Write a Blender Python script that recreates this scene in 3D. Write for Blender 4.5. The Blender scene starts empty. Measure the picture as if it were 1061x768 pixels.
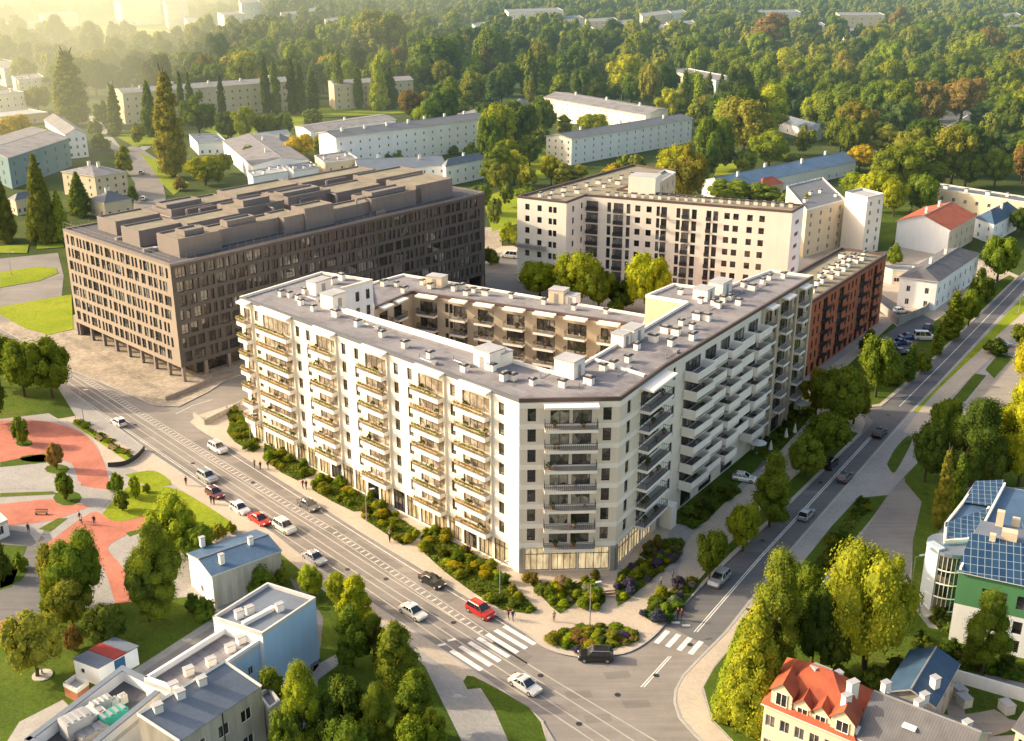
import bpy, math, random
from mathutils import Vector, Matrix
R = math.radians
scene = bpy.context.scene
COL = scene.collection
# ---------------------------------------------------------------- camera maths
F = 1150.; CX = 530.5; CY = 384.; H = 90.
PITCH = math.atan(434. / F); cP, sP = math.cos(PITCH), math.sin(PITCH)
def P(x, y, z=0.):
    u = x - CX; w = CY - y
    d = (u, F * cP + w * sP, -F * sP + w * cP)
    t = (z - H) / d[2]
    return Vector((d[0] * t, d[1] * t, z))
def Q(v):
    X, Y, Z = v[0], v[1], v[2] - H
    k = Y * cP - Z * sP; w = Y * sP + Z * cP
    return (CX + F * X / k, CY - F * w / k)
def hz(x, y, yt, z0=0.):
    b = P(x, y, z0); lo, hi = z0, z0 + 88
    for _ in range(40):
        m = (lo + hi) / 2
        if Q((b[0], b[1], m))[1] > yt: lo = m
        else: hi = m
    return lo - z0
cam = bpy.data.cameras.new("camera"); camo = bpy.data.objects.new("camera", cam); COL.objects.link(camo)
cam.sensor_width = 36; cam.lens = F / 1061 * 36; cam.clip_end = 12000; cam.clip_start = 1
camo.location = (0, 0, H); camo.rotation_euler = (R(90) - PITCH, 0, 0); scene.camera = camo
scene.view_settings.view_transform = 'Standard'; scene.view_settings.look = 'None'; scene.view_settings.exposure = 0
# ---------------------------------------------------------------- materials
M = {}
def newmat(name):
    m = bpy.data.materials.new(name); m.use_nodes = True
    nt = m.node_tree; nt.nodes.clear()
    o = nt.nodes.new('ShaderNodeOutputMaterial'); M[name] = m
    return m, nt, o
def ramp(nt, fac, stops):
    r = nt.nodes.new('ShaderNodeValToRGB'); e = r.color_ramp.elements
    while len(e) > 1: e.remove(e[-1])
    e[0].position = stops[0][0]; e[0].color = (*stops[0][1], 1)
    for p, c in stops[1:]:
        k = e.new(p); k.color = (*c, 1)
    nt.links.new(fac, r.inputs[0]); return r.outputs[0]
def pos(nt, scale=1.0, obj=False):
    if obj: return nt.nodes.new('ShaderNodeTexCoord').outputs['Object']
    return nt.nodes.new('ShaderNodeNewGeometry').outputs['Position']
def noise(nt, vec, scale, det=4, rough=.6):
    n = nt.nodes.new('ShaderNodeTexNoise'); n.inputs['Scale'].default_value = scale
    n.inputs['Detail'].default_value = det; n.inputs['Roughness'].default_value = rough
    nt.links.new(vec, n.inputs['Vector']); return n.outputs['Fac']
def mixc(nt, fac, a, b, mode='MIX'):
    n = nt.nodes.new('ShaderNodeMix'); n.data_type = 'RGBA'; n.blend_type = mode
    for s, v in ((n.inputs['Factor'], fac), (n.inputs['A'], a), (n.inputs['B'], b)):
        if isinstance(v, (int, float)): s.default_value = v
        elif isinstance(v, tuple): s.default_value = (*v, 1)
        else: nt.links.new(v, s)
    return n.outputs['Result']
def bsdf(nt, out, col, rough=.8, metal=0., spec=.5):
    b = nt.nodes.new('ShaderNodeBsdfPrincipled')
    if isinstance(col, tuple): b.inputs['Base Color'].default_value = (*col, 1)
    else: nt.links.new(col, b.inputs['Base Color'])
    b.inputs['Roughness'].default_value = rough; b.inputs['Metallic'].default_value = metal
    b.inputs['Specular IOR Level'].default_value = spec
    nt.links.new(b.outputs[0], out.inputs[0]); return b
def sc(c, k): return tuple(min(1, x * k) for x in c)
def plain(name, c, rough=.7, metal=0., var=.12, s1=.25, s2=3., spec=.4):
    """weathered paint / plaster: two sizes of mottling"""
    m, nt, o = newmat(name); p = pos(nt)
    n1 = noise(nt, p, s1, 5); n2 = noise(nt, p, s2, 3)
    a = ramp(nt, n1, [(.3, sc(c, 1 - var)), (.7, sc(c, 1 + var))])
    b = ramp(nt, n2, [(.35, (1 - var,) * 3), (.65, (1, 1, 1))])
    bsdf(nt, o, mixc(nt, 1., a, b, 'MULTIPLY'), rough, metal, spec)
    return m
def wallmat(name, c, var=.05, streak=.05, bw=.0):
    m, nt, o = newmat(name); p = pos(nt)
    mp = nt.nodes.new('ShaderNodeMapping'); mp.inputs['Scale'].default_value = (1.2, 1.2, .12); nt.links.new(p, mp.inputs[0])
    n1 = noise(nt, p, .12, 5); n2 = noise(nt, mp.outputs[0], 1., 4)
    a = ramp(nt, n1, [(.3, sc(c, 1 - var)), (.7, sc(c, 1 + var))])
    b = ramp(nt, n2, [(.35, (1 - streak, 1 - streak, 1 - streak * 1.1)), (.6, (1, 1, 1))])
    bsdf(nt, o, mixc(nt, 1., a, b, 'MULTIPLY'), .85, 0, .25)
wallmat('white_render', (.88, .81, .69)); wallmat('cool_white', (.90, .90, .89)); wallmat('cream_render', (.68, .56, .40))
wallmat('grey_beige', (.78, .68, .55)); wallmat('sand_brick', (.56, .46, .33)); wallmat('shaded_panel', (.10, .092, .086))
wallmat('sunlit_panel', (.33, .275, .22))  # office cladding in two tones: sunlit and shaded sides put into the colour
wallmat('pale_yellow', (.66, .56, .40)); wallmat('light_blue_wall', (.42, .60, .80)); wallmat('pier_blue', (.45, .52, .60)); wallmat('teal_wall', (.20, .29, .31))
wallmat('green_wall', (.10, .27, .12)); wallmat('old_plaster', (.48, .44, .37), .1, .25); wallmat('mauve_cladding', (.235, .205, .19), .05, .08)
wallmat('pale_band', (.82, .75, .65)); wallmat('lintel_white', (.90, .84, .74))

def membrane():
    m, nt, o = newmat('roof_membrane'); p = pos(nt); b = nt.nodes.new('ShaderNodeTexBrick'); mp = nt.nodes.new('ShaderNodeMapping'); mp.inputs['Rotation'].default_value = (0, 0, R(44)); nt.links.new(p, mp.inputs[0]); nt.links.new(mp.outputs[0], b.inputs['Vector'])
    b.inputs['Scale'].default_value = 1.; b.inputs['Brick Width'].default_value = 7.; b.inputs['Row Height'].default_value = 1.1; b.inputs['Mortar Size'].default_value = .035
    b.inputs['Color1'].default_value = (.265, .25, .262, 1); b.inputs['Color2'].default_value = (.225, .215, .228, 1); b.inputs['Mortar'].default_value = (.16, .15, .16, 1)
    st = ramp(nt, noise(nt, p, .22, 6, .7), [(.34, (.62,) * 3), (.5, (1.,) * 3), (.72, (1.12, 1.1, 1.06))]); f = ramp(nt, noise(nt, p, 3, 3), [(.3, (.88,) * 3), (.7, (1.,) * 3)])
    bsdf(nt, o, mixc(nt, 1., mixc(nt, 1., b.outputs['Color'], st, 'MULTIPLY'), f, 'MULTIPLY'), .85)
membrane()
plain('roof_pale', (.42, .42, .43), .8); plain('roof_slate', (.13, .14, .16), .6)
plain('roof_dark', (.10, .10, .11), .8); plain('roof_khaki', (.27, .24, .17), .9, var=.25); plain('roof_blue', (.085, .155, .26), .45, .1, var=.2)
plain('roof_greyblue', (.16, .19, .235), .6, var=.12); plain('metal_white', (.62, .61, .58), .5); plain('metal_dark', (.05, .05, .055), .5, .3)
plain('metal_grey', (.40, .39, .38), .45, .4); plain('rail_dull', (.22, .20, .18), .7); plain('bronze_metal', (.50, .41, .28), .5, .3); plain('coping_dark', (.12, .085, .075), .6)
plain('wood_brown', (.22, .13, .07), .8); plain('teal_paint', (.03, .33, .26), .6); plain('tyre_rubber', (.02, .02, .02), .9); plain('soil', (.10, .075, .05), 1)
plain('bark', (.09, .065, .045), 1, var=.3, s2=6); plain('kerb_stone', (.42, .40, .37), .9); plain('line_white', (.82, .80, .75), .8, var=.2, s1=1.2, s2=6)
plain('line_worn', (.62, .59, .54), .8, var=.3, s1=.9, s2=5); plain('rail_steel', (.50, .46, .40), .5, .2); plain('concrete', (.36, .34, .31), .9, var=.15); plain('red_paint', (.30, .035, .03), .6); plain('blue_paint', (.03, .12, .27), .6)
plain('canvas_white', (.78, .78, .76), .9); plain('terracotta', (.35, .14, .07), .8); plain('stone_pale', (.5, .46, .4), .9)
def rooftile(name, c1, c2, ang=0, sc_=3.0):
    m, nt, o = newmat(name); p = pos(nt)
    w = nt.nodes.new('ShaderNodeTexWave'); w.inputs['Scale'].default_value = sc_; w.inputs['Distortion'].default_value = .4
    mp = nt.nodes.new('ShaderNodeMapping'); mp.inputs['Rotation'].default_value = (0, 0, ang); nt.links.new(p, mp.inputs[0]); nt.links.new(mp.outputs[0], w.inputs[0])
    a = ramp(nt, noise(nt, p, .5, 6), [(.3, c1), (.7, c2)])
    b = ramp(nt, w.outputs['Fac'], [(0, (.72,) * 3), (.35, (1, 1, 1))])
    bsdf(nt, o, mixc(nt, 1., a, b, 'MULTIPLY'), .75)
rooftile('red_tile', (.27, .05, .02), (.46, .10, .035), .3); rooftile('seam_navy', (.03, .07, .13), (.05, .11, .19), .9, 1.2)
rooftile('seam_charcoal', (.10, .10, .11), (.16, .155, .16), .7, 1.0); rooftile('orange_tile', (.34, .075, .035), (.48, .12, .05), .9)
# brick wall
def brickmat(name, c1, c2, mortar, scale, bw=.5, rh=.25, horiz=False, vz=.1):
    m, nt, o = newmat(name); b = nt.nodes.new('ShaderNodeTexBrick')
    if horiz:
        mp = nt.nodes.new('ShaderNodeMapping'); mp.inputs['Rotation'].default_value = (0, 0, R(46)); nt.links.new(pos(nt), mp.inputs[0]); v = mp.outputs[0]
    else:
        s = nt.nodes.new('ShaderNodeSeparateXYZ'); nt.links.new(pos(nt), s.inputs[0])
        ad = nt.nodes.new('ShaderNodeMath'); nt.links.new(s.outputs[0], ad.inputs[0]); nt.links.new(s.outputs[1], ad.inputs[1])
        cb = nt.nodes.new('ShaderNodeCombineXYZ'); nt.links.new(ad.outputs[0], cb.inputs[0]); nt.links.new(s.outputs[2], cb.inputs[1]); v = cb.outputs[0]
    nt.links.new(v, b.inputs['Vector']); b.inputs['Scale'].default_value = scale
    b.inputs['Color1'].default_value = (*c1, 1); b.inputs['Color2'].default_value = (*c2, 1); b.inputs['Mortar'].default_value = (*mortar, 1)
    b.inputs['Brick Width'].default_value = bw; b.inputs['Row Height'].default_value = rh; b.inputs['Mortar Size'].default_value = .025
    n = ramp(nt, noise(nt, pos(nt), .15, 6), [(.3, (1 - vz * 2,) * 3), (.7, (1, 1, 1))])
    bsdf(nt, o, mixc(nt, 1., b.outputs['Color'], n, 'MULTIPLY'), .9, 0, .2)
brickmat('red_brick', (.50, .15, .075), (.60, .20, .10), (.2, .12, .09), 1.2)
brickmat('paving', (.58, .49, .39), (.50, .425, .34), (.40, .335, .27), 1.6, .8, .4, True)
brickmat('paving_grey', (.42, .40, .375), (.35, .335, .32), (.29, .275, .26), 1.6, .8, .4, True)
brickmat('paving_red', (.66, .24, .165), (.56, .20, .14), (.42, .17, .125), 1.2, .6, .3, True, .2)
brickmat('cobbles', (.54, .46, .36), (.38, .32, .25), (.25, .21, .17), .8, .6, .6, True, .2)
# asphalt
def asphalt(name, a, b):
    m, nt, o = newmat(name); p = pos(nt)
    mp = nt.nodes.new('ShaderNodeMapping'); mp.inputs['Rotation'].default_value = (0, 0, R(46)); mp.inputs['Scale'].default_value = (.06, 1.1, 1); nt.links.new(p, mp.inputs[0])
    n = ramp(nt, noise(nt, p, .09, 8, .65), [(.3, a), (.7, b)])
    t = ramp(nt, noise(nt, mp.outputs[0], 1, 4), [(.3, (.82,) * 3), (.62, (1.,) * 3)])
    g = ramp(nt, noise(nt, p, 9, 2), [(.3, (.8,) * 3), (.7, (1.,) * 3)])
    bsdf(nt, o, mixc(nt, 1., mixc(nt, 1., n, t, 'MULTIPLY'), g, 'MULTIPLY'), .9, 0, .3)
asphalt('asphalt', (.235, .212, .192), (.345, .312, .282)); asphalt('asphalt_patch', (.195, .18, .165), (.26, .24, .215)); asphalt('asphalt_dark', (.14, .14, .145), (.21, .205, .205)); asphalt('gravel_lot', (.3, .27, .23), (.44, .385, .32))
# grass
def grass(name, a, b, d):
    m, nt, o = newmat(name); p = pos(nt)
    n1 = ramp(nt, noise(nt, p, .05, 6), [(.3, a), (.55, b), (.75, d)])
    n2 = ramp(nt, noise(nt, p, 2.5, 4, .7), [(.3, (.55,) * 3), (.7, (1.,) * 3)]); n3 = ramp(nt, noise(nt, p, .28, 7, .75), [(.30, (.62, .60, .7)), (.45, (1, 1, 1)), (.62, (1., 1., 1.)), (.74, (1.25, .98, 1.3))]); n2 = mixc(nt, 1., n2, n3, 'MULTIPLY')
    bsdf(nt, o, mixc(nt, 1., n1, n2, 'MULTIPLY'), 1., 0, .1)
grass('lawn', (.06, .105, .016), (.11, .165, .02), (.19, .195, .04)); grass('lawn_bright', (.22, .30, .02), (.32, .38, .025), (.38, .41, .04))
grass('bed_green', (.05, .085, .015), (.11, .16, .02), (.18, .19, .035)); grass('ground_green', (.06, .09, .022), (.09, .125, .028), (.16, .16, .05))
# foliage: colour comes from the object's own colour, noise paints dark clumps and sunlit yellow highlights into it
def foliage(name, rnd=None):
    m, nt, o = newmat(name); oi = nt.nodes.new('ShaderNodeObjectInfo'); p = pos(nt)
    if rnd: base = ramp(nt, oi.outputs['Random'], rnd)
    else: base = oi.outputs['Color']
    n1 = ramp(nt, noise(nt, p, .55, 3), [(.3, (.5, .56, .55)), (.52, (1, 1, 1)), (.72, (1.4, 1.22, .7))])
    n2 = ramp(nt, noise(nt, p, 3.5, 2), [(.3, (.65,) * 3), (.7, (1.15,) * 3)])
    c = mixc(nt, 1., mixc(nt, 1., base, n1, 'MULTIPLY'), n2, 'MULTIPLY')
    d = nt.nodes.new('ShaderNodeBsdfDiffuse'); t = nt.nodes.new('ShaderNodeBsdfTranslucent'); mx = nt.nodes.new('ShaderNodeMixShader')
    nt.links.new(c, d.inputs[0]); nt.links.new(mixc(nt, 1., c, (1.2, 1.1, .5), 'MULTIPLY'), t.inputs[0]); mx.inputs[0].default_value = .35
    nt.links.new(d.outputs[0], mx.inputs[1]); nt.links.new(t.outputs[0], mx.inputs[2]); nt.links.new(mx.outputs[0], o.inputs[0])
foliage('foliage')
foliage('foliage_far', [(0, (.15, .20, .04)), (.3, (.24, .28, .04)), (.5, (.34, .34, .045)), (.65, (.18, .23, .05)), (.8, (.28, .30, .04)), (1, (.13, .18, .05))])
# glass panes, opaque with reflections and curtains
def glass(name, stops, scale=.5, rough=.08, emis=None):
    m, nt, o = newmat(name); p = pos(nt)
    v = nt.nodes.new('ShaderNodeTexVoronoi'); v.inputs['Scale'].default_value = scale; nt.links.new(p, v.inputs['Vector'])
    s = nt.nodes.new('ShaderNodeSeparateColor'); nt.links.new(v.outputs['Color'], s.inputs[0])
    c = ramp(nt, s.outputs[0], stops)
    n = ramp(nt, noise(nt, p, 1.6, 3), [(.35, (.55,) * 3), (.65, (1.,) * 3)])
    c2 = mixc(nt, 1., c, n, 'MULTIPLY'); b = bsdf(nt, o, c2, rough, 0, .7)
    if emis:
        nt.links.new(mixc(nt, 1., c2, (1., .70, .34), 'MULTIPLY'), b.inputs['Emission Color']); b.inputs['Emission Strength'].default_value = emis
D = (.02, .022, .026)
glass('pane_dark', [(0, D), (.55, (.035, .037, .042)), (.8, (.10, .09, .08)), (1, (.22, .19, .15))], .45)
glass('pane_mix', [(0, (.05, .05, .045)), (.4, (.12, .11, .095)), (.7, (.28, .25, .2)), (1, (.5, .45, .36))], .55, .1)
glass('pane_olive', [(0, (.07, .062, .045)), (.5, (.13, .115, .08)), (.8, (.26, .23, .17)), (1, (.42, .38, .3))], .5, .12)
glass('pane_warm', [(0, (.16, .13, .10)), (.35, (.32, .26, .19)), (.7, (.5, .42, .32)), (1, (.68, .6, .48))], .6, .15)
def interior(name, lo, hi, emis):
    m, nt, o = newmat(name); p = pos(nt); mp = nt.nodes.new('ShaderNodeMapping'); mp.inputs['Scale'].default_value = (1.1, 1.1, .35); nt.links.new(p, mp.inputs[0])
    a = ramp(nt, noise(nt, mp.outputs[0], .8, 3), [(.3, lo), (.68, hi)]); d = ramp(nt, noise(nt, mp.outputs[0], 2.0, 2, .5), [(.3, (.6,) * 3), (.6, (1,) * 3)]); c = mixc(nt, 1., a, d, 'MULTIPLY')
    b = bsdf(nt, o, c, .12, 0, .6); nt.links.new(mixc(nt, 1., c, (1., .86, .60), 'MULTIPLY'), b.inputs['Emission Color']); b.inputs['Emission Strength'].default_value = emis
interior('pane_shop', (.35, .26, .15), (1., .88, .66), .8); interior('pane_dim', (.12, .095, .06), (.62, .50, .32), .45)
glass('pane_grid', [(0, (.03, .032, .035)), (.45, (.06, .06, .058)), (.75, (.13, .125, .115)), (1, (.42, .41, .36))], .25, .05)
glass('pane_pale', [(0, (.10, .10, .10)), (.5, (.22, .21, .19)), (1, (.4, .38, .33))], .4, .06)
def solar():
    m, nt, o = newmat('solar_panel'); b = nt.nodes.new('ShaderNodeTexBrick')
    mp = nt.nodes.new('ShaderNodeMapping'); mp.inputs['Rotation'].default_value = (0, 0, R(20)); nt.links.new(pos(nt), mp.inputs[0]); nt.links.new(mp.outputs[0], b.inputs['Vector'])
    b.inputs['Scale'].default_value = 1.; b.inputs['Brick Width'].default_value = .9; b.inputs['Row Height'].default_value = 1.4; b.offset = 0
    b.inputs['Mortar Size'].default_value = .045
    b.inputs['Color1'].default_value = (.015, .05, .11, 1); b.inputs['Color2'].default_value = (.03, .08, .15, 1); b.inputs['Mortar'].default_value = (.3, .36, .4, 1)
    bsdf(nt, o, b.outputs[0], .15, .2, .8)
solar()
def carpaint(name, c):
    m, nt, o = newmat(name); b = bsdf(nt, o, c, .28, .35, .6); b.inputs['Coat Weight'].default_value = .6
for n, c in dict(paint_white=(.72, .72, .70), paint_silver=(.38, .39, .41), paint_grey=(.10, .105, .115), paint_black=(.018, .018, .02), paint_red=(.5, .025, .02), paint_maroon=(.17, .03, .03), paint_blue=(.03, .06, .16)).items(): carpaint(n, c)
plain('car_glass', (.02, .024, .03), .06, 0, spec=.9); plain('lamp_lens', (.7, .7, .68), .2); plain('lamp_red', (.35, .01, .01), .3)
def person_mat(name, top, bottom, hair, skin=(.5, .3, .2)):
    m, nt, o = newmat(name); tc = nt.nodes.new('ShaderNodeTexCoord'); s = nt.nodes.new('ShaderNodeSeparateXYZ'); nt.links.new(tc.outputs['Object'], s.inputs[0])
    mr = nt.nodes.new('ShaderNodeMath'); mr.operation = 'DIVIDE'; nt.links.new(s.outputs[2], mr.inputs[0]); mr.inputs[1].default_value = 2.
    r = nt.nodes.new('ShaderNodeValToRGB'); r.color_ramp.interpolation = 'CONSTANT'; e = r.color_ramp.elements
    e[0].color = (.03, .03, .03, 1); e[1].position = .045; e[1].color = (*bottom, 1)
    for p_, c_ in ((.47, top), (.735, skin)):
        k = e.new(p_); k.color = (*c_, 1)
    nt.links.new(mr.outputs[0], r.inputs[0]); bsdf(nt, o, r.outputs[0], .9)
# ---------------------------------------------------------------- mesh building
class MB:
    def __init__(s): s.v = []; s.f = []; s.m = []; s.mats = []
    def mi(s, mat):
        if mat not in s.mats: s.mats.append(mat)
        return s.mats.index(mat)
    def poly(s, pts, mat):
        n = len(s.v); s.v += [tuple(p) for p in pts]; s.f.append(tuple(range(n, n + len(pts)))); s.m.append(s.mi(mat))
    def prism(s, pts, z0, z1, mat, top=None, bottom=True):
        """pts CCW (x,y)"""
        n = len(pts)
        for i in range(n):
            a, b = pts[i], pts[(i + 1) % n]
            s.poly([(a[0], a[1], z0), (b[0], b[1], z0), (b[0], b[1], z1), (a[0], a[1], z1)], mat)
        s.poly([(p[0], p[1], z1) for p in pts], top or mat)
        if bottom: s.poly([(p[0], p[1], z0) for p in reversed(pts)], mat)
    def box(s, c, size, ang=0, mat=None, top=None):
        """c = centre of the base"""
        ca, sa = math.cos(ang), math.sin(ang); hx, hy = size[0] / 2, size[1] / 2
        pts = [(c[0] + x * ca - y * sa, c[1] + x * sa + y * ca) for x, y in ((-hx, -hy), (hx, -hy), (hx, hy), (-hx, hy))]
        s.prism(pts, c[2], c[2] + size[2], mat, top)
    def cyl(s, c, r, h, mat, n=8, r2=None, cap=True):
        r2 = r if r2 is None else r2
        a = [(c[0] + r * math.cos(2 * math.pi * i / n), c[1] + r * math.sin(2 * math.pi * i / n), c[2]) for i in range(n)]
        b = [(c[0] + r2 * math.cos(2 * math.pi * i / n), c[1] + r2 * math.sin(2 * math.pi * i / n), c[2] + h) for i in range(n)]
        for i in range(n): s.poly([a[i], a[(i + 1) % n], b[(i + 1) % n], b[i]], mat)
        if cap: s.poly(b, mat)
    def tube(s, p, q, r, mat, n=5, r2=None):
        p, q = Vector(p), Vector(q); r2 = r if r2 is None else r2
        d = (q - p).normalized(); a = d.cross(Vector((0, 0, 1)))
        if a.length < .01: a = Vector((1, 0, 0))
        a.normalize(); b = d.cross(a)
        A = [p + (a * math.cos(t) + b * math.sin(t)) * r for t in [2 * math.pi * i / n for i in range(n)]]
        B = [q + (a * math.cos(t) + b * math.sin(t)) * r2 for t in [2 * math.pi * i / n for i in range(n)]]
        for i in range(n): s.poly([A[i], A[(i + 1) % n], B[(i + 1) % n], B[i]], mat)
        s.poly(B, mat); s.poly(A[::-1], mat)
    def mesh(s, name, off=(0, 0, 0)):
        me = bpy.data.meshes.new(name); ox, oy, oz = off
        me.from_pydata([(x - ox, y - oy, z - oz) for x, y, z in s.v], [], s.f)
        for k in s.mats: me.materials.append(M[k])
        me.polygons.foreach_set('material_index', s.m); me.update(); return me
    def build(s, name, parent=None, off=None):
        if off is None:
            off = (0, 0, 0)
            if parent is not None:
                w = Vector((0, 0, 0)); q = parent
                while q: w += q.location; q = q.parent
                off = tuple(w)
        o = bpy.data.objects.new(name, s.mesh(name, off)); COL.objects.link(o); o.parent = parent; return o
def setp(o, label=None, cat=None, group=None, kind=None):
    if label: o['label'] = label
    if cat: o['category'] = cat
    if group: o['group'] = group
    if kind: o['kind'] = kind
    return o
def empty(name, loc, label, cat, group=None, rz=0):
    o = bpy.data.objects.new(name, None); o.empty_display_size = .5; COL.objects.link(o); o.location = loc; o.rotation_euler = (0, 0, rz)
    return setp(o, label, cat, group)
def inst(name, mesh, parent, loc=(0, 0, 0), rz=0, scale=None):
    o = bpy.data.objects.new(name, mesh); COL.objects.link(o); o.parent = parent; o.location = loc; o.rotation_euler = (0, 0, rz)
    if scale: o.scale = scale
    return o
def copy_tree(o, parent=None):
    c = o.copy(); COL.objects.link(c); c.parent = parent
    for ch in list(o.children): copy_tree(ch, c)
    return c
def ccw(pts):
    a = sum(pts[i][0] * pts[(i + 1) % len(pts)][1] - pts[(i + 1) % len(pts)][0] * pts[i][1] for i in range(len(pts)))
    return list(pts) if a > 0 else list(pts)[::-1]
def tess(poly2):
    from mathutils.geometry import tessellate_polygon
    return tessellate_polygon([[Vector((p[0], p[1], 0)) for p in poly2]])
def sheet(name, px, z, mat, raised=0, kind='structure', kerb=None, label=None, cat=None):
    """a ground area outlined in photograph pixels, laid at height z (raised = depth of its kerb sides)"""
    pts = ccw([P(x, y, z)[:2] for x, y in px]); b = MB()
    for t in tess(pts):
        q = [(*pts[i], z) for i in t]
        if (q[1][0] - q[0][0]) * (q[2][1] - q[0][1]) - (q[2][0] - q[0][0]) * (q[1][1] - q[0][1]) < 0: q = q[::-1]
        b.poly(q, mat)
    n = len(pts)
    if raised:
        for i in range(n):
            a, c = pts[i], pts[(i + 1) % n]
            b.poly([(*a, z - raised), (*c, z - raised), (*c, z), (*a, z)], kerb or mat)
    o = b.build(name); setp(o, label, cat, kind=kind); return o
def ribbon(name, px, w, z, mat, h=0, kind='structure', parent=None, closed=False, world=False, build=True, b=None):
    pts = [Vector(p[:2]) for p in px] if world else [Vector(P(x, y, z)[:2]) for x, y in px]
    b = b or MB(); n = len(pts); L = []; Rr = []
    for i in range(n):
        d = (pts[min(i + 1, n - 1)] - pts[max(i - 1, 0)]).normalized(); k = Vector((-d.y, d.x)) * w / 2
        L.append(pts[i] + k); Rr.append(pts[i] - k)
    for i in range(n - 1):
        q = [Rr[i], Rr[i + 1], L[i + 1], L[i]]
        if h: b.prism([tuple(v) for v in q], z, z + h, mat)
        else: b.poly([(v.x, v.y, z) for v in q], mat)
    if build: return setp(b.build(name, parent), kind=None if parent else kind)
    return b
def curve(px, n=5):
    """Catmull-Rom through pixel points"""
    out = []
    for i in range(len(px) - 1):
        p0, p1, p2, p3 = px[max(i - 1, 0)], px[i], px[i + 1], px[min(i + 2, len(px) - 1)]
        for k in range(n):
            t = k / n
            out.append(tuple(.5 * (2 * p1[a] + (p2[a] - p0[a]) * t + (2 * p0[a] - 5 * p1[a] + 4 * p2[a] - p3[a]) * t * t + (3 * p1[a] - p0[a] - 3 * p2[a] + p3[a]) * t ** 3) for a in (0, 1)))
    return out + [px[-1]]
# ---------------------------------------------------------------- walls with real openings, windows in them
WC = {}
def winmesh(w, h, style, frame, pane):
    k = (round(w, 1), round(h, 1), style, frame, pane)
    if k in WC: return WC[k]
    w, h = k[0], k[1]
    b = MB(); t = .07 if style != 'shop' else .09; y0, y1 = .10, .20
    def bar(x0, x1, z0, z1): b.prism([(x0, y0), (x1, y0), (x1, y1), (x0, y1)], z0, z1, frame)
    bar(0, t, 0, h); bar(w - t, w, 0, h); bar(t, w - t, 0, t); bar(t, w - t, h - t, h)
    if style == 'bay':
        n = max(2, round(w / 1.5))
        for i in range(1, n): bar(w * i / n - t / 2, w * i / n + t / 2, t, h - t)
    elif style == 'shop':
        n = max(1, round(w / 1.05))
        for i in range(1, n): bar(w * i / n - t / 2, w * i / n + t / 2, t, h - t)
        bar(t, w - t, h * .72, h * .72 + t)
    elif style == 'tall': bar(t, w - t, h * .28, h * .28 + .05)
    elif style == 'two': bar(w / 2 - .03, w / 2 + .03, t, h - t)
    elif style == 'grid':
        n = max(1, round(w / .9))
        for i in range(1, n): bar(w * i / n - .03, w * i / n + .03, t, h - t)
        bar(t, w - t, h * .3, h * .3 + .05)
    f = b.mesh('window_frame'); g = MB(); g.poly([(0, .17, 0), (w, .17, 0), (w, .17, h), (0, .17, h)], pane)
    WC[k] = (f, g.mesh('window_pane')); return WC[k]
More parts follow.
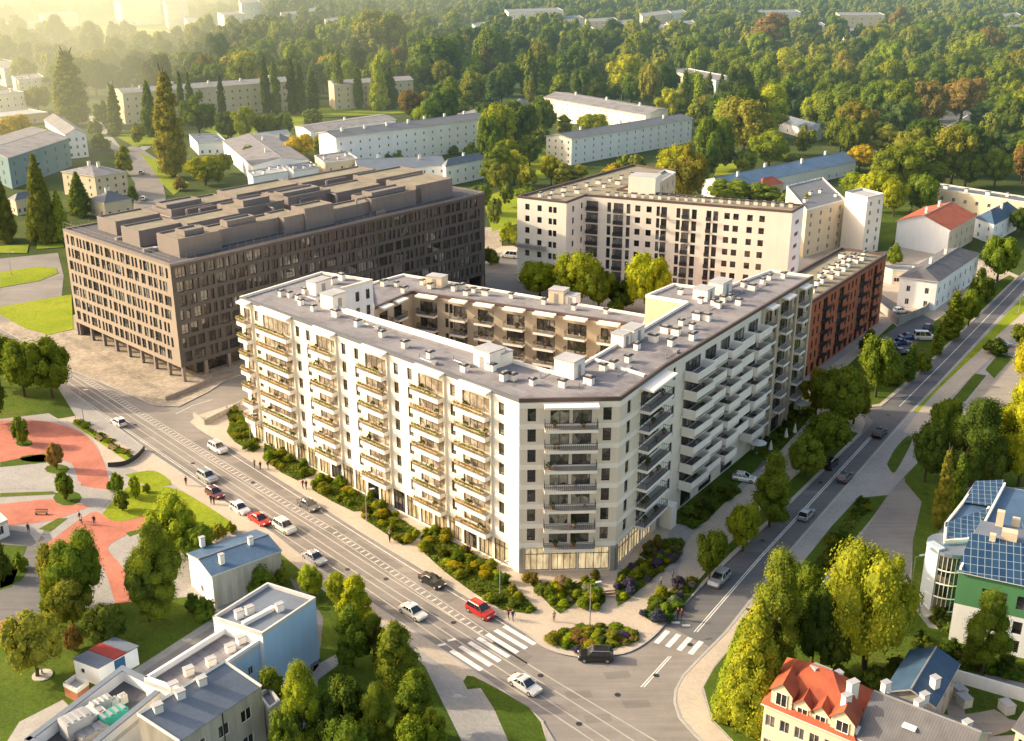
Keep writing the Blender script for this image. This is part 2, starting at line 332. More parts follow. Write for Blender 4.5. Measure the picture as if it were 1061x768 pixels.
class Building:
    def __init__(s, name, loc, label, cat='building', group=None):
        s.root = empty(name, loc, label, cat, group); s.wins = []; s.walls = {}
    def wall(s, p0, p1, z0, z1, ops, mat, depth=.22, reveal=None):
        """ops: (u0,u1,z0,z1,style,frame,pane); outward is right of p0->p1"""
        b = s.walls.setdefault(mat, MB()); p0, p1 = Vector(p0[:2]), Vector(p1[:2]); L = (p1 - p0).length
        if L < .01: return
        d = (p1 - p0) / L; n = Vector((d.y, -d.x)); ang = math.atan2(d.y, d.x)
        ops = [o for o in ops if o[0] > .02 and o[1] < L - .02]
        us = sorted({0, L, *[o[0] for o in ops], *[o[1] for o in ops]}); zs = sorted({z0, z1, *[o[2] for o in ops], *[o[3] for o in ops]})
        def pt(u, z, k=0): q = p0 + d * u - n * k; return (q.x, q.y, z)
        for j in range(len(zs) - 1):
            zc = (zs[j] + zs[j + 1]) / 2; run = None
            row = [o for o in ops if o[2] < zc < o[3]]
            for i in range(len(us) - 1):
                uc = (us[i] + us[i + 1]) / 2
                if any(o[0] < uc < o[1] for o in row):
                    if run is not None: b.poly([pt(run, zs[j]), pt(us[i], zs[j]), pt(us[i], zs[j + 1]), pt(run, zs[j + 1])], mat); run = None
                elif run is None: run = us[i]
            if run is not None: b.poly([pt(run, zs[j]), pt(L, zs[j]), pt(L, zs[j + 1]), pt(run, zs[j + 1])], mat)
        for o in ops:
            u0, u1, a, c = o[:4]; e = depth; rv = reveal or mat
            b.poly([pt(u0, a), pt(u0, a, e), pt(u0, c, e), pt(u0, c)], rv); b.poly([pt(u1, a, e), pt(u1, a), pt(u1, c), pt(u1, c, e)], rv)
            b.poly([pt(u0, c, e), pt(u1, c, e), pt(u1, c), pt(u0, c)], rv); b.poly([pt(u0, a), pt(u1, a), pt(u1, a, e), pt(u0, a, e)], rv)
            q = p0 + d * u0 - n * (depth - .2); dist = (Vector((q.x, q.y, a)) - camo.location).length
            facing = max(.05, (camo.location.xy - q).normalized().dot(n))
            s.wins.append(((u1 - u0) * (c - a) * facing / dist ** 2, (q.x, q.y, a), ang, u1 - u0, c - a, *o[4:7]))
    def finish(s, limit=100, merge_pane=False):
        r = s.root; off = r.location
        for mat, b in s.walls.items(): b.build('wall', r)
        s.wins.sort(key=lambda w: -w[0]); keep, rest = s.wins[:limit], s.wins[limit:]
        for w in keep:
            f, g = winmesh(w[3], w[4], *w[5:])
            kx, kz = w[3] / round(w[3], 1), w[4] / round(w[4], 1)
            o = inst('window', f, r, Vector(w[1]) - off, w[2], (kx, 1, kz)); inst('pane', g, o)
        if rest:
            b = MB()
            for w in rest:
                kx, kz = w[3] / round(w[3], 1), w[4] / round(w[4], 1); ca, sa = math.cos(w[2]), math.sin(w[2])
                for me in winmesh(w[3], w[4], *w[5:]):
                    mats = [k.name for k in me.materials]
                    for p in me.polygons:
                        q = []
                        for i in p.vertices:
                            x, y, z = me.vertices[i].co; x *= kx; z *= kz
                            q.append((w[1][0] + x * ca - y * sa, w[1][1] + x * sa + y * ca, w[1][2] + z))
                        b.poly(q, mats[p.material_index])
            setp(b.build('window', r), kind='stuff')
def along(a, b, u, out=0, z=0):
    a, b = Vector(a[:2]), Vector(b[:2]); d = (b - a).normalized(); n = Vector((d.y, -d.x)); q = a + d * u + n * out; return (q.x, q.y, z)
def ang(a, b): return math.atan2(b[1] - a[1], b[0] - a[0])
def rows(z0, n, fh, h, us, w, st='tall', fr='metal_dark', pa='pane_dark'):
    return [(u - w / 2, u + w / 2, z0 + i * fh, z0 + i * fh + h, st, fr, pa) for i in range(n) for u in us]
# ================================================================ THE MAIN APARTMENT BUILDING
random.seed(3)
ZR = 29.0; GF = 4.9; FH = 3.3; NF = 7     # roof, ground floor, storey
def W(x, y, z=ZR): return Vector(P(x, y, z)[:2])
A, B_, C_, D_, E_, F_ = W(248, 308), W(538, 414), W(643, 412), W(690, 378), W(843, 286), W(798, 280)
S1, S2, S3, S4 = W(743, 300), W(698, 294), W(669, 306), W(712, 313)
N1, N2, N3, N4 = W(603, 377), W(576, 386), W(526, 372), W(357, 321)
I_, G_ = W(386, 290), W(333, 282); J_ = W(335, 304)
main = Building('apartment_building', (A.x + 30, B_.y + 5, 0), 'large cream courtyard apartment block with rows of balconies and lit shops at its corner', 'apartment building')
mr = main.root
V1 = [A, B_, C_, D_, E_, F_, S1, S2, S3, S4, N1, N2, N3, N4, J_, I_, G_]
shop = lambda u0, u1, p='pane_shop': (u0, u1, .35, 4.2, 'shop', 'metal_dark', p)
def colwin(us, w=1.15, h=2.0, pane='pane_warm', n=NF, st='tall'): return [(u - w / 2, u + w / 2, GF + i * FH + .75, GF + i * FH + .75 + h, st, 'metal_grey' if pane == 'pane_warm' else 'metal_dark', pane) for i in range(n) for u in us]
def baywin(u0, u1, pane='pane_warm', n=NF, i0=0, top=2.55): return [(u0, u1, GF + i * FH + .12, GF + i * FH + top, 'bay', 'metal_grey' if pane == 'pane_warm' else 'metal_dark', pane) for i in range(i0, n)]
bays = [(.9, 3.7), (7.2, 16.5), (23.6, 29.5), (37.2, 43.2), (50.7, 57.0), (60.9, 67.4)]
wu = [5.3, 18.3, 21.4, 31.6, 35.1, 45.4, 48.8, 58.95, 69.6]
ops = colwin(wu, pane='pane_olive')
for a, c in bays: ops += baywin(a + .2, c - .2)
u = 1.5
while u < 71:
    ops.append(shop(u, u + 3.0, 'pane_dim' if random.random() < .8 else 'pane_dark'))
    u += 3.5
main.wall(A, B_, 0, ZR, ops, 'white_render', reveal='white_render')
L2 = (C_ - B_).length
main.wall(B_, C_, 0, ZR, colwin([1.85, 13.0], 1.25, 2.05, 'pane_dark') + baywin(4.6, 7.4, 'pane_mix') + baywin(7.9, 10.7, 'pane_mix') + [shop(.9, 4.7), shop(5.0, 8.9), shop(9.2, L2 - .9)], 'grey_beige', reveal='pale_band')
L3 = (D_ - C_).length
main.wall(C_, D_, 0, ZR, colwin([3.1], 1.2, 2.05, 'pane_dark') + baywin(7.2, 14.6, 'pane_mix') + [shop(1, 5), shop(5.3, 9.3), shop(9.6, 13.4)], 'grey_beige', reveal='pale_band')
L4 = (E_ - D_).length
wb = [(6.5, 13.2), (13.8, 19.2), (19.8, 24.6), (25.2, 30.6), (31.2, 36.6)]
ops = colwin([3.2], .9, 2.1, 'pane_dark')
for a, c in wb: ops += baywin(a + .5, c - .5, 'pane_mix')
ops += [(8, 12, .3, 3.6, 'shop', 'metal_dark', 'pane_dark'), (15, 20, .3, 3.6, 'shop', 'metal_dark', 'pane_dark'), (24, 29, .3, 3.6, 'shop', 'metal_dark', 'pane_dark')]
M1 = D_ + (E_ - D_).normalized() * 37.4
main.wall(D_, M1, 0, ZR, ops, 'pale_band')
sb = [(1.6, 5.2), (9.4, 13.4), (17.8, 21.6)]
ops = []
for a, c in sb: ops += baywin(a, c, 'pane_dark') + [(a, c, .3, 3.3, 'bay', 'metal_dark', 'pane_dark')]
ops += colwin([6.8, 8.2, 15.2, 16.5, 23.6], .8, 1.9, 'pane_dark')
main.wall(M1, E_, 0, ZR, ops, 'sand_brick')
main.wall(E_, F_, 0, ZR, colwin([3, 6.3], 1.1, 1.8, 'pane_dark'), 'sand_brick')
main.wall(F_, S1, 0, ZR, [], 'white_render'); main.wall(S1, S2, 0, ZR, [], 'white_render')
main.wall(S2, S3, 0, ZR, [(3, 7.2, 25, 27.2, 'bay', 'metal_dark', 'pane_dark'), (3, 7.2, 21.7, 23.9, 'bay', 'metal_dark', 'pane_dark')], 'cream_render')
main.wall(S3, S4, 0, ZR, [], 'cream_render')
ci = lambda L: colwin([3 + 4.2 * k for k in range(int(L / 4.2))], 1.6, 2.0, 'pane_dark')
main.wall(S4, N1, 0, ZR, ci((S4 - N1).length), 'cream_render')
main.wall(N1, N2, 0, ZR, [], 'cream_render'); main.wall(N2, N3, 0, ZR, [], 'cream_render')
main.wall(N3, N4, 0, ZR, ci((N3 - N4).length), 'cream_render')
main.wall(N4, J_, 0, ZR, [], 'white_render')
LJ = (I_ - J_).length
main.wall(J_, I_, 0, ZR, [(LJ - 1.9, LJ - .9, GF + k * FH + .7, GF + k * FH + 2.7, 'tall', 'metal_dark', 'pane_dark') for k in (3, 4, 5, 6)] + [(LJ - 4.6, LJ - 3.6, GF + k * FH + .7, GF + k * FH + 2.7, 'tall', 'metal_dark', 'pane_dark') for k in (5, 6)] + [(LJ - 8, LJ - 7, GF + 6 * FH + .7, GF + 6 * FH + 2.7, 'tall', 'metal_dark', 'pane_dark')], 'cool_white')
main.wall(I_, G_, 0, ZR, [], 'white_render'); main.wall(G_, A, 0, ZR, colwin([4, 8, 13, 17], 1.2, 2, 'pane_dark'), 'white_render')
# low rear wing
ZL = 22.4
def Wl(x, y): return Vector(P(x, y, ZL)[:2])
K1, K2, K3 = Wl(386, 319.5), Wl(427, 302), Wl(668, 337.5)
O1, O2, O3 = Wl(381, 294), Wl(418, 284), Wl(672, 327)
V2 = [K1, K2, K3, O3, O2, O1]
LK = (K3 - K2).length
def upx(a, c, z, x):
    lo, hi = 0., (c - a).length
    for _ in range(40):
        m = (lo + hi) / 2; q = a + (c - a).normalized() * m
        if Q((q.x, q.y, z))[0] < x: lo = m
        else: hi = m
    return lo
cb = [(upx(K2, K3, 18, x0), upx(K2, K3, 18, x1)) for x0, x1 in ((435.5, 453), (470, 484), (495, 511.5), (525, 543.5), (556, 575), (588, 607.5), (622, 641))]
ops = [(x, y, z, w_, s, f, p) for a, c in cb for (x, y, z, w_, s, f, p) in baywin(a, c, 'pane_mix', 5)]
ops += [o for o in colwin([upx(K2, K3, 18, 463), upx(K2, K3, 18, 467.5)], .8, 2, 'pane_dark', 5)]
# the courtyard faces look towards the camera: K2 -> K3 reversed so outward is to the right
main.wall(K2, K3, 0, ZL, ops, 'sand_brick')
LW = (K2 - K1).length
main.wall(K1, K2, 0, ZL, baywin(2.2, 5, 'pane_dark', 5) + baywin(7.2, 10, 'pane_dark', 5), 'sand_brick')
main.wall(K3, O3, 0, ZL, [], 'sand_brick'); main.wall(O3, O2, 0, ZL, [], 'white_render'); main.wall(O2, O1, 0, ZL, [], 'white_render'); main.wall(O1, K1, 0, ZL, [], 'white_render')
main.finish(100)
# roofs, copings, parapets
b = MB()
for poly, z in ((V1, ZR - .35), (V2, ZL - .3)):
    pp = ccw([tuple(p) for p in poly])
    for t in tess(pp):
        q = [(*pp[i], z) for i in t]
        if (q[1][0] - q[0][0]) * (q[2][1] - q[0][1]) - (q[2][0] - q[0][0]) * (q[1][1] - q[0][1]) < 0: q = q[::-1]
        b.poly(q, 'roof_membrane')
# inset seams of the membrane
b.build('roof', mr)
def parapet(b, poly, z, w=.45, h=.45, mat='lintel_white', skip=(), drop=.5, out=.06):
    n = len(poly)
    for i in range(n):
        if i in skip: continue
        a, c = poly[i], poly[(i + 1) % n]; m = mat[i] if isinstance(mat, (list, tuple)) else mat
        d = (c - a).normalized(); nn = Vector((d.y, -d.x)); a2 = a + nn * out - d * .0; c2 = c + nn * out
        q = [a2, c2, c2 - nn * w, a2 - nn * w]
        b.prism([tuple(v) for v in q], z - drop, z + h - drop + .0 + .004 * (i % 3), m)
b = MB(); mats = ['lintel_white'] * len(V1)
for k in (1, 2, 3): mats[k] = 'coping_dark'
mats[0] = 'roof_slate'
parapet(b, V1, ZR, .4, .62, mats)
parapet(b, V2, ZL, .5, .6, ['coping_dark', 'coping_dark', 'lintel_white', 'lintel_white', 'lintel_white', 'lintel_white'])
# wide inner upstands of the courtyard side
ribbon('x', [N3 + Vector((.3, -.9)), N4 + Vector((.2, -.9))], .9, ZR - .3, 'lintel_white', .75, world=True, build=False, b=b)
b.build('parapet', mr)
# white floor bands on the corner
b = MB()
for a, c in ((B_, C_), (C_, D_)):
    L = (c - a).length
    for i in range(NF + 1):
        z = GF + i * FH - .45
        q = [along(a, c, -.02, .0)[:2], along(a, c, -.02, .05)[:2], along(a, c, L + .02, .05)[:2], along(a, c, L + .02, .0)[:2]]
        b.prism(ccw(q), z, z + .75, 'lintel_white')
for i in range(NF + 1):
    q = [along(A, B_, 67.9, 0)[:2], along(A, B_, 67.9, .04)[:2], along(A, B_, 73.3, .04)[:2], along(A, B_, 73.3, 0)[:2]]
    b.prism(ccw(q), GF + i * FH - .45, GF + i * FH + .3, 'lintel_white')
b.build('floor_band', mr)
# ground floor columns
for a, c in ((B_, C_), (C_, D_)):
    L = (c - a).length
    for u in (.35, L - .35):
        q = along(a, c, u, .12); b = MB(); b.box((q[0], q[1], 0), (.7, .3, GF - .5), ang(a, c), 'metal_grey'); b.build('column', mr)
BC = {}
def balcony_mesh(w, dep, style):
    k = (round(w, 1), dep, style)
    if k in BC: return BC[k]
    s, r = MB(), MB(); w = k[0]
    if style == 'solid':     # white boxed balcony
        s.box((w / 2, -dep / 2, -.25), (w, dep, .25), 0, 'lintel_white', 'roof_membrane')
        r.box((w / 2, -dep + .08, -.4), (w + .02, .16, 1.7), 0, 'lintel_white'); r.box((.08, -dep / 2, -.39), (.16, dep - .32, 1.68), 0, 'lintel_white'); r.box((w - .08, -dep / 2, -.39), (.16, dep - .32, 1.68), 0, 'lintel_white')
    else:
        fr = {'warm': 'bronze_metal', 'dark': 'metal_dark', 'small': 'metal_grey'}[style]
        s.box((w / 2, -dep / 2, -.7 if style == 'warm' else -.5), (w, dep, .74 if style == 'warm' else .5), 0, 'lintel_white', 'concrete')
        n = max(3, int(w / (.16 if style == 'warm' else .3)))
        for i in range(n + 1): r.box((.04 + (w - .08) * i / n, -dep + .05, 0), (.04, .03, 1.05), 0, fr)
        for i in range(5):
            for x in (.04, w - .04): r.box((x, -dep + .1 + (dep - .15) * i / 5, 0), (.03, .04, 1.05), 0, fr)
        r.box((w / 2, -dep + .05, 1.05), (w, .06, .06), 0, fr); r.box((.04, -dep / 2, 1.05), (.06, dep, .06), 0, fr); r.box((w - .04, -dep / 2, 1.05), (.06, dep, .06), 0, fr)
    BC[k] = (s.mesh('balcony'), r.mesh('railing')); return BC[k]
def balcony(root, a, c, u0, u1, z, dep, style, label=None):
    s, r = balcony_mesh(u1 - u0, dep, style); q = along(a, c, u0, .02, z)
    o = inst('balcony', s, root, Vector(q) - root.location, ang(a, c)); inst('railing', r, o); return o
def hood(root, a, c, u0, u1, z, dep, mat='lintel_white', slope=.25, th=.35):
    b = MB(); w0, w1 = along(a, c, u0, .01, z), along(a, c, u1, .01, z); e0, e1 = along(a, c, u0, dep, z - slope), along(a, c, u1, dep, z - slope)
    lo = [w0, e0, e1, w1]; up = [(p[0], p[1], p[2] + th) for p in lo]
    b.poly(lo, mat); b.poly(up, mat)
    for i in range(4): b.poly([lo[i], lo[(i + 1) % 4], up[(i + 1) % 4], up[i]], mat)
    b.build('canopy', root)
PLM = {}
def planter_mesh(w, seed):
    k = (round(w, 1), seed % 4)
    if k not in PLM:
        rnd = random.Random(seed); b = MB(); b.box((w / 2, -1.62, .62), (w * .96, .22, .25), 0, 'bronze_metal')
        for i in range(int(w * 26)):
            p = Vector((rnd.uniform(.1, w - .1), -1.62 + rnd.gauss(0, .12), .85 + abs(rnd.gauss(0, .14)) - (.35 if rnd.random() < .3 else 0))); a = Vector((rnd.gauss(0, 1), rnd.gauss(0, 1), rnd.gauss(0, 1))).normalized(); c = a.cross(Vector((rnd.gauss(0, 1), rnd.gauss(0, 1), 1))).normalized(); s = .13
            b.poly([p - a * s, p - c * s, p + a * s, p + c * s], 'foliage')
        PLM[k] = b.mesh('planter')
    return PLM[k]
SP = []      # places on balconies for pots and chairs: (a,c,u,z,out)
nbal = 0
for bi, (a, c) in enumerate(bays):
    for i in range(NF):
        z = GF + i * FH
        if i == 0 and False: pass
        o_b = balcony(mr, A, B_, a - .2, c + .1, z, 1.5, 'warm'); pl = inst('planter', planter_mesh(c - a + .3, bi * 7 + i), o_b); pl.color = random.choice(((.30, .26, .06, 1), (.22, .26, .05, 1), (.40, .28, .10, 1))); SP.append((A, B_, a, c, z, 1.5, 'w'))
    hood(mr, A, B_, a - .2, c + .2, ZR - .5, 1.3)
    b = MB()                                            # glazed side screen of the balcony stack
    q = [along(A, B_, c + .1, 0)[:2], along(A, B_, c + .1, .35)[:2], along(A, B_, c + .3, .35)[:2], along(A, B_, c + .3, 0)[:2]]
    b.prism(ccw(q), GF, ZR - .7, 'white_render')
    b.build('side_screen', mr)
for i in range(NF):
    z = GF + i * FH
    balcony(mr, B_, C_, 3.7, 11.5, z, 1.7, 'dark'); SP.append((B_, C_, 3.9, 11.2, z, 1.7, 'd'))
    balcony(mr, C_, D_, 6.6, 15.4, z, 1.9, 'dark'); SP.append((C_, D_, 6.9, 15, z, 1.9, 'd'))
hood(mr, B_, C_, 3.6, 11.6, ZR - .95, 1.8, slope=.1); hood(mr, C_, D_, 6.5, 15.5, ZR - .95, 2.4, slope=.1)
for bi, (a, c) in enumerate(wb):
    for i in range(NF):
        if i == 0 and bi == 3: continue
        balcony(mr, D_, M1, a, c, GF + i * FH, (2.6, 2.0)[bi % 2], 'solid')
        SP.append((D_, M1, a + .3, c - .3, GF + i * FH, 2., 's'))
for a, c in sb:
    for i in range(NF): balcony(mr, M1, E_, a + .6, c - .4, GF + i * FH, 1.3, 'small')
    hood(mr, M1, E_, a + .2, c, ZR - .9, 1.5, slope=.1)
b = MB()
for u in (.5, 7.5, 14.4, 16.9, 24.6):
    q = along(M1, E_, u, .2); b.box((q[0], q[1], 0), (.9, .4, ZR - .6), ang(M1, E_), 'sand_brick')
b.build('pilaster', mr)
for (a, c) in cb:
    for i in range(2, 5): balcony(mr, K2, K3, a - .2, c + .2, GF + i * FH, 1.5, 'dark'); SP.append((K2, K3, a, c, GF + i * FH, 1.4, 'w'))
    hood(mr, K2, K3, a - .3, c + .3, ZL - .55, 1.6, slope=.1)
for (a, c) in ((2.2, 5), (7.2, 10)):
    for i in range(3, 5): balcony(mr, K1, K2, a - .2, c + .2, GF + i * FH, 1.4, 'dark')
    hood(mr, K1, K2, a - .3, c + .3, ZL - .55, 1.6, slope=.1)
# arch pier by the passage and the entrance canopy
b = MB(); q = along(D_, M1, 1.2, 1.2); b.box((q[0], q[1], 0), (2.0, 2.2, GF - .5), ang(D_, M1), 'white_render'); b.build('entrance_pier', mr)
# chimneys / vents on the roof
VM = {}
def ventmesh(k):
    if k not in VM:
        s = {0: (1.1, .8, 1.1), 1: (1.5, .9, 1.2), 2: (.8, .8, 1.0)}[k]
        b = MB(); b.box((0, 0, 0), s, 0, 'lintel_white'); c = MB(); c.box((0, 0, s[2]), (s[0] + .3, s[1] + .3, .16), 0, 'metal_dark'); b2 = MB()
        c.box((0, 0, s[2] + .16), (s[0] * .7, s[1] * .6, .14), 0, 'metal_grey')
        VM[k] = (b.mesh('roof_vent'), c.mesh('vent_cap'))
    return VM[k]
def vents(root, px, z, an, k=0):
    for x, y in px:
        p = P(x, y, z); m, c = ventmesh(k if k is not None else random.choice((0, 1, 2)))
        o = inst('roof_vent', m, root, p - root.location, an + random.choice((0, R(90)))); inst('vent_cap', c, o)
zr = ZR - .35
vents(mr, [(292, 307), (300, 308), (309, 311), (312, 316), (316, 304), (325, 322), (348, 328), (371, 338), (396, 349), (420, 360), (446, 371), (481, 385), (346, 294), (354, 290), (510, 384), (523, 394), (532, 394), (552, 399)], zr, ang(A, B_), None)
vents(mr, [(625, 384), (636, 381), (651, 375), (583, 401), (610, 398), (660, 362), (677, 354), (696, 358), (689, 345), (700, 347), (706, 337), (717, 341), (718, 352), (722, 331), (732, 332), (726, 314), (744, 319), (739, 316), (749, 313), (756, 311), (765, 316), (779, 301), (790, 294), (797, 290), (770, 297), (812, 288), (705, 305)], zr, ang(D_, E_), None)
vents(mr, [(398, 296), (411, 297), (419, 303), (438, 295), (446, 299), (471, 301), (479, 300), (483, 306), (491, 303), (503, 306), (530, 309), (564, 315), (595, 321), (628, 325)], ZL - .3, ang(K2, K3), None)
def stairbox(root, x, y, z, size, an, mat='lintel_white', nm='stair_head'):
    b = MB(); p = P(x, y, z); b.box(p, size, an, mat); b.box((p[0], p[1], z + size[2]), (size[0] + .2, size[1] + .2, .18), an, 'roof_pale')
    d = Vector((math.sin(an), -math.cos(an))) * (size[1] / 2 + .02); b.box((p[0] + d.x, p[1] + d.y, z), (.9, .06, min(2., size[2] * .85)), an, 'metal_grey'); b.build(nm, root)
stairbox(mr, 331, 303, zr, (4.2, 2.4, 2.5), ang(A, G_)); stairbox(mr, 346, 318, zr, (3.6, 3.2, 2.7), ang(A, G_))
stairbox(mr, 507, 379, zr, (3.6, 3.4, 2.9), ang(A, B_)); stairbox(mr, 519, 376, zr, (3, 2.4, 2.1), ang(A, B_))
stairbox(mr, 590, 388, zr, (3.2, 3.6, 2.7), ang(D_, E_)); stairbox(mr, 655, 352, zr, (3.6, 2.6, 2.3), ang(D_, E_)); stairbox(mr, 643, 357, zr, (2.4, 2.4, 2.), ang(D_, E_))
stairbox(mr, 729, 309, zr, (3.2, 3, 2.), ang(D_, E_)); stairbox(mr, 746, 303, zr, (4.2, 3, 2.3), ang(D_, E_))
stairbox(mr, 453, 296, ZL - .3, (3.8, 2.8, 2.2), ang(K2, K3), 'cream_render'); stairbox(mr, 579, 312, ZL - .3, (3.4, 3, 2.6), ang(K2, K3), 'cream_render'); stairbox(mr, 593, 314, ZL - .3, (2.6, 2.4, 1.8), ang(K2, K3))
# low seams that divide the roofing
b = MB()
for (p, q) in (((603, 378), (690, 390)), ((558, 384), (600, 392)), ((640, 398), (668, 388))):
    pass
ribbon('x', [W(612, 370), W(668, 388)], .5, zr, 'lintel_white', .35, world=True, build=False, b=b)
b.build('roof_upstand', mr)
for i, (x, y) in enumerate(((318, 308), (378, 336), (435, 372), (470, 374), (560, 392), (600, 402), (640, 390), (690, 372), (712, 330), (735, 322), (760, 308), (785, 300))):
    p = P(x, y, zr); b = MB(); an_ = ang(A, B_) if x < 540 else ang(D_, E_); dx, dy = math.cos(an_), math.sin(an_); b.tube((p.x, p.y, zr + .15), (p.x + dx * 3.4, p.y + dy * 3.4, zr + .15), .07, 'metal_grey'); b.tube((p.x, p.y, zr), (p.x, p.y, zr + .9), .09, 'metal_grey'); b.box((p.x + dx * 3.6, p.y + dy * 3.6, zr), (1., .7, .55), an_, 'metal_grey'); b.build('cooling_unit', mr)
# pots, tables and chairs standing on the balconies
fol = {}
def leafball(name, n, seed, r=.35):
    rnd = random.Random(seed); b = MB()
    for i in range(n):
        v = Vector((rnd.gauss(0, 1), rnd.gauss(0, 1), rnd.gauss(0, 1))).normalized() * r * rnd.uniform(.6, 1); v.z = v.z * .9 + .3 + r
        a = Vector((rnd.gauss(0, 1), rnd.gauss(0, 1), rnd.gauss(0, 1))).normalized(); c = a.cross(v).normalized(); s = .1
        b.poly([v - a * s, v - c * s, v + a * s, v + c * s], 'foliage')
    return b.mesh(name)
pm = MB(); pm.cyl((0, 0, 0), .16, .35, 'terracotta', 8, .22); pm = pm.mesh('pot'); lm = leafball('leaves', 60, 1)
tm = MB(); tm.cyl((0, 0, .68), .38, .04, 'wood_brown', 10); tm.cyl((0, 0, 0), .04, .68, 'metal_dark', 5); tm.cyl((0, 0, 0), .2, .03, 'metal_dark', 8); tm = tm.mesh('bistro_table')
cs, cbk, clg = MB(), MB(), MB(); cs.box((0, 0, .42), (.44, .44, .05), 0, 'stone_pale'); cbk.box((0, .2, .47), (.44, .04, .42), 0, 'stone_pale')
for x in (-.18, .18):
    for y in (-.18, .18): clg.box((x, y, 0), (.03, .03, .42), 0, 'metal_dark')
cs, cbk, clg = cs.mesh('seat'), cbk.mesh('backrest'), clg.mesh('leg_frame')
rnd = random.Random(9); npot = 0
where = {'w': 'on a balcony of the sunlit street front', 'd': 'on a balcony of the glazed corner front', 's': 'on a white boxed balcony of the shaded wing'}
for (a, c, u0, u1, z, dep, k) in SP:
    if k == 's' and rnd.random() < .45: continue
    for j in range(2 if k != 's' else 1):
        u = rnd.uniform(u0 + .4, u1 - .4); q = along(a, c, u, rnd.uniform(.45, dep - .45), z)
        t = rnd.random(); az = ang(a, c)
        if t < .55:
            o = empty('potted_plant', q, 'green plant in terracotta pot ' + where[k], 'plant', 'potted plants on the balconies'); o.scale = (1.25,) * 3
            inst('pot', pm, o); l = inst('foliage', lm, o); l.color = (.08, .13, .025, 1)
        elif t < .75:
            o = inst('bistro_table', tm, None, q); setp(o, 'small round brown bistro table ' + where[k], 'table', 'tables on the balconies')
        else:
            o = empty('balcony_chair', q, 'pale slim chair with dark legs ' + where[k], 'chair', 'chairs on the balconies', az + rnd.uniform(-1, 4))
            inst('seat', cs, o); inst('backrest', cbk, o); inst('leg_frame', clg, o)
# ================================================================ THE DARK OFFICE BUILDING
random.seed(11)
ZD = 27.3
a_, b_, c_ = [Vector(P(x, y, ZD)[:2]) for x, y in ((65, 237), (176, 274), (502, 199))]
d_ = a_ + (c_ - b_) * .98
office = Building('office_building', (b_.x, b_.y + 30, 0), 'long dark brown office block with uneven windows and boxy plant rooms on the roof', 'office building')
orr = office.root
def irregular(L, z0, n, fh, h, pane, m0=1.0):
    o = []
    for i in range(n):
        u = m0 + random.uniform(0, .4)
        while True:
            w = random.choice((.9, .9, .9, 1.8, 1.8, 2.7))
            if u + w > L - m0: break
            o.append((u, u + w, z0 + i * fh, z0 + i * fh + h, 'grid' if w > 1 else 'plain', 'metal_dark', pane)); u += w + random.choice((.55, .6, .8, 1.1))
    return o
office.wall(a_, b_, 3.6, ZD, irregular((b_ - a_).length, 4.6, 7, 3.2, 2.3, 'pane_grid'), 'sunlit_panel', .3)
office.wall(b_, c_, 3.6, ZD, irregular((c_ - b_).length, 4.6, 7, 3.2, 2.3, 'pane_grid'), 'shaded_panel', .3)
office.wall(c_, d_, 0, ZD, [], 'shaded_panel'); office.wall(d_, a_, 0, ZD, [], 'sunlit_panel')
office.finish(100)
b = MB(); foot = [a_, b_, c_, d_]; b.poly([(*p, ZD - .3) for p in foot], 'roof_dark'); b.build('roof', orr)
b = MB(); b.poly([(*p, 3.6) for p in reversed(foot)], 'concrete'); b.build('soffit', orr)
cen = (a_ + b_ + c_ + d_) / 4
b = MB(); ins = [p + (cen - p).normalized() * 6 for p in foot]; b.prism([tuple(p) for p in ins], 0, 3.6, 'pane_grid'); b.build('ground_floor', orr)
for p, q, n in ((a_, b_, 8), (b_, c_, 16)):
    for i in range(n + 1):
        if p is b_ and i == 0: continue
        w = along(p, q, .5 + ((q - p).length - 1) * i / n, -.7); b = MB(); b.box((w[0], w[1], 0), (.7, .7, 3.6), ang(p, q), 'mauve_cladding'); b.build('column', orr)
b = MB(); parapet(b, foot, ZD, .5, .55, 'mauve_cladding'); b.build('parapet', orr)
for p, q in ((a_, b_), (b_, c_), (d_, a_)):      # roof guard rail, stepped in from the edge
    b = MB(); L = (q - p).length; n = int(L / 2.2)
    for i in range(n + 1):
        w = along(p, q, L * i / n, -.35, ZD); b.tube(w, (w[0], w[1], ZD + 1.5), .035, 'rail_dull', 4)
    for z in (.75, 1.5):
        b.tube(along(p, q, 0, -.35, ZD + z), along(p, q, L, -.35, ZD + z), .03, 'rail_dull', 4)
    b.build('guard_rail', orr)
e1 = (c_ - b_).normalized(); e2 = (a_ - b_).normalized(); LE, LS = (c_ - b_).length, (a_ - b_).length
def plant(u0, u1, v0, v1, h, z=ZD - .3, mat='mauve_cladding', top='roof_khaki'):
    """u along the long face from the near corner, v across from the long face"""
    b = MB(); q = [b_ + e1 * u0 + e2 * v0, b_ + e1 * u1 + e2 * v0, b_ + e1 * u1 + e2 * v1, b_ + e1 * u0 + e2 * v1]
    b.prism(ccw([tuple(p) for p in q]), z, z + h, mat, top)
    n = 4
    for i in range(4):
        p, r_ = q[i], q[(i + 1) % 4]; d = (r_ - p).normalized(); k = Vector((-d.y, d.x)) * .3
        if k.dot((q[0] + q[2]) / 2 - p) < 0: k = -k
        b.prism(ccw([tuple(p), tuple(r_), tuple(r_ + k), tuple(p + k)]), z + h, z + h + .35, mat)
    b.build('plant_room', orr)
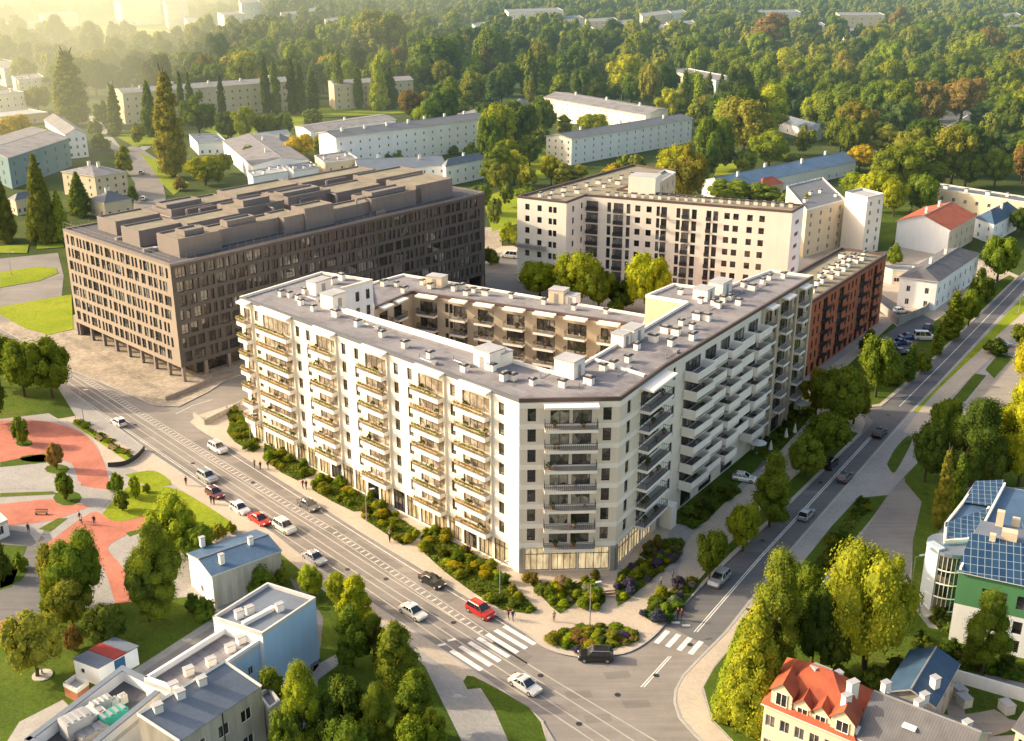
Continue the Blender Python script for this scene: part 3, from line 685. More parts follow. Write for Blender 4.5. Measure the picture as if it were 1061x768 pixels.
for r_ in ((5, 16, 4, 13, 3.8), (16, 34, 6, 12, 3.4), (34, 40, 4, 12, 3.6), (40, 49, 3.5, 9, 4.8), (49, 62, 5, 10, 2.8), (62, 80, 4, 12, 3.6), (78, 92, 4, 16, 4.6),
           (4, 15, 19, 27, 3.4), (15, 30, 16, 24, 3.6), (30, 44, 17, 26, 4.4), (46, 60, 18, 28, 4.6), (60, 76, 16, 26, 3.8), (78, 96, 20, 30, 4.2),
           (6, 18, 33, 42, 3.0), (20, 38, 31, 40, 3.8), (40, 60, 32, 41, 4.2), (63, 90, 34, 42, 3.6)): plant(*r_)
for r_ in ((8, 13, 6, 10, .9, ZD + 3.6), (20, 28, 7, 10, 1.2, ZD + 3.2), (46, 58, 20, 24, .8, ZD + 4.2), (64, 76, 6, 10, .9, ZD + 3.4), (20, 30, 33, 38, 1., ZD + 3.4), (33, 41, 19, 23, 1.3, ZD + 4)): plant(*r_, mat='mauve_cladding', top='mauve_cladding')
for k in range(26):
    u, v = random.uniform(3, 96), random.choice((2.4, 14.3, 15, 29, 30)); q = b_ + e1 * u + e2 * v
    b = MB(); b.box((q.x, q.y, ZD - .3), (random.uniform(1, 2.6), random.uniform(.8, 1.4), random.uniform(.6, 1.3)), ang(b_, c_), random.choice(('metal_grey', 'metal_grey', 'mauve_cladding', 'roof_pale'))); 
    b.build('cooling_unit', orr)
for k in range(14):
    u, v = random.uniform(14, 88), random.uniform(6, 34); q = b_ + e1 * u + e2 * v
    b = MB(); an = random.choice((0, 1)); dd = (e1 if an else e2) * random.uniform(4, 9); b.tube((q.x, q.y, ZD + 3.6), (q.x + dd.x, q.y + dd.y, ZD + 3.6), .28, 'mauve_cladding', 6)
    b.tube((q.x, q.y, ZD), (q.x, q.y, ZD + 3.6), .3, 'metal_grey', 6); b.build('duct', orr)
# ================================================================ OTHER BUILDINGS
def flatroof(root, pts, z, top='roof_membrane', cop='lintel_white', w=.4, h=.4, drop=.3):
    b = MB(); b.poly([(*p, z - .25) for p in ccw([tuple(q) for q in pts])], top) if len(pts) == 4 else None
    if len(pts) != 4:
        pp = ccw([tuple(p) for p in pts])
        for t in tess(pp):
            q = [(*pp[i], z - .25) for i in t]
            if (q[1][0] - q[0][0]) * (q[2][1] - q[0][1]) - (q[2][0] - q[0][0]) * (q[1][1] - q[0][1]) < 0: q = q[::-1]
            b.poly(q, top)
    b.build('roof', root); b = MB(); parapet(b, pts, z, w, h + drop, cop, drop=drop); b.build('parapet', root)
def chim(root, p, h, s=(.9, .6), an=0, mat='lintel_white'):
    b = MB(); b.box(p, (*s, h), an, mat); o = b.build('chimney', root)
    b = MB(); b.box((p[0], p[1], p[2] + h), (s[0] + .14, s[1] + .14, .12), an, 'roof_pale'); b.build('chimney_cap', o)
def house(name, label, cat, pl, pn, pr, zr, wallm='cool_white', roofm='roof_slate', roof='flat', rise=2.5, ridge='r', floors=2, nl=3, nr=6, ww=1.0, wh=1.5, pane='pane_dark', group=None,
          over=.4, cop='metal_white', chimneys=0, limit=100, style='two', zb=0., fh=None, sill=.9, wallm2=None, vent=0):
    """pl, pn, pr: left, near and right eaves corners in the photograph at height zr; fourth corner by parallelogram"""
    L, N, Rr = [Vector(P(x, y, zr)[:2]) for x, y in (pl, pn, pr)]; Bk = L + Rr - N
    cen = (L + Rr) / 2; bd = Building(name, (cen.x, cen.y, 0), label, cat, group); r = bd.root
    fh = fh or (zr - .6) / floors
    def op(a, c, n):
        Ln = (c - a).length
        if n <= 0: return []
        return [(Ln * (k + .5) / n - ww / 2, Ln * (k + .5) / n + ww / 2, zb + i * fh + sill, zb + i * fh + sill + wh, style, 'metal_white', pane) for i in range(floors) for k in range(n)]
    w2 = wallm2 or wallm
    bd.wall(L, N, 0, zr, op(L, N, nl), wallm, .15); bd.wall(N, Rr, 0, zr, op(N, Rr, nr), w2, .15); bd.wall(Rr, Bk, 0, zr, op(Rr, Bk, nl), wallm, .15); bd.wall(Bk, L, 0, zr, [], w2, .15)
    bd.finish(limit)
    if roof == 'flat': flatroof(r, [L, N, Rr, Bk], zr + .2, roofm, cop, .28, .28, .25)
    else:
        # long axis: 'r' = ridge parallel to N-R ; 'l' = parallel to L-N
        if ridge == 'r': a, b2, c, d = L, N, Rr, Bk       # gable ends L-N and R-Bk
        else: a, b2, c, d = N, Rr, Bk, L
        ax = (c - b2).normalized(); cr = (a - b2).normalized()
        a, b2, c, d = a - ax * over + cr * over, b2 - ax * over - cr * over, c + ax * over - cr * over, d + ax * over + cr * over
        wd = (a - b2).length / 2; k = 0 if roof == 'gable' else min(wd * .9, (c - b2).length * .45)
        m1, m2 = (a + b2) / 2 + ax * k, (c + d) / 2 - ax * k; zt = zr + rise
        b = MB(); e = lambda p, z: (p.x, p.y, z)
        faces = [[e(b2, zr), e(c, zr), e(m2, zt), e(m1, zt)], [e(d, zr), e(a, zr), e(m1, zt), e(m2, zt)]]
        if roof == 'hip': faces += [[e(a, zr), e(b2, zr), e(m1, zt)], [e(c, zr), e(d, zr), e(m2, zt)]]
        for f in faces: b.poly([(x, y, z + .12) for x, y, z in f], roofm)
        for f in faces: b.poly([(x, y, z - .1) for x, y, z in reversed(f)], 'metal_white')
        edges = [e(a, zr), e(b2, zr), e(c, zr), e(d, zr)]
        rim = [(b2, c), (d, a)] + ([(a, b2), (c, d)] if roof == 'hip' else [])
        for p, q in rim: b.poly([e(p, zr - .1), e(q, zr - .1), e(q, zr + .12), e(p, zr + .12)], 'metal_white')
        if roof == 'gable':
            for p, q, mm in ((a, b2, m1), (c, d, m2)):
                b.poly([e(p, zr - .1), e(mm, zt - .1), e(mm, zt + .12), e(p, zr + .12)], 'metal_white'); b.poly([e(mm, zt - .1), e(q, zr - .1), e(q, zr + .12), e(mm, zt + .12)], 'metal_white')
        b.build('roof', r)
        if roof == 'gable':
            i1, i2 = ax * (over + .02), -ax * (over + .02)
            for p, q, mm, s in ((a, b2, m1, i1), (c, d, m2, i2)):
                sh = cr * over; p2, q2 = (p - sh if p in (a, d) else p + sh), (q + sh if q in (b2, c) else q - sh)
                g = MB(); g.poly([e(p2 + s, zr - .05), e(q2 + s, zr - .05), e(mm + s, zt - .12)], wallm); g.build('gable_wall', r)
        b = MB(); b.tube(e(m1, zt + .14), e(m2, zt + .14), .12, 'metal_grey', 5); b.build('ridge_cap', r)
        for i in range(chimneys):
            t = (i + .6) / (chimneys + .2); q = m1.lerp(m2, t) + cr * random.choice((-.25, .2)) * wd; chim(r, (q.x, q.y, zt - rise * .45), rise * .45 + 1.3, (1.1, .7), ang(b2, c))
    if roof == 'flat':
        for i in range(vent):
            q = L.lerp(N, random.uniform(.2, .8)) + (Rr - N) * ((i + .5) / vent); m, cc = ventmesh(random.choice((0, 1, 2)))
            o = inst('roof_vent', m, r, Vector((q.x, q.y, zr)) - r.location, ang(N, Rr)); inst('vent_cap', cc, o)
    return r, L, N, Rr, Bk
# white L-shaped block behind the courtyard
random.seed(5)
ZW = 24.6
q = [Vector(P(x, y, ZW)[:2]) for x, y in ((536, 205), (587, 211), (607, 203.5), (821, 221), (833, 214), (748, 207), (640, 198), (700, 178), (656, 172))]
wl = Building('apartment_building', ((q[0].x + q[3].x) / 2, q[1].y + 10, 0), 'white L-shaped apartment block with dark vertical balcony strips behind the courtyard trees', 'apartment building')
def colops(us, w, n=7, fh=3.35, z0=1.4, h=1.7): return rows(z0, n, fh, h, us, w, 'two', 'metal_dark', 'pane_dark')
L01 = (q[1] - q[0]).length; L12 = (q[2] - q[1]).length; L23 = (q[3] - q[2]).length
wl.wall(q[0], q[1], 0, ZW, colops([L01 * .21, L01 * .46], 1.4) + colops([L01 * .68, L01 * .77], 1.1), 'white_render')
wl.wall(q[1], q[2], 0, ZW, colops([L12 * .35, L12 * .8], 1.), 'white_render')
def fr(px): return (px - 607) / (821 - 607) * L23
o_ = []
for x in (664, 676, 757, 766, 780, 792): o_ += colops([fr(x)], 1.5)
STR = ((608, 621), (631, 635), (638, 648.5), (652, 656), (684, 687.5), (689, 695), (705, 709), (711, 718.5), (721, 726), (736, 741), (743, 748))
for x0, x1 in STR: o_ += rows(.6, 7, 3.35, 2.7, [fr((x0 + x1) / 2)], fr(x1) - fr(x0), 'grid', 'metal_dark', 'pane_pale' if x1 - x0 > 7 else 'pane_grid')
wl.wall(q[2], q[3], 0, ZW, o_, 'white_render', .35, 'metal_dark')
wl.wall(q[3], q[4], 0, ZW, rows(4, 6, 3.35, 1.1, [(q[4] - q[3]).length * .5], 3.2, 'plain', 'metal_dark', 'pane_dark'), 'cool_white')
for i in range(4, 9): wl.wall(q[i], q[(i + 1) % 9], 0, ZW, [], 'white_render')
wl.finish(100); flatroof(wl.root, q, ZW + .3, 'roof_khaki', 'coping_dark', .5, .3)
for x0, x1 in (STR[0], STR[2], STR[5], STR[7], STR[9]):
    for i in range(7):
        b = MB(); u0, u1 = fr(x0), fr(x1); w = along(q[2], q[3], (u0 + u1) / 2, .35, .45 + i * 3.35); b.box(w, (u1 - u0, .7, .15), ang(q[2], q[3]), 'metal_grey')
        w = along(q[2], q[3], (u0 + u1) / 2, .68, .6 + i * 3.35); b.box(w, (u1 - u0, .05, 1.0), ang(q[2], q[3]), 'metal_dark'); b.build('balcony', wl.root)
b = MB(); w = along(q[0], q[1], L01 * .3, .7, 10.6); b.box(w, (L01 * .6, 1.4, 1.1), ang(q[0], q[1]), 'metal_grey'); b.build('balcony', wl.root)
px = [(x, 203 + (x - 630) * .063) for x in range(630, 820, 9)] + [(x, 204 - (x - 560) * .22) for x in range(560, 660, 12)] + [(x + 4, 208 - (x - 560) * .22) for x in range(566, 640, 14)]
vents(wl.root, [p for p in px], ZW, ang(q[2], q[3]), None)
random.seed(6)
p = P(668, 199, ZW); b = MB(); b.box((p[0], p[1], ZW - .2), (8, 7, 5.2), ang(q[2], q[3]), 'white_render', 'roof_pale'); b.build('lift_tower', wl.root)
# attached tan annex right of the tower
house('annex_building', 'beige brick annex behind the roof of the white L-shaped block', 'building', (672, 187), (684, 190), (700, 180), ZW + 2.5, 'sand_brick', 'roof_membrane', floors=8, nl=3, nr=3, ww=1.1, wh=1.7)
# brick building at the end of the right wing
ZB = 17.6
qb = [Vector(P(x, y, ZB)[:2]) for x, y in ((830, 322), (918.5, 266), (871, 259))]; qb.append(qb[0] + qb[2] - qb[1])
bk = Building('apartment_building', ((qb[0].x + qb[1].x) / 2, (qb[0].y + qb[1].y) / 2 + 3, 0), 'red brick apartment block with dark balconies at the end of the cream courtyard block', 'apartment building')
Lb = (qb[1] - qb[0]).length; o_ = []
strips = [(.24, .29), (.42, .475), (.67, .73), (.85, .89)]
for i in range(5):
    z = 3.4 + i * 2.85
    for s, e in strips: o_.append((Lb * s, Lb * e, z - .3, z + 2.1, 'two', 'metal_dark', 'pane_dark'))
    for s in (.155, .2, .335, .37, .53, .575, .62, .78, .815, .935): o_.append((Lb * s - .5, Lb * s + .5, z + .2, z + 2.0, 'plain', 'metal_dark', 'pane_dark'))
for k in range(14): o_.append((Lb * (.1 + k * .063), Lb * (.1 + k * .063) + 2.0, .3, 2.7, 'shop', 'metal_dark', 'pane_dark'))
bk.wall(qb[0], qb[1], 0, ZB, o_, 'red_brick', .3)
bk.wall(qb[1], qb[2], 0, ZB, rows(1, 5, 3.1, 1.6, [4, 8], 1.2), 'red_brick'); bk.wall(qb[2], qb[3], 0, ZB, [], 'red_brick'); bk.wall(qb[3], qb[0], 0, ZB, [], 'red_brick')
bk.finish(100); flatroof(bk.root, qb, ZB + .4, 'roof_khaki', 'coping_dark', .5, .4)
for s, e in strips:
    for i in range(5):
        b = MB(); w = along(qb[0], qb[1], Lb * (s + e) / 2, .6, 3.0 + i * 2.85); b.box(w, (Lb * (e - s) + .8, 1.2, .18), ang(qb[0], qb[1]), 'metal_dark')
        n = 10
        for k in range(n + 1): w = along(qb[0], qb[1], Lb * s - .4 + (Lb * (e - s) + .8) * k / n, 1.15, 3.1 + i * 2.85); b.box(w, (.07, .05, 1.05), ang(qb[0], qb[1]), 'metal_dark')
        b.build('balcony', bk.root)
vents(bk.root, [(850, 288), (856, 284), (862, 280), (868, 277), (874, 273), (880, 271), (860, 289), (867, 285), (873, 281), (879, 277), (886, 273), (892, 270), (884, 268), (845, 296), (852, 293), (843, 303), (872, 268), (895, 266)], ZB + .1, ang(qb[0], qb[1]), 1)
# right-hand villas
H_ = house
H_('villa', 'white villa with an orange red tiled gable roof beside the tree belt on the right', 'house', (930, 229), (984, 239), (1011, 224), 8.4, 'cool_white', 'orange_tile', 'gable', 3.2, 'r', 2, 0, 5, 1.0, 1.5, chimneys=2, wallm2='pale_yellow', fh=3.6)
H_('house', 'low white house with a dark navy hipped roof behind the orange roofed villa', 'house', (1011, 226), (1030, 233), (1056, 219), 6.5, 'cool_white', 'seam_navy', 'hip', 3.0, 'r', 2, 2, 4, .9, 1.3, chimneys=1)
H_('villa', 'narrow white villa with a slate blue roof beside the right hand road', 'house', (933, 287), (971.6, 292), (1014.6, 263), 8.2, 'cool_white', 'seam_charcoal', 'hip', 2.0, 'r', 2, 2, 8, 1.0, 1.6, chimneys=2, fh=3.6)
H_('apartment_building', 'long cream building with a flat dark roof at the right edge of the town', 'building', (966, 190), (971, 196), (1085, 214), 8.5, 'pale_yellow', 'roof_slate', 'flat', 0, 'r', 2, 1, 9, 1.2, 1.4, chimneys=0, vent=5)
H_('garage', 'low flat garage between the orange roofed villa and the brick block', 'garage', (905, 275), (925, 281), (966, 283), 4.0, 'grey_beige', 'roof_slate', 'flat', floors=1, nl=1, nr=4, ww=1.6, wh=1.2)
H_('apartment_building', 'white slab with a dark flat roof behind the white L-shaped block', 'apartment building', (815, 194), (836, 219), (876, 208), 15.0, 'pale_yellow', 'roof_slate', 'flat', floors=5, nl=3, nr=4, vent=4)
H_('tower_block', 'narrow white stair tower standing beside the dark roofed slab', 'tower', (876, 200), (899, 206), (916, 202), 18.2, 'white_render', 'roof_pale', 'flat', floors=6, nl=0, nr=2, ww=1.0, wh=1.4)
H_('long_building', 'long low white building with a bright blue roof and small dormers', 'building', (728, 187), (752, 196), (887, 167), 5.6, 'cool_white', 'roof_blue', 'gable', 2.6, 'r', 1, 2, 16, .9, 1.2, chimneys=4)
H_('house', 'small house with a red roof in front of the long blue roofed building', 'house', (778, 190), (789, 195), (812, 190), 4.2, 'cream_render', 'red_tile', 'hip', 2.4, 'r', 1, 1, 3)
H_('hall', 'low hall with a pale grey blue roof among the trees', 'building', (800, 124), (846, 137), (852, 134), 5.0, 'cool_white', 'roof_greyblue', 'gable', 3., 'l', 1, 4, 2, chimneys=0)
# central white barracks
H_('barrack_block', 'long white four-storey block with grey roof whose near corner faces the camera', 'apartment building', (566, 141), (592.5, 144), (717.5, 123), 11.8, 'white_render', 'roof_slate', 'gable', 1.6, 'r', 4, 4, 15, .8, 1.2, chimneys=3, wallm2='cool_white', fh=2.85, over=.7)
H_('barrack_block', 'cream long block with pale grey roof standing behind the white four-storey block', 'apartment building', (564, 101), (669, 119.5), (692, 113.5), 11.5, 'white_render', 'roof_membrane', 'gable', 1.6, 'l', 4, 18, 2, .8, 1.2, chimneys=3, fh=2.8, over=.7)
H_('apartment_building', 'white block with grey roof and terraces behind the row of poplars in the middle', 'apartment building', (688, 73), (742, 84), (768.5, 82), 13.5, 'white_render', 'roof_membrane', 'flat', floors=4, nl=7, nr=3, vent=5, fh=3.2)
H_('barrack_block', 'very long white block with small windows and grey roof behind the office building', 'apartment building', (330, 138), (348, 142.5), (503.5, 122.5), 14.5, 'cool_white', 'roof_slate', 'gable', 1.6, 'r', 4, 1, 17, .8, 1.2, chimneys=7, fh=3.3, over=.7)
H_('barrack_block', 'low pale block with a flat grey roof behind the very long white block', 'building', (306, 131), (322, 137), (410, 124), 9, 'cool_white', 'roof_membrane', 'gable', 1.2, 'r', 2, 1, 0, chimneys=1)
H_('house', 'grey hipped roof house at the right end of the very long white block', 'house', (470, 119), (498, 124), (525, 119), 6, 'cool_white', 'roof_membrane', 'hip', 3.4, 'r', 1, 3, 3)
H_('house', 'small grey hipped roof house left of the twin tall poplars', 'house', (526, 107), (543, 111), (552, 108), 6, 'cool_white', 'roof_slate', 'hip', 3.0, 'r', 1, 3, 3)
H_('school_building', 'white building with a slate blue roof and a white gable right behind the office building', 'building', (459, 171), (462, 173), (502, 165), 8.0, 'cool_white', 'roof_greyblue', 'hip', 2.4, 'r', 2, 1, 5, .9, 1.3, chimneys=1)
H_('school_building', 'low white wing with a grey roof joined to the slate blue roofed building', 'building', (366, 167), (372, 176), (462, 172), 6.5, 'cool_white', 'roof_greyblue', 'gable', 2.4, 'r', 2, 1, 10, .8, 1.2, chimneys=2)
H_('hall', 'white hall with a broad grey roof and roof lights left of the yellow trees', 'hall', (231, 146), (262, 172), (320, 166), 7.0, 'cool_white', 'roof_membrane', 'gable', 2.2, 'l', 2, 5, 5, chimneys=2)
H_('hall', 'low grey roofed hall at the edge of the lawn with poplars', 'hall', (196, 140), (205, 149), (236, 148), 5.5, 'cool_white', 'roof_greyblue', 'flat', floors=1, nl=2, nr=4, vent=2)
H_('house', 'small house with a grey hipped roof beside the yellow trees', 'house', (278, 144), (290, 147), (303, 145), 5, 'cool_white', 'roof_slate', 'hip', 2.6, 'r', 1, 2, 2)
H_('barrack_block', 'long cream four-storey block behind the row of dark poplars', 'apartment building', (119, 92), (127, 97), (305, 84), 17, 'cream_render', 'roof_membrane', 'gable', 1.4, 'r', 4, 2, 22, 1, 1.5, chimneys=5, fh=4)
H_('barrack_block', 'cream block continuing the long row behind the poplars on the right', 'apartment building', (340, 84), (346, 88), (428, 83), 15, 'cream_render', 'roof_membrane', 'gable', 1.4, 'r', 4, 1, 9, 1, 1.5, fh=3.5)
H_('annex_building', 'white annex with a mauve grey box roof just behind the office building', 'building', (326, 162), (337, 170), (371, 165), 8, 'pale_yellow', 'roof_membrane', 'flat', floors=2, nl=1, nr=3, vent=3)
H_('annex_building', 'white low annex right behind the middle of the office building', 'building', (296, 172), (304, 178), (330, 174), 6.5, 'cool_white', 'roof_greyblue', 'flat', floors=1, nl=1, nr=4, vent=3)
H_('annex_building', 'white metal roofed annex left of the low white annex behind the office building', 'building', (256, 178), (262, 184), (298, 178), 6.5, 'cool_white', 'roof_pale', 'flat', floors=1, nl=1, nr=5, vent=4)
H_('house', 'white long shed with a pale roof behind the hall with roof lights', 'building', (262, 140), (268, 143), (300, 139), 5, 'cool_white', 'roof_pale', 'gable', 1.5, 'r', 1, 1, 5)
# left edge
H_('teal_building', 'teal green office block with a grey roof at the left edge', 'building', (-30, 150), (8, 164), (71, 143), 12.5, 'teal_wall', 'roof_membrane', 'gable', .8, 'r', 3, 3, 6, 1.3, 2., fh=3.8)
H_('apartment_building', 'white block with a tall grey pitched roof behind the teal building', 'apartment building', (46, 124), (68, 140), (89, 138), 11, 'cool_white', 'roof_membrane', 'gable', 2.5, 'l', 3, 4, 3)
H_('house', 'three-storey cream house with a grey hipped roof left of the office building', 'house', (64, 178), (98, 183), (131, 178), 9.0, 'pale_yellow', 'roof_membrane', 'hip', 2.6, 'r', 3, 3, 4, .9, 1.3, chimneys=2)
H_('house', 'lower cream house with a hipped slate roof just behind the corner of the office building', 'house', (92, 207), (108, 211), (136, 206), 5.6, 'pale_yellow', 'roof_slate', 'hip', 2.8, 'r', 1, 2, 3, chimneys=2)
H_('house', 'small yellow house half hidden by the tall conifers on the left', 'house', (10, 206), (16, 208), (38, 204), 5.5, 'pale_yellow', 'roof_slate', 'hip', 2, 'r', 1, 1, 4)
H_('apartment_building', 'white flat block at the left edge, farthest of the left edge blocks', 'apartment building', (-20, 66), (4, 72), (27, 67), 12, 'white_render', 'roof_membrane', 'flat', floors=4, nl=3, nr=3, vent=2)
H_('apartment_building', 'white block with a grey roof and a stepped wing at the left edge', 'apartment building', (12, 79), (19, 84), (47, 81), 12, 'white_render', 'roof_membrane', 'flat', floors=4, nl=2, nr=4, vent=3)
H_('apartment_building', 'white nearest block of the three flat blocks at the left edge', 'apartment building', (-20, 95), (-4, 99), (25, 96), 12, 'white_render', 'roof_membrane', 'flat', floors=3, nl=2, nr=4, vent=2)
H_('garage', 'long low flat garage row below the white blocks at the left edge', 'garage', (-20, 118), (0, 122), (50, 117), 5, 'cream_render', 'roof_pale', 'flat', floors=1, nl=2, nr=5)
# far buildings seen over the woods
far = [((785 - 560, 13), (232, 16), (254, 15), 22, 'tall white block with blue grey top far beyond the left woods'), ((410 / 3.49, 0), (125, 3), (166, 2), 28, 'very pale tower block far away at the top left'),
       ((168, 0), (172, 4), (194, 3), 30, 'pale high tower slab at the top edge, left of centre'), ((247, 0), (250, 4), (270, 3), 30, 'pale high tower slab at the top edge over the white block'),
       ((523, 10), (527, 13), (584, 11), 22, 'long row of pale terraces far beyond the woods in the middle'), ((606, 20), (609, 23), (640, 21), 15, 'low white buildings far beyond the woods, left of the pinkish one'),
       ((663, 14), (666, 18), (696, 14), 20, 'pinkish far block at the edge of the distant forest'), ((780, 11), (784, 14), (830, 13), 16, 'row of white far houses before the distant forest on the right'),
       ((866, 13), (870, 16), (917, 16), 20, 'long cream far block in front of the dark distant forest'), ((993, 25), (997, 28), (1010, 27), 14, 'small far orange pink house at the right'),
       ((1033, 27), (1036, 31), (1065, 29), 14, 'far cream house at the top right edge'), ((820, 45), (824, 49), (842, 48), 7, 'blue roofed low building in the right woods'),
       ((700 + 55, 48), (758, 52), (775, 50), 7, 'pale flat building peeping out of the middle woods'), ((0, 24), (3, 27), (52, 24), 14, 'sunlit pale roofs at the far left'),
       ((690, 5 + 18), (694, 27), (722, 25), 14, 'long low pale block left of the pinkish row'), ((940, 12), (944, 15), (970, 14), 14, 'pale far houses at the forest edge on the right'), ((46, 36), (50, 39), (96, 36), 10, 'pale low hall in the sunny far fields'), ((265 + 9, 53), (278, 57), (292, 56), 8, 'small far house with a red roof in the left woods')]
side_ = ['just above the grey hipped houses', 'left of centre']
for k, (x, y, w_, h, t) in enumerate(((303, 13, 26, 12, 'pale far house over the left woods'), (322, 10, 18, 12, 'small white far house beside the pale one over the left woods'), (452, 26, 24, 8, 'low pale hut row in the centre left woods'), (497, 25, 16, 8, 'low white roof deep in the centre woods'), (592, 18, 26, 12, 'white far row right of the pale terraces'), (606, 30, 22, 10, 'low white houses in front of the pinkish block'),
        (632, 33, 20, 10, 'small low white house in the centre right woods'), (650, 22, 22, 12, 'white far house left of the pinkish block'), (680, 27, 26, 12, 'pale far roofs under the pinkish block'), (575, 62, 14, 7, 'small house with a red roof near the twin poplars'), (538, 71, 12, 7, 'tiny pale house left of the twin poplars'), (846, 25, 18, 12, 'pale far house over the right woods'), (884, 30, 22, 12, 'low cream far house over the right woods'),
        (935, 28, 22, 12, 'small pale far house in the dark right woods'), (1000, 42, 24, 12, 'cream far house near the top right corner'), (862, 52, 20, 8, 'pale low roof in the right woods'), (770, 30, 18, 10, 'white low house in the woods right of centre'), (717, 44, 14, 8, 'small white roof left of the terraced white block'), (200, 18, 20, 14, 'pale far block in the sunny haze left'), (60, 14, 40, 14, 'bright hazy far block at the top left'), (25, 40, 40, 9, 'long pale far hall at the left edge'),
        (345, 20, 18, 10, 'white far house above the long cream poplar block'), (555, 22, 20, 10, 'pale far house below the pale terraces'), (700, 12, 24, 12, 'pale far house at the distant forest edge right of centre'), (1045, 15, 26, 12, 'pale far house at the forest edge in the top right corner'))): far.append(((x - w_ / 2, y), (x - w_ / 2 + 4, y + 3), (x + w_ / 2, y + 1), h, t))
for l, n_, r_, h, lab in far:
    red = 'red roof' in lab
    H_('far_building', lab, 'building', l, n_, r_, h, 'cream_render' if ('pink' in lab or 'cream' in lab or 'orange' in lab) else 'white_render', 'red_tile' if red else 'roof_membrane', 'hip' if red else 'flat', floors=min(4, max(2, int(h / 3.2))), nl=2, nr=5, ww=1.4, wh=1.5)
# ================================================================ FOREGROUND BUILDINGS
random.seed(21)
r, *_ = H_('house', 'white rendered house with a bright blue metal roof beside the parked cars', 'house', (194.8, 574), (219.5, 597), (291, 571), 5.5, 'cool_white', 'roof_blue', 'gable', .9, 'r', 1, 1, 0, .9, 1.1, over=.15, wallm2='old_plaster')
for x, y in ((230, 584), (260, 566), (210, 566)): chim(r, P(x, y, 6.0), 1.5, (.7, .6), .7)
r, L, N, Rr, Bk = H_('workshop_building', 'light blue flat roofed building, highest of the joined blocks at the lower left', 'building', (221, 642), (272, 659), (327, 622), 9.3, 'cool_white', 'roof_greyblue', 'flat', floors=1, nl=0, nr=0, wallm2='light_blue_wall')
for x, y in ((248, 641), (259, 637), (290, 634)): chim(r, P(x, y, 9.1), 1.2, (1.0, .7), .7)
b = MB(); p = P(268, 641, 9.1); b.box(p, (5, .6, .7), R(50), 'lintel_white'); b.build('duct', r)
r, L, N, Rr, Bk = H_('workshop_building', 'low flat roofed building between the light blue block and the grey pitched roof', 'building', (150, 708), (190, 722), (279, 663), 7.6, 'cool_white', 'roof_membrane', 'flat', floors=2, nl=0, nr=6, ww=.8, wh=1.2, wallm2='light_blue_wall')
b = MB(); parapet(b, [L, N, Rr, Bk], 8.4, .35, .7, 'cool_white', drop=.6, out=0); b.build('parapet_wall', r)
for x, y in ((250, 667), (239, 676), (196, 700), (219, 690), (180, 716)): chim(r, P(x, y, 7.4), 1.1, (1.1, .8), .7)
# pitched workshop
bd = Building('workshop_building', tuple(P(215, 740, 0)), 'grey plastered workshop with a single pitched blue grey roof and three chimneys along its edge', 'building')
wh, wl_ = 10.0, 8.2
Lw, Tw = Vector(P(143, 741, wh)[:2]), Vector(P(233, 686, wh)[:2]); Rw, Nw = Vector(P(271, 712, wl_)[:2]), Vector(P(186, 769, wl_)[:2])
LL = (Rw - Nw).length
bd.wall(Nw, Rw, 0, wl_, [(LL * t - .8, LL * t + .8, z, z + 1.7, 'two', 'lintel_white', 'pane_dark') for t in (.22, .5, .78) for z in (1.2, 5.0)], 'old_plaster', .15)
bd.wall(Lw, Nw, 0, wl_, [], 'old_plaster'); bd.wall(Rw, Tw, 0, wl_, [], 'old_plaster'); bd.wall(Tw, Lw, 0, wh, [], 'old_plaster')
g = MB(); v3 = lambda p, z: (p.x, p.y, z)
g.poly([v3(Lw, wl_), v3(Nw, wl_), v3(Lw, wh)], 'old_plaster'); g.build('gable_wall', bd.root); g = MB(); g.poly([v3(Rw, wl_), v3(Tw, wl_), v3(Tw, wh)], 'old_plaster'); g.build('gable_wall', bd.root); bd.finish()
g = MB(); g.poly([v3(Lw, wh + .05), v3(Nw, wl_ + .05), v3(Rw, wl_ + .05), v3(Tw, wh + .05)], 'seam_charcoal'); o = g.build('roof', bd.root)
o.data.materials[0] = M['roof_greyblue']
g = MB(); 
for p, q, z0, z1 in ((Tw, Rw, wh, wl_), (Lw, Nw, wh, wl_), (Lw, Tw, wh, wh)):
    g.tube((p.x, p.y, z0 + .1), (q.x, q.y, z1 + .1), .22, 'lintel_white', 4)
g.build('coping', bd.root)
for t in (.1, .35, .6): q = Lw.lerp(Tw, t + .05) + (Rw - Tw).normalized() * .9; chim(bd.root, (q.x, q.y, wh - .4), 1.0, (1.0, .8), .7)
g = MB(); q = along(Nw, Rw, LL * .5, .05); g.tube((q[0], q[1], 0), (q[0], q[1], wl_), .07, 'metal_dark', 5); g.build('downpipe', bd.root)
H_('lean_to', 'small lean-to with a blue grey roof and dark doorway beside the pitched workshop', 'shed', (268, 722), (279, 737), (290, 729), 5.0, 'old_plaster', 'roof_greyblue', 'flat', floors=1, nl=0, nr=1, ww=1.4, wh=2.4, sill=.1)
r, L, N, Rr, Bk = H_('service_building', 'low building with high white parapets around machinery on its sunken roof, lower left', 'building', (28, 779), (74, 806), (173, 724), 5.4, 'cool_white', 'roof_dark', 'flat', floors=1, nl=0, nr=0)
b = MB(); parapet(b, [L, N, Rr, Bk], 7.0, .5, 1.8, 'cool_white', drop=1.8, out=0); b.build('parapet_wall', r)
b = MB(); parapet(b, [L, N, Rr, Bk], 7.15, .8, .15, 'roof_greyblue', drop=.15, out=.1); b.build('coping', r)
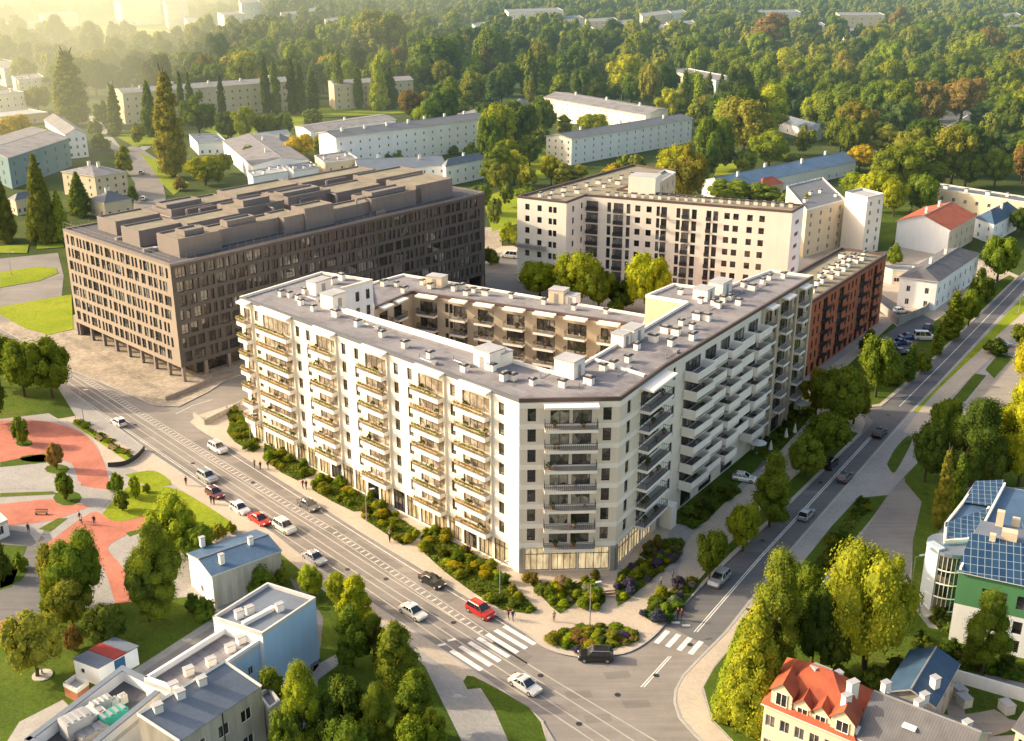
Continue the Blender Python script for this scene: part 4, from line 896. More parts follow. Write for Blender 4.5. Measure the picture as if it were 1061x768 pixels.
for x, y, s, m, nm in ((88, 752, (4.5, 2.6, 1.6), 'metal_white', 'air_handler'), (80, 760, (3, 2.2, 2.4), 'roof_pale', 'air_handler'), (118, 748, (3.2, 1.6, 1.5), 'teal_paint', 'cooling_unit'), (106, 738, (2.4, 1.2, 1.8), 'metal_white', 'air_handler'), (96, 764, (3.4, 1.8, 1.1), 'metal_grey', 'cooling_unit'), (128, 729, (.9, .8, 1.3), 'lintel_white', 'roof_vent'), (119, 733, (.9, .8, 1.3), 'lintel_white', 'roof_vent')):
    b = MB(); p = P(x, y, 5.2); b.box(p, s, R(48), m); 
    for k in range(4):
        t = (k + .5) / 4 - .5; b.box((p[0] + math.cos(R(48)) * s[0] * t, p[1] + math.sin(R(48)) * s[0] * t, 5.2 + s[2]), (s[0] * .12, s[1] * .8, .1), R(48), 'metal_grey')
    b.build(nm, r)
# shed with three bays
bd = Building('storage_shed', tuple(P(105, 695, 0)), 'white storage shed with grey and dark red roofs and a blue door on the lawn', 'shed')
z = 3.0; Ls, Ns, Rs = [Vector(P(x, y, z)[:2]) for x, y in ((76, 683), (101, 692.5), (142, 670))]; Bs = Ls + Rs - Ns
bd.wall(Ls, Ns, 0, z, [(1, 1.8, 1.2, 2, 'plain', 'metal_white', 'pane_dark')], 'cool_white'); LL = (Rs - Ns).length
bd.wall(Ns, Rs, 0, z, [], 'cool_white'); bd.wall(Rs, Bs, 0, z, [], 'cool_white'); bd.wall(Bs, Ls, 0, z, [], 'cool_white'); bd.finish()
for t0, t1, m in ((-.02, .37, 'roof_greyblue'), (.37, .69, 'red_paint'), (.69, 1.02, 'roof_greyblue')):
    g = MB(); a0, a1 = Ns.lerp(Rs, t0), Ns.lerp(Rs, t1); dd = (Ls - Ns); e = -dd.normalized() * .25
    g.prism(ccw([tuple(a0 + e), tuple(a1 + e), tuple(a1 + dd), tuple(a0 + dd)]), z + .003, z + .15 + (.12 if m == 'red_paint' else 0), m); g.build('roof', bd.root)
g = MB(); q = along(Ns, Rs, LL * .53, .04); g.box((q[0], q[1], 0), (LL * .26, .08, 2.7), ang(Ns, Rs), 'blue_paint'); g.build('door', bd.root)
H_('hut', 'small brown timber hut beside the white storage shed', 'hut', (66, 711), (80, 718), (92, 709), 1.7, 'terracotta', 'metal_grey', 'flat', floors=1, nl=0, nr=0)
# red roofed house
random.seed(31)
r, L, N, Rr, Bk = H_('house', 'cream town house with a bright red tiled roof and a row of dormers', 'house', (792, 729), (885, 768), (906, 719), 7.2, 'cream_render', 'red_tile', 'hip', 4.4, 'l', 2, 6, 3, 1.2, 1.6, over=.35, chimneys=0, fh=3.4, style='two')
d1 = (N - L).normalized(); d2 = (Bk - L).normalized()
def dormer(u, back, w, h, hd):
    b = MB(); p = L + d1 * u + d2 * back; z0 = 7.25
    f0, f1 = p - d1 * w / 2, p + d1 * w / 2; g0, g1 = f0 + d2 * hd, f1 + d2 * hd; mp, mg = p, p + d2 * hd * 1.25; hh = h + w * .45
    b.poly([v3(f0, z0), v3(f1, z0), v3(f1, z0 + h), v3(mp, z0 + hh), v3(f0, z0 + h)], 'cream_render')
    b.poly([v3(f0, z0), v3(f0, z0 + h), v3(g0, z0 + h), v3(g0, z0)], 'cream_render'); b.poly([v3(f1, z0), v3(g1, z0), v3(g1, z0 + h), v3(f1, z0 + h)], 'cream_render')
    o = b.build('dormer', r); b = MB(); e = -d2 * .25; s0, s1 = -d1 * .25, d1 * .25
    b.poly([v3(f0 + e + s0, z0 + h - .2), v3(mp + e, z0 + hh + .08), v3(mg, z0 + hh + .08), v3(g0 + s0, z0 + h - .2)], 'red_tile'); b.poly([v3(mp + e, z0 + hh + .08), v3(f1 + e + s1, z0 + h - .2), v3(g1 + s1, z0 + h - .2), v3(mg, z0 + hh + .08)], 'red_tile')
    b.build('roof', o); f, g_ = winmesh(w * .55, h * .75, 'two', 'lintel_white', 'pane_dark'); q = p - d1 * w * .275 - d2 * .22
    w_ = inst('window', f, o, Vector((q.x, q.y, z0 + h * .2)) - r.location, ang(L, N)); inst('pane', g_, w_)
LF = (N - L).length
dormer(2.0, .1, 2.6, 2.4, 3); dormer(LF * .42, .3, 2.4, 1.4, 3); dormer(LF * .62, .3, 2.4, 1.4, 3); dormer(LF * .86, .1, 2.8, 2.0, 3)
for x, y, h, s in ((844, 704, 1.8, (1.0, .8)), (868, 707, 1.4, (.8, .7)), (882, 724, 2.3, (1.2, .8)), (876, 733, 1.7, (1.0, .7))): chim(r, P(x, y, 9.6), h, s, .5)
r, L, N, Rr, Bk = H_('house', 'long house with a charcoal seamed roof and skylight at the bottom right edge', 'house', (887, 764), (994, 808), (1024, 760), 7.4, 'cream_render', 'seam_charcoal', 'gable', 3.2, 'l', 2, 6, 3, 1.1, 1.5, over=.3, chimneys=0)
b = MB(); p0, p1 = L.lerp(N, 0), L; b.prism(ccw([tuple(L + d1 * -.5), tuple(L + d1 * .1), tuple(Bk + d1 * .1), tuple(Bk + d1 * -.5)]), 6.5, 8.3, 'cool_white'); b.build('fire_wall', r)
for x, y in ((957, 728), (951, 735), (1001, 757), (917, 716)): chim(r, P(x, y, 9.6), 1.2, (.9, .7), .5)
b = MB(); q = L.lerp(N, .42) + (Bk - L) * .3; b.box((q.x, q.y, 9.35), (1.5, 1.3, .25), ang(L, N), 'canvas_white', 'lamp_lens'); b.build('skylight', r)
r, *_ = H_('house', 'house with a plain navy blue metal roof behind the charcoal roofed house', 'house', (918, 717), (968, 732), (992, 689), 5.4, 'old_plaster', 'seam_navy', 'gable', 1.5, 'r', 2, 2, 3, 1, 1.3, over=.3)
for x, y in ((968, 712),): chim(r, P(x, y, 6.2), 1.4, (.9, .9), .5)
H_('house', 'cream house cut off by the lower right corner of the picture', 'house', (1053, 756), (1085, 775), (1120, 740), 6.0, 'cream_render', 'seam_charcoal', 'gable', 2, 'l', 2, 2, 3)
# garden wall and bins
b = MB(); ribbon('x', [(988, 707), (1064, 729)], .25, 0, 'cool_white', 2.0, build=False, b=b); o = setp(b.build('garden_wall'), 'pale concrete garden wall behind the navy roofed house', 'wall')
for k, (x, y) in enumerate(((993, 722), (998, 731), (1042, 738))):
    o = empty('waste_container', P(x, y, 0), ('pale waste container nearest the garden wall corner', 'pale waste container next to the yard path by the navy roof', 'pale waste container standing alone at the right of the yard')[k], 'container', rz=.3)
    b = MB(); b.box((0, 0, .1), (1.3, 1.7, 1.3), 0, 'metal_white'); b.build('body', o, (0, 0, 0)); b = MB(); b.box((0, 0, 1.4), (1.4, 1.8, .12), 0, 'roof_pale'); b.build('lid', o, (0, 0, 0))
    for sx in (-.5, .5):
        for sy in (-.7, .7): b = MB(); b.cyl((sx, sy, 0), .1, .1, 'tyre_rubber'); b.build('wheel', o, (0, 0, 0))
# green building with solar roof
random.seed(41)
bd = Building('green_office_building', tuple(P(1030, 600, 0)), 'green and white office building with blue solar roofs and a curved glazed stair', 'office building')
zg = 11.2; g0, g1, g2 = [Vector(P(x, y, zg)[:2]) for x, y in ((1040, 504), (994, 592), (1110, 617))]; g3 = g0 + g2 - g1
LG = (g2 - g1).length
bd.wall(g1, g2, 6.2, zg, [(u, u + .95, 7.4, 9.4, 'plain', 'metal_dark', 'pane_dark') for u in [3.2 + 2.2 * k for k in range(7)] if u < LG - 1], 'green_wall', .2)
bd.wall(g1, g2, 0, 6.2, [(u, u + 1.2, z0, z0 + 1.9, 'two', 'metal_dark', 'pane_dark') for u in [3.2 + 2.2 * k for k in range(7)] if u < LG - 1 for z0 in (.7, 3.6)], 'cool_white', .2)
bd.wall(g0, g1, 0, zg, [], 'green_wall'); bd.wall(g2, g3, 0, zg, [], 'cool_white'); bd.wall(g3, g0, 0, zg, [], 'cool_white')
wg = [Vector(P(x, y, 10.2)[:2]) for x, y in ((978, 563), (1004, 561), (1040, 504), (1010, 503), (997, 522), (979, 545))]
for i in range(6): bd.wall(wg[i], wg[(i + 1) % 6], 0, 10.2, [], 'light_blue_wall' if i != 5 else 'cool_white')
bd.finish(); rg = bd.root
b = MB(); b.poly([(*p, zg - .05) for p in (g0, g1, g2, g3)], 'roof_blue'); b.build('roof', rg)
b = MB(); dl = (g2 - g1).normalized(); db = (g0 - g1).normalized()
e_ = [g1 - dl * .3 - db * .4, g2 - db * .4, g2 + db * 7, g1 + db * 7 - dl * .3]
b.poly([v3(e_[0], zg + .1), v3(e_[1], zg + .1), v3(e_[2], zg + 2.6), v3(e_[3], zg + 2.6)], 'solar_panel'); b.poly([v3(e_[0], zg), v3(e_[1], zg), v3(e_[1], zg + .1), v3(e_[0], zg + .1)], 'lintel_white')
b.poly([v3(e_[3], zg), v3(e_[0], zg + .05), v3(e_[3], zg + 2.6)], 'light_blue_wall'); b.build('solar_roof', rg)
b = MB(); pts = [g1 + db * 7, g2 + db * 7, g2 + db * 12, g1 + db * 12]; b.prism(ccw([tuple(p) for p in pts]), zg, zg + 2.4, 'light_blue_wall', 'roof_greyblue'); b.build('plant_deck', rg)
b = MB(); pts = [g1 + db * 13 + dl * 5, g2 + db * 13, g2 + db * 24, g0 - db * 1 + dl * 5]; b.poly([v3(pts[0], zg + 1.6), v3(pts[1], zg + 1.6), v3(pts[2], zg + .4), v3(pts[3], zg + .4)], 'solar_panel'); b.build('solar_panel', rg)
b = MB(); b.poly([v3(wg[0], 10.4), v3(wg[1], 10.7), v3(wg[2] - db * 11, 11.2), v3(wg[5], 10.8)], 'solar_panel'); b.poly([v3(wg[4], 10.5), v3(wg[2] - db * 9.5, 10.8), v3(wg[2], 11.4), v3(wg[3], 11.0)], 'solar_panel')
b.poly([(*p, 10.22) for p in ccw([tuple(q) for q in wg])], 'roof_blue'); b.build('solar_roof', rg)
b = MB(); parapet(b, wg, 10.7, .35, .5, 'pale_band', out=.1); parapet(b, [g0, g1], zg + .6, .3, .6, 'lintel_white', skip=(1,)); b.build('parapet', rg)
for x, y, s in ((1035, 545, (1.0, .9, 2.4)), (1045, 560, (2.0, 1.4, 1.5)), (1028, 560, (.8, .8, 1.0)), (1052, 545, (1, 1, 1.2))): b = MB(); p = P(x, y, zg + 2.3); b.box(p, s, ang(g1, g2), 'cream_render'); b.build('roof_vent', rg)
cc = Vector(P(986, 563, 10)[:2]); b = MB(); fr_ = MB()
for i in range(14):
    t0, t1 = [R(190 + 150 * k / 14) for k in (i, i + 1)]; rr = 3.2
    p, q = cc + Vector((math.cos(t0), math.sin(t0))) * rr, cc + Vector((math.cos(t1), math.sin(t1))) * rr
    b.poly([v3(p, 0), v3(q, 0), v3(q, 9.4), v3(p, 9.4)], 'pane_dark'); fr_.tube(v3(p, 0), v3(p, 9.5), .06, 'metal_white', 4)
    for z in (.5, 2.6, 4.8, 7.0, 9.4): fr_.tube(v3(p, z), v3(q, z), .12, 'lintel_white', 4)
b.build('stair_glazing', rg); fr_.build('stair_frame', rg)
b = MB(); b.cyl((cc.x, cc.y, 9.4), 3.4, .5, 'roof_greyblue', 20, 3.3); b.build('stair_roof', rg)
b = MB(); p = Vector(P(970, 566, 10)[:2]); b.box((p.x, p.y, 0), (1.2, 2.4, 10.2), .4, 'pier_blue'); b.build('stair_pier', rg)
# ================================================================ GROUND, STREETS, PAVEMENTS
random.seed(51)
b = MB(); b.poly([(-5000, -300, -.06), (5000, -300, -.06), (5000, 9000, -.06), (-5000, 9000, -.06)], 'ground_green'); setp(b.build('ground'), kind='structure')
far_k = curve([(598, 680), (645, 677), (672, 663), (690, 645)], 4)
far_kerb = [(197, 437), (205, 444), (230, 459), (300, 503), (369, 548), (459, 603), (545, 656)] + curve([(552, 661), (562, 669), (578, 676), (598, 680)], 4)[:-1] + far_k + [(728, 606), (757, 578), (817, 523), (876, 465), (892, 450)]
near_kerb = [(563, 748), (548, 735), (495, 698), (388, 627), (320, 582), (283, 553), (245, 528), (152, 466), (110, 434), (70, 402)]
right_kerb = [(1180, 180), (1061, 302), (971, 399), (944, 427), (815, 575), (752, 655), (727, 680), (708, 700), (700, 715), (699, 728), (704, 744), (718, 760), (760, 800), (800, 860)]
S1p = [(-120, 280), (0, 338), (78, 385), (120, 403), (160, 420), (185, 421), (215, 406), (235, 393), (300, 372), (330, 380), (262, 412), (225, 424), (205, 430)] + far_kerb + [(897, 438), (891, 426), (897, 422), (913, 421), (930, 407), (970, 370), (1056, 286), (1140, 205)] + right_kerb + [(620, 860), (590, 800), (575, 768)] + near_kerb + [(0, 362), (-120, 310)]
sheet('road', S1p, -.02, 'asphalt')
sheet('road', [(690, 648), (728, 608), (757, 580), (817, 525), (876, 467), (893, 451), (905, 437), (893, 426), (913, 423), (931, 409), (970, 372), (1056, 288), (1140, 207), (1175, 184), (1061, 300), (971, 397), (943, 425), (814, 573), (751, 653), (735, 670)], -.0155, 'asphalt_dark')  # overlay on the right road, its shade put into a darker colour
sheet('pavement', far_kerb + [(897, 438), (891, 426), (897, 422), (913, 421), (930, 407), (970, 370), (1056, 286), (1000, 262), (850, 250), (520, 255), (430, 300), (330, 380), (262, 412), (225, 424), (205, 430)], .12, 'paving', .16, kerb='kerb_stone')
sheet('pavement', [(-10, 334), (78, 385), (120, 403), (160, 420), (185, 421), (215, 406), (235, 393), (300, 372), (430, 300), (520, 255), (520, 235), (330, 240), (60, 332)], .12, 'cobbles', .16, kerb='kerb_stone')
sheet('pavement', [(-150, 320), (0, 362), (70, 402)] + near_kerb[::-1][1:] + [(575, 768), (590, 800), (620, 860), (300, 860), (-150, 860)], .12, 'paving_grey', .16, kerb='kerb_stone')
sheet('pavement', [(1200, 200)] + right_kerb[1:] + [(1200, 860)], .12, 'paving_grey', .16, kerb='kerb_stone')
ribbon('kerb', far_kerb, .3, .125, 'kerb_stone', .02); ribbon('kerb', near_kerb, .3, .125, 'kerb_stone', .02); ribbon('kerb', right_kerb, .35, .125, 'kerb_stone', .02)
ribbon('kerb', [(78, 385), (120, 403), (160, 420), (185, 421), (215, 406), (235, 393)], .3, .125, 'kerb_stone', .02)
# warm paving along the near side footpath and the corner
sheet('footpath', [(152, 466), (283, 553), (320, 582), (388, 627), (495, 698), (563, 748), (570, 790), (548, 790), (540, 745), (480, 704), (372, 632), (300, 585), (262, 560), (180, 502), (120, 480)], .135, 'paving')
sheet('footpath', [(815, 578), (752, 658), (727, 683), (710, 700), (702, 715), (702, 728), (708, 744), (722, 760), (800, 850), (840, 850), (790, 800), (738, 748), (727, 715), (740, 690), (775, 650), (832, 588)], .135, 'paving')
sheet('road', [(60, 262), (66, 286), (60, 345), (0, 345), (-80, 325), (-80, 262), (0, 268)], -.012, 'asphalt')
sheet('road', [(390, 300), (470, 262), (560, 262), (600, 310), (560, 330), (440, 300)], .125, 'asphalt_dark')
sheet('road', [(118, 158), (140, 150), (163, 165), (172, 205), (165, 222), (138, 218), (140, 190)], .02, 'asphalt')
ribbon('path', curve([(95, 120), (108, 138), (122, 155), (135, 160), (155, 150)]), 5, .0, 'concrete')
# far road on the right
ribbon('road', curve([(900, 172), (930, 155), (955, 143), (985, 130), (1005, 118), (1030, 108), (1075, 98)]), 22, .0, 'asphalt_dark')
ribbon('road', curve([(930, 158), (975, 158), (1010, 156), (1075, 158)]), 12, .005, 'asphalt_dark')
ribbon('road_marking', curve([(925, 157), (953, 143.5), (983, 130.5), (1003, 119)]), .8, .02, 'line_white')
# lawns
def lawn(px, mat='lawn', z=.16, nm='lawn'): return sheet(nm, px, z, mat, .05, kerb='kerb_stone')
lawn([(0, 375), (40, 385), (60, 402), (78, 431), (60, 434), (50, 428), (0, 434), (-30, 420)]); lawn([(78, 434), (140, 473), (130, 477), (75, 439)], 'lawn_bright')
lawn(curve([(129, 492), (160, 488), (178, 502), (150, 502), (129, 492)]), 'lawn_bright')
lawn(curve([(106, 532), (112, 525), (124, 512), (135, 504), (160, 503), (183, 507), (206, 519), (243, 545), (223, 553), (205, 558), (180, 548), (160, 530), (143, 537), (118, 540), (106, 532)], 3), 'lawn_bright')
lawn([(0, 479), (45, 470), (52, 474), (50, 479), (0, 484)])
for cx, cy, rx, ry in ((59, 486, 13, 5), (25, 459, 9, 4), (70, 516, 15, 8), (38, 475, 18, 4)): lawn([(cx + rx * math.cos(t * .6283), cy + ry * math.sin(t * .6283)) for t in range(10)])
lawn([(0, 511), (55, 509), (60, 512), (0, 515)]); lawn([(40, 548), (60, 537), (70, 537), (52, 551)]); lawn([(130, 552), (146, 548), (148, 551), (134, 556)])
lawn([(0, 664), (10, 655), (60, 640), (120, 625), (200, 618), (222, 640), (150, 692), (75, 745), (0, 790), (-60, 800), (-60, 690)]); lawn([(-30, 562), (28, 566), (12, 608), (-30, 620)])
lawn([(0, 588), (12, 584), (30, 590), (22, 602), (0, 610)], 'lawn')
lawn([(480, 706), (484, 700), (491, 701), (520, 716), (548, 733), (560, 748), (566, 768), (572, 810), (545, 810), (512, 735), (498, 713), (484, 714)], 'lawn')
lawn([(262, 592), (290, 573), (308, 588), (335, 612), (385, 645), (440, 690), (478, 768), (492, 840), (290, 840), (318, 760), (333, 690), (300, 640)], 'lawn')
lawn([(826, 590), (862, 545), (889, 516), (920, 513), (905, 535), (880, 565), (855, 598), (842, 618), (812, 640), (790, 640)], 'lawn'); lawn(curve([(919, 481), (927, 466), (940, 452), (945, 456), (936, 475), (926, 490), (919, 481)]), 'lawn')
lawn([(946, 427), (973, 399), (1065, 302), (1075, 310), (1061, 330), (1000, 385), (958, 428)], 'lawn_bright'); lawn([(984, 417), (1010, 387), (1022, 389), (1000, 416)], 'lawn'); lawn([(1021, 383), (1035, 366), (1050, 370), (1030, 392)], 'lawn')
lawn([(937, 494), (960, 470), (1000, 445), (1040, 420), (1090, 400), (1090, 505), (1000, 505), (968, 560), (958, 622), (944, 612), (946, 560), (955, 520), (938, 500)], 'lawn')
lawn([(729, 712), (740, 692), (765, 662), (812, 640), (860, 600), (905, 592), (940, 620), (962, 650), (1100, 680), (1100, 712), (960, 690), (905, 720), (830, 760), (790, 790), (762, 770), (738, 745)], 'lawn')
lawn([(706, 630), (700, 622), (725, 600), (757, 562), (800, 515), (850, 470), (880, 446), (889, 449), (818, 518), (757, 573), (728, 602)], 'lawn')
lawn([(845, 410), (850, 390), (875, 382), (925, 335), (945, 350), (1000, 310), (1046, 285), (1052, 288), (968, 369), (928, 404), (911, 418), (880, 424)], 'lawn')
lawn([(690, 540), (700, 520), (760, 478), (830, 400), (845, 415), (780, 490), (740, 525), (712, 545)], 'lawn')
lawn([(0, 302), (0, 282), (40, 276), (58, 278), (60, 283), (40, 291), (0, 298)], 'lawn_bright', .1); lawn([(0, 318), (74, 305), (76, 341), (50, 347), (25, 340), (0, 326)], 'lawn_bright', .2)
lawn([(-10, 262), (0, 255), (30, 253), (28, 262)], 'lawn_bright'); lawn([(38, 258), (38, 250), (66, 247), (66, 256)], 'lawn_bright')
lawn([(208, 134), (262, 118), (330, 112), (410, 110), (440, 116), (330, 122), (290, 140), (235, 143)], 'lawn_bright', .1); lawn([(118, 140), (165, 135), (165, 150), (140, 152)], 'lawn_bright', .1); lawn([(145, 158), (160, 165), (196, 190), (180, 202), (168, 190)], 'lawn_bright', .05)
lawn([(50, 40), (100, 28), (210, 32), (225, 42), (120, 52), (60, 52)], 'lawn_bright', .05); lawn([(325, 32), (350, 32), (352, 42), (330, 40)], 'lawn_bright', .05)
lawn([(500, 205), (540, 190), (560, 200), (536, 232), (510, 240)], 'lawn_bright'); lawn([(540, 150), (566, 150), (566, 185), (530, 185)], 'lawn_bright', .05); lawn([(745, 165), (790, 158), (765, 180), (740, 182)], 'lawn_bright', .05)
lawn([(990, 150), (1010, 143), (1050, 150), (1030, 153)], 'lawn', .03); lawn([(900, 110), (930, 110), (935, 125), (905, 120)], 'lawn_bright', .05)
lawn([(905, 218), (945, 214), (920, 260), (905, 262)], 'lawn')
# plaza: red and grey curved paths
def path(px, mat, z, nm='path'): return sheet(nm, px, z, mat)
path(curve([(-20, 440), (0, 436), (50, 437), (90, 452), (108, 480), (112, 505), (100, 520), (85, 528), (50, 540), (0, 545), (-20, 545), (-20, 522), (0, 522), (40, 518), (70, 515), (80, 500), (78, 488), (70, 478), (40, 476), (0, 480), (-20, 478), (-20, 440)], 3), 'paving_red', .14, 'red_path')
path(curve([(60, 555), (80, 540), (100, 530), (120, 540), (156, 532), (160, 540), (120, 560), (112, 570), (125, 585), (140, 605), (145, 625), (128, 640), (118, 620), (110, 595), (95, 575), (60, 575), (48, 565), (60, 555)], 3), 'paving_red', .145, 'red_path')
path(curve([(-20, 495), (20, 490), (60, 494), (84, 500), (70, 508), (20, 506), (-20, 508), (-20, 495)], 3), 'paving_grey', .15); path(curve([(78, 502), (98, 506), (118, 510), (104, 528), (90, 523), (72, 520), (78, 502)], 3), 'paving_grey', .155)
path(curve([(55, 433), (80, 432), (130, 462), (145, 478), (112, 482), (96, 455), (55, 433)], 3), 'paving', .15)
path([(-20, 545), (30, 552), (48, 575), (30, 600), (0, 655), (-60, 680), (-60, 540)], 'asphalt_dark', .137); path([(40, 560), (48, 545), (62, 575), (50, 600), (80, 640), (30, 640), (-20, 672), (0, 630)], 'asphalt_dark', .139)
path([(-20, 652), (10, 640), (25, 645), (5, 662), (-20, 668)], 'paving_red', .15, 'red_path')
path([(148, 690), (222, 642), (225, 650), (165, 700), (150, 708)], 'asphalt', .17); ribbon('path', [(140, 697), (220, 645)], 1.4, .18, 'concrete'); path([(20, 748), (65, 725), (75, 735), (40, 765), (0, 780)], 'concrete', .17)
path([(322, 692), (352, 676), (360, 682), (330, 704)], 'paving_grey', .17); path([(300, 598), (318, 612), (335, 640), (330, 690), (322, 700), (318, 640)], 'asphalt_dark', .17)
b = MB(); p = P(44, 700, .16); b.cyl((p.x, p.y, .16), 1.3, .15, 'stone_pale', 20); setp(b.build('round_slab'), 'pale round concrete slab under the lamp on the lower left lawn', 'slab')
# right side lots
path([(944, 429), (984, 417), (1000, 416), (938, 452), (918, 482), (925, 490), (937, 500), (955, 520), (946, 560), (944, 612), (930, 600), (905, 590), (870, 592), (842, 618), (856, 596), (888, 556), (920, 513), (889, 514), (828, 588), (816, 578)], 'paving_grey', .136)
path([(938, 492), (958, 500), (960, 520), (948, 560), (942, 600), (905, 592), (880, 600), (862, 590), (900, 545), (920, 512)], 'asphalt', .14)
path([(1003, 416), (1024, 388), (1045, 360), (1100, 320), (1100, 385), (1030, 435)], 'gravel_lot', .139); ribbon('path', curve([(945, 450), (972, 415), (1005, 382), (1040, 350), (1090, 305)]), 3.6, .17, 'paving')
path([(912, 350), (930, 338), (956, 326), (968, 332), (965, 345), (928, 372), (905, 372)], 'asphalt_dark', .17); path([(905, 300), (935, 318), (960, 330), (935, 334), (905, 322)], 'asphalt_dark', .18)
ribbon('path', [(838, 392), (872, 366), (895, 350)], 2.2, .17, 'concrete')
path([(693, 545), (712, 528), (765, 488), (790, 486), (778, 500), (740, 530), (712, 560), (700, 600), (690, 590)], 'paving_grey', .135); path([(716, 524), (745, 495), (790, 470), (795, 480), (760, 505), (735, 524)], 'asphalt_dark', .15)
b = MB(); ribbon('x', [(895, 308), (930, 337), (957, 326), (967, 316)], .3, .12, 'concrete', 2.2, build=False, b=b); setp(b.build('retaining_wall'), 'pale low wall around the small car park by the narrow white villa', 'wall')
# yard behind navy roof
path([(985, 700), (1064, 722), (1064, 760), (1000, 765), (975, 740)], 'bed_green', .165); path(curve([(985, 712), (998, 720), (1000, 740), (1030, 735), (1045, 745), (1060, 750), (1020, 765), (990, 755), (980, 730), (985, 712)], 2), 'gravel_lot', .17)
# ---- street markings and tram tracks (sheets a few mm above the asphalt)
def lane(a, bb, n): return [(a[0] + (bb[0] - a[0]) * t / n, a[1] + (bb[1] - a[1]) * t / n) for t in range(n + 1)]
tr = [[(66, 393), (300, 548), (400, 614), (497, 679), (680, 800)], [(72, 390), (307, 545), (407, 611), (503, 671), (640, 757), (720, 810)], [(76, 388), (313, 540), (415, 606), (520, 671), (576, 706), (683, 770), (740, 806)], [(60, 396), (290, 552), (390, 617), (480, 680), (520, 706), (600, 758), (660, 800)]]
for t in tr: ribbon('tram_rail', curve(t, 3), .22, -.012, 'rail_steel')
for off in (((84, 393), (300, 527.5), (343, 553), (503, 662)), ((90, 391), (306, 524), (348, 549), (510, 658))): ribbon('road_marking', list(off), .12, -.011, 'line_worn')
b = MB(); pa = [Vector(P(x, y)[:2]) for x, y in ((87, 392), (303, 526), (346, 551), (506, 660))]
for i in range(3):
    d = (pa[i + 1] - pa[i]); n = int(d.length / 1.35); d.normalize(); k = Vector((-d.y, d.x))
    for j in range(n):
        m = pa[i] + d * (j * 1.35 + .4); b.poly([(*(m + d * x + k * y), -.0105) for x, y in ((-.17, -.45), (.17, -.45), (.17, .45), (-.17, .45))], 'line_worn')
setp(b.build('road_marking'), kind='structure')
ribbon('road_marking', [(388, 634), (456, 679)], .14, -.011, 'line_white'); ribbon('road_marking', [(100, 425), (245, 524)], .12, -.011, 'line_white'); ribbon('road_marking', [(232, 466), (300, 509), (420, 585), (528, 650)], .12, -.011, 'line_white')
def zebra(a0, a1, n, w, l, ax):
    """n bars between two pixel points (bar centres), bar long axis along world angle ax"""
    b = MB(); p, q = Vector(P(*a0)[:2]), Vector(P(*a1)[:2]); d = Vector((math.cos(ax), math.sin(ax))); k = Vector((-d.y, d.x))
    for i in range(n):
        m = p.lerp(q, i / (n - 1)); b.poly([(*(m + d * x + k * y), -.010) for x, y in ((-l / 2, -w / 2), (l / 2, -w / 2), (l / 2, w / 2), (-l / 2, w / 2))], 'line_white')
    setp(b.build('zebra_crossing'), kind='structure')
zebra((483, 684), (538, 658), 7, .75, 6.2, R(-46)); zebra((686, 660), (721, 671), 4, .75, 3.6, R(56))
zebra((458, 668), (468, 663), 2, .5, 1.2, R(20)); zebra((700, 645), (711, 648), 2, .5, 1.2, R(0))
for a, c in (((719, 655), (761, 607)), ((664, 712), (693, 680))):
    for o in (0, 3.2): ribbon('road_marking', [(a[0] + o, a[1]), (c[0] + o * .8, c[1])], .15, -.011, 'line_white')
for o in (0, 2.4): ribbon('road_marking', [(761 + o, 607), (788 + o, 576), (845 + o, 514), (901 + o, 453)], .15, -.011, 'line_white')
ribbon('road_marking', [(932, 421), (955, 398), (983, 370), (1062, 288)], .15, -.011, 'line_white'); ribbon('road_marking', [(944, 431), (973, 402), (1058, 309)], .12, -.011, 'line_white')
ribbon('road_marking', [(182, 429), (200, 420), (220, 414)], .12, -.011, 'line_white')
for k in range(9): q = P(150 + k * 5, 447 + k * 3.3); 
mk = random.Random(5); dS = Vector((math.cos(R(-46)), math.sin(R(-46)))); nS = Vector((-dS.y, dS.x)); b = MB()
for i in range(26):
    t = mk.random(); x, y = 110 + 420 * t, 420 + 262 * t; q = Vector(P(x, y)[:2]) + nS * mk.uniform(-6, 6); l, w_ = mk.uniform(1, 7), mk.uniform(.5, 1.6)
    b.poly([(*(q + dS * u + nS * v), -.0145 + i * .0001) for u, v in ((-l, -w_), (l, -w_), (l, w_), (-l, w_))], 'asphalt_patch')
for x, y in ((600, 720), (640, 700), (660, 730), (620, 745), (780, 570), (840, 510), (725, 640)): q = P(x, y); b.poly([(q.x + u, q.y + v, -.0125) for u, v in ((-1.5, -.8), (1.8, -.4), (1.5, 1.), (-1.9, .7))], 'asphalt_patch')
setp(b.build('road_patch'), kind='structure')
mm = MB(); mm.cyl((0, 0, 0), .42, .006, 'metal_dark', 16); mm = mm.mesh('manhole_cover')
for x, y in ((140, 440), (200, 480), (262, 500), (360, 590), (400, 600), (470, 645), (560, 700), (640, 720), (680, 700), (600, 750), (715, 668), (790, 560), (850, 500), (920, 430)): setp(inst('manhole_cover', mm, None, P(x, y, -.009)), 'round dark iron manhole cover set in the road surface', 'manhole cover', 'manhole covers in the streets')
# low ramp parapet at the side street corner
b = MB(); ribbon('x', [(201, 432), (212, 440), (236, 428), (250, 420)], .35, .12, 'concrete', 1.1, build=False, b=b); setp(b.build('ramp_wall'), 'low pale wall of the ramp at the left corner of the cream block', 'wall')
b = MB(); ribbon('x', [(172, 415), (190, 408), (215, 397), (240, 390)], .35, .12, 'mauve_cladding', .9, build=False, b=b); setp(b.build('low_wall'), 'low grey wall beneath the near corner of the dark office block', 'wall')
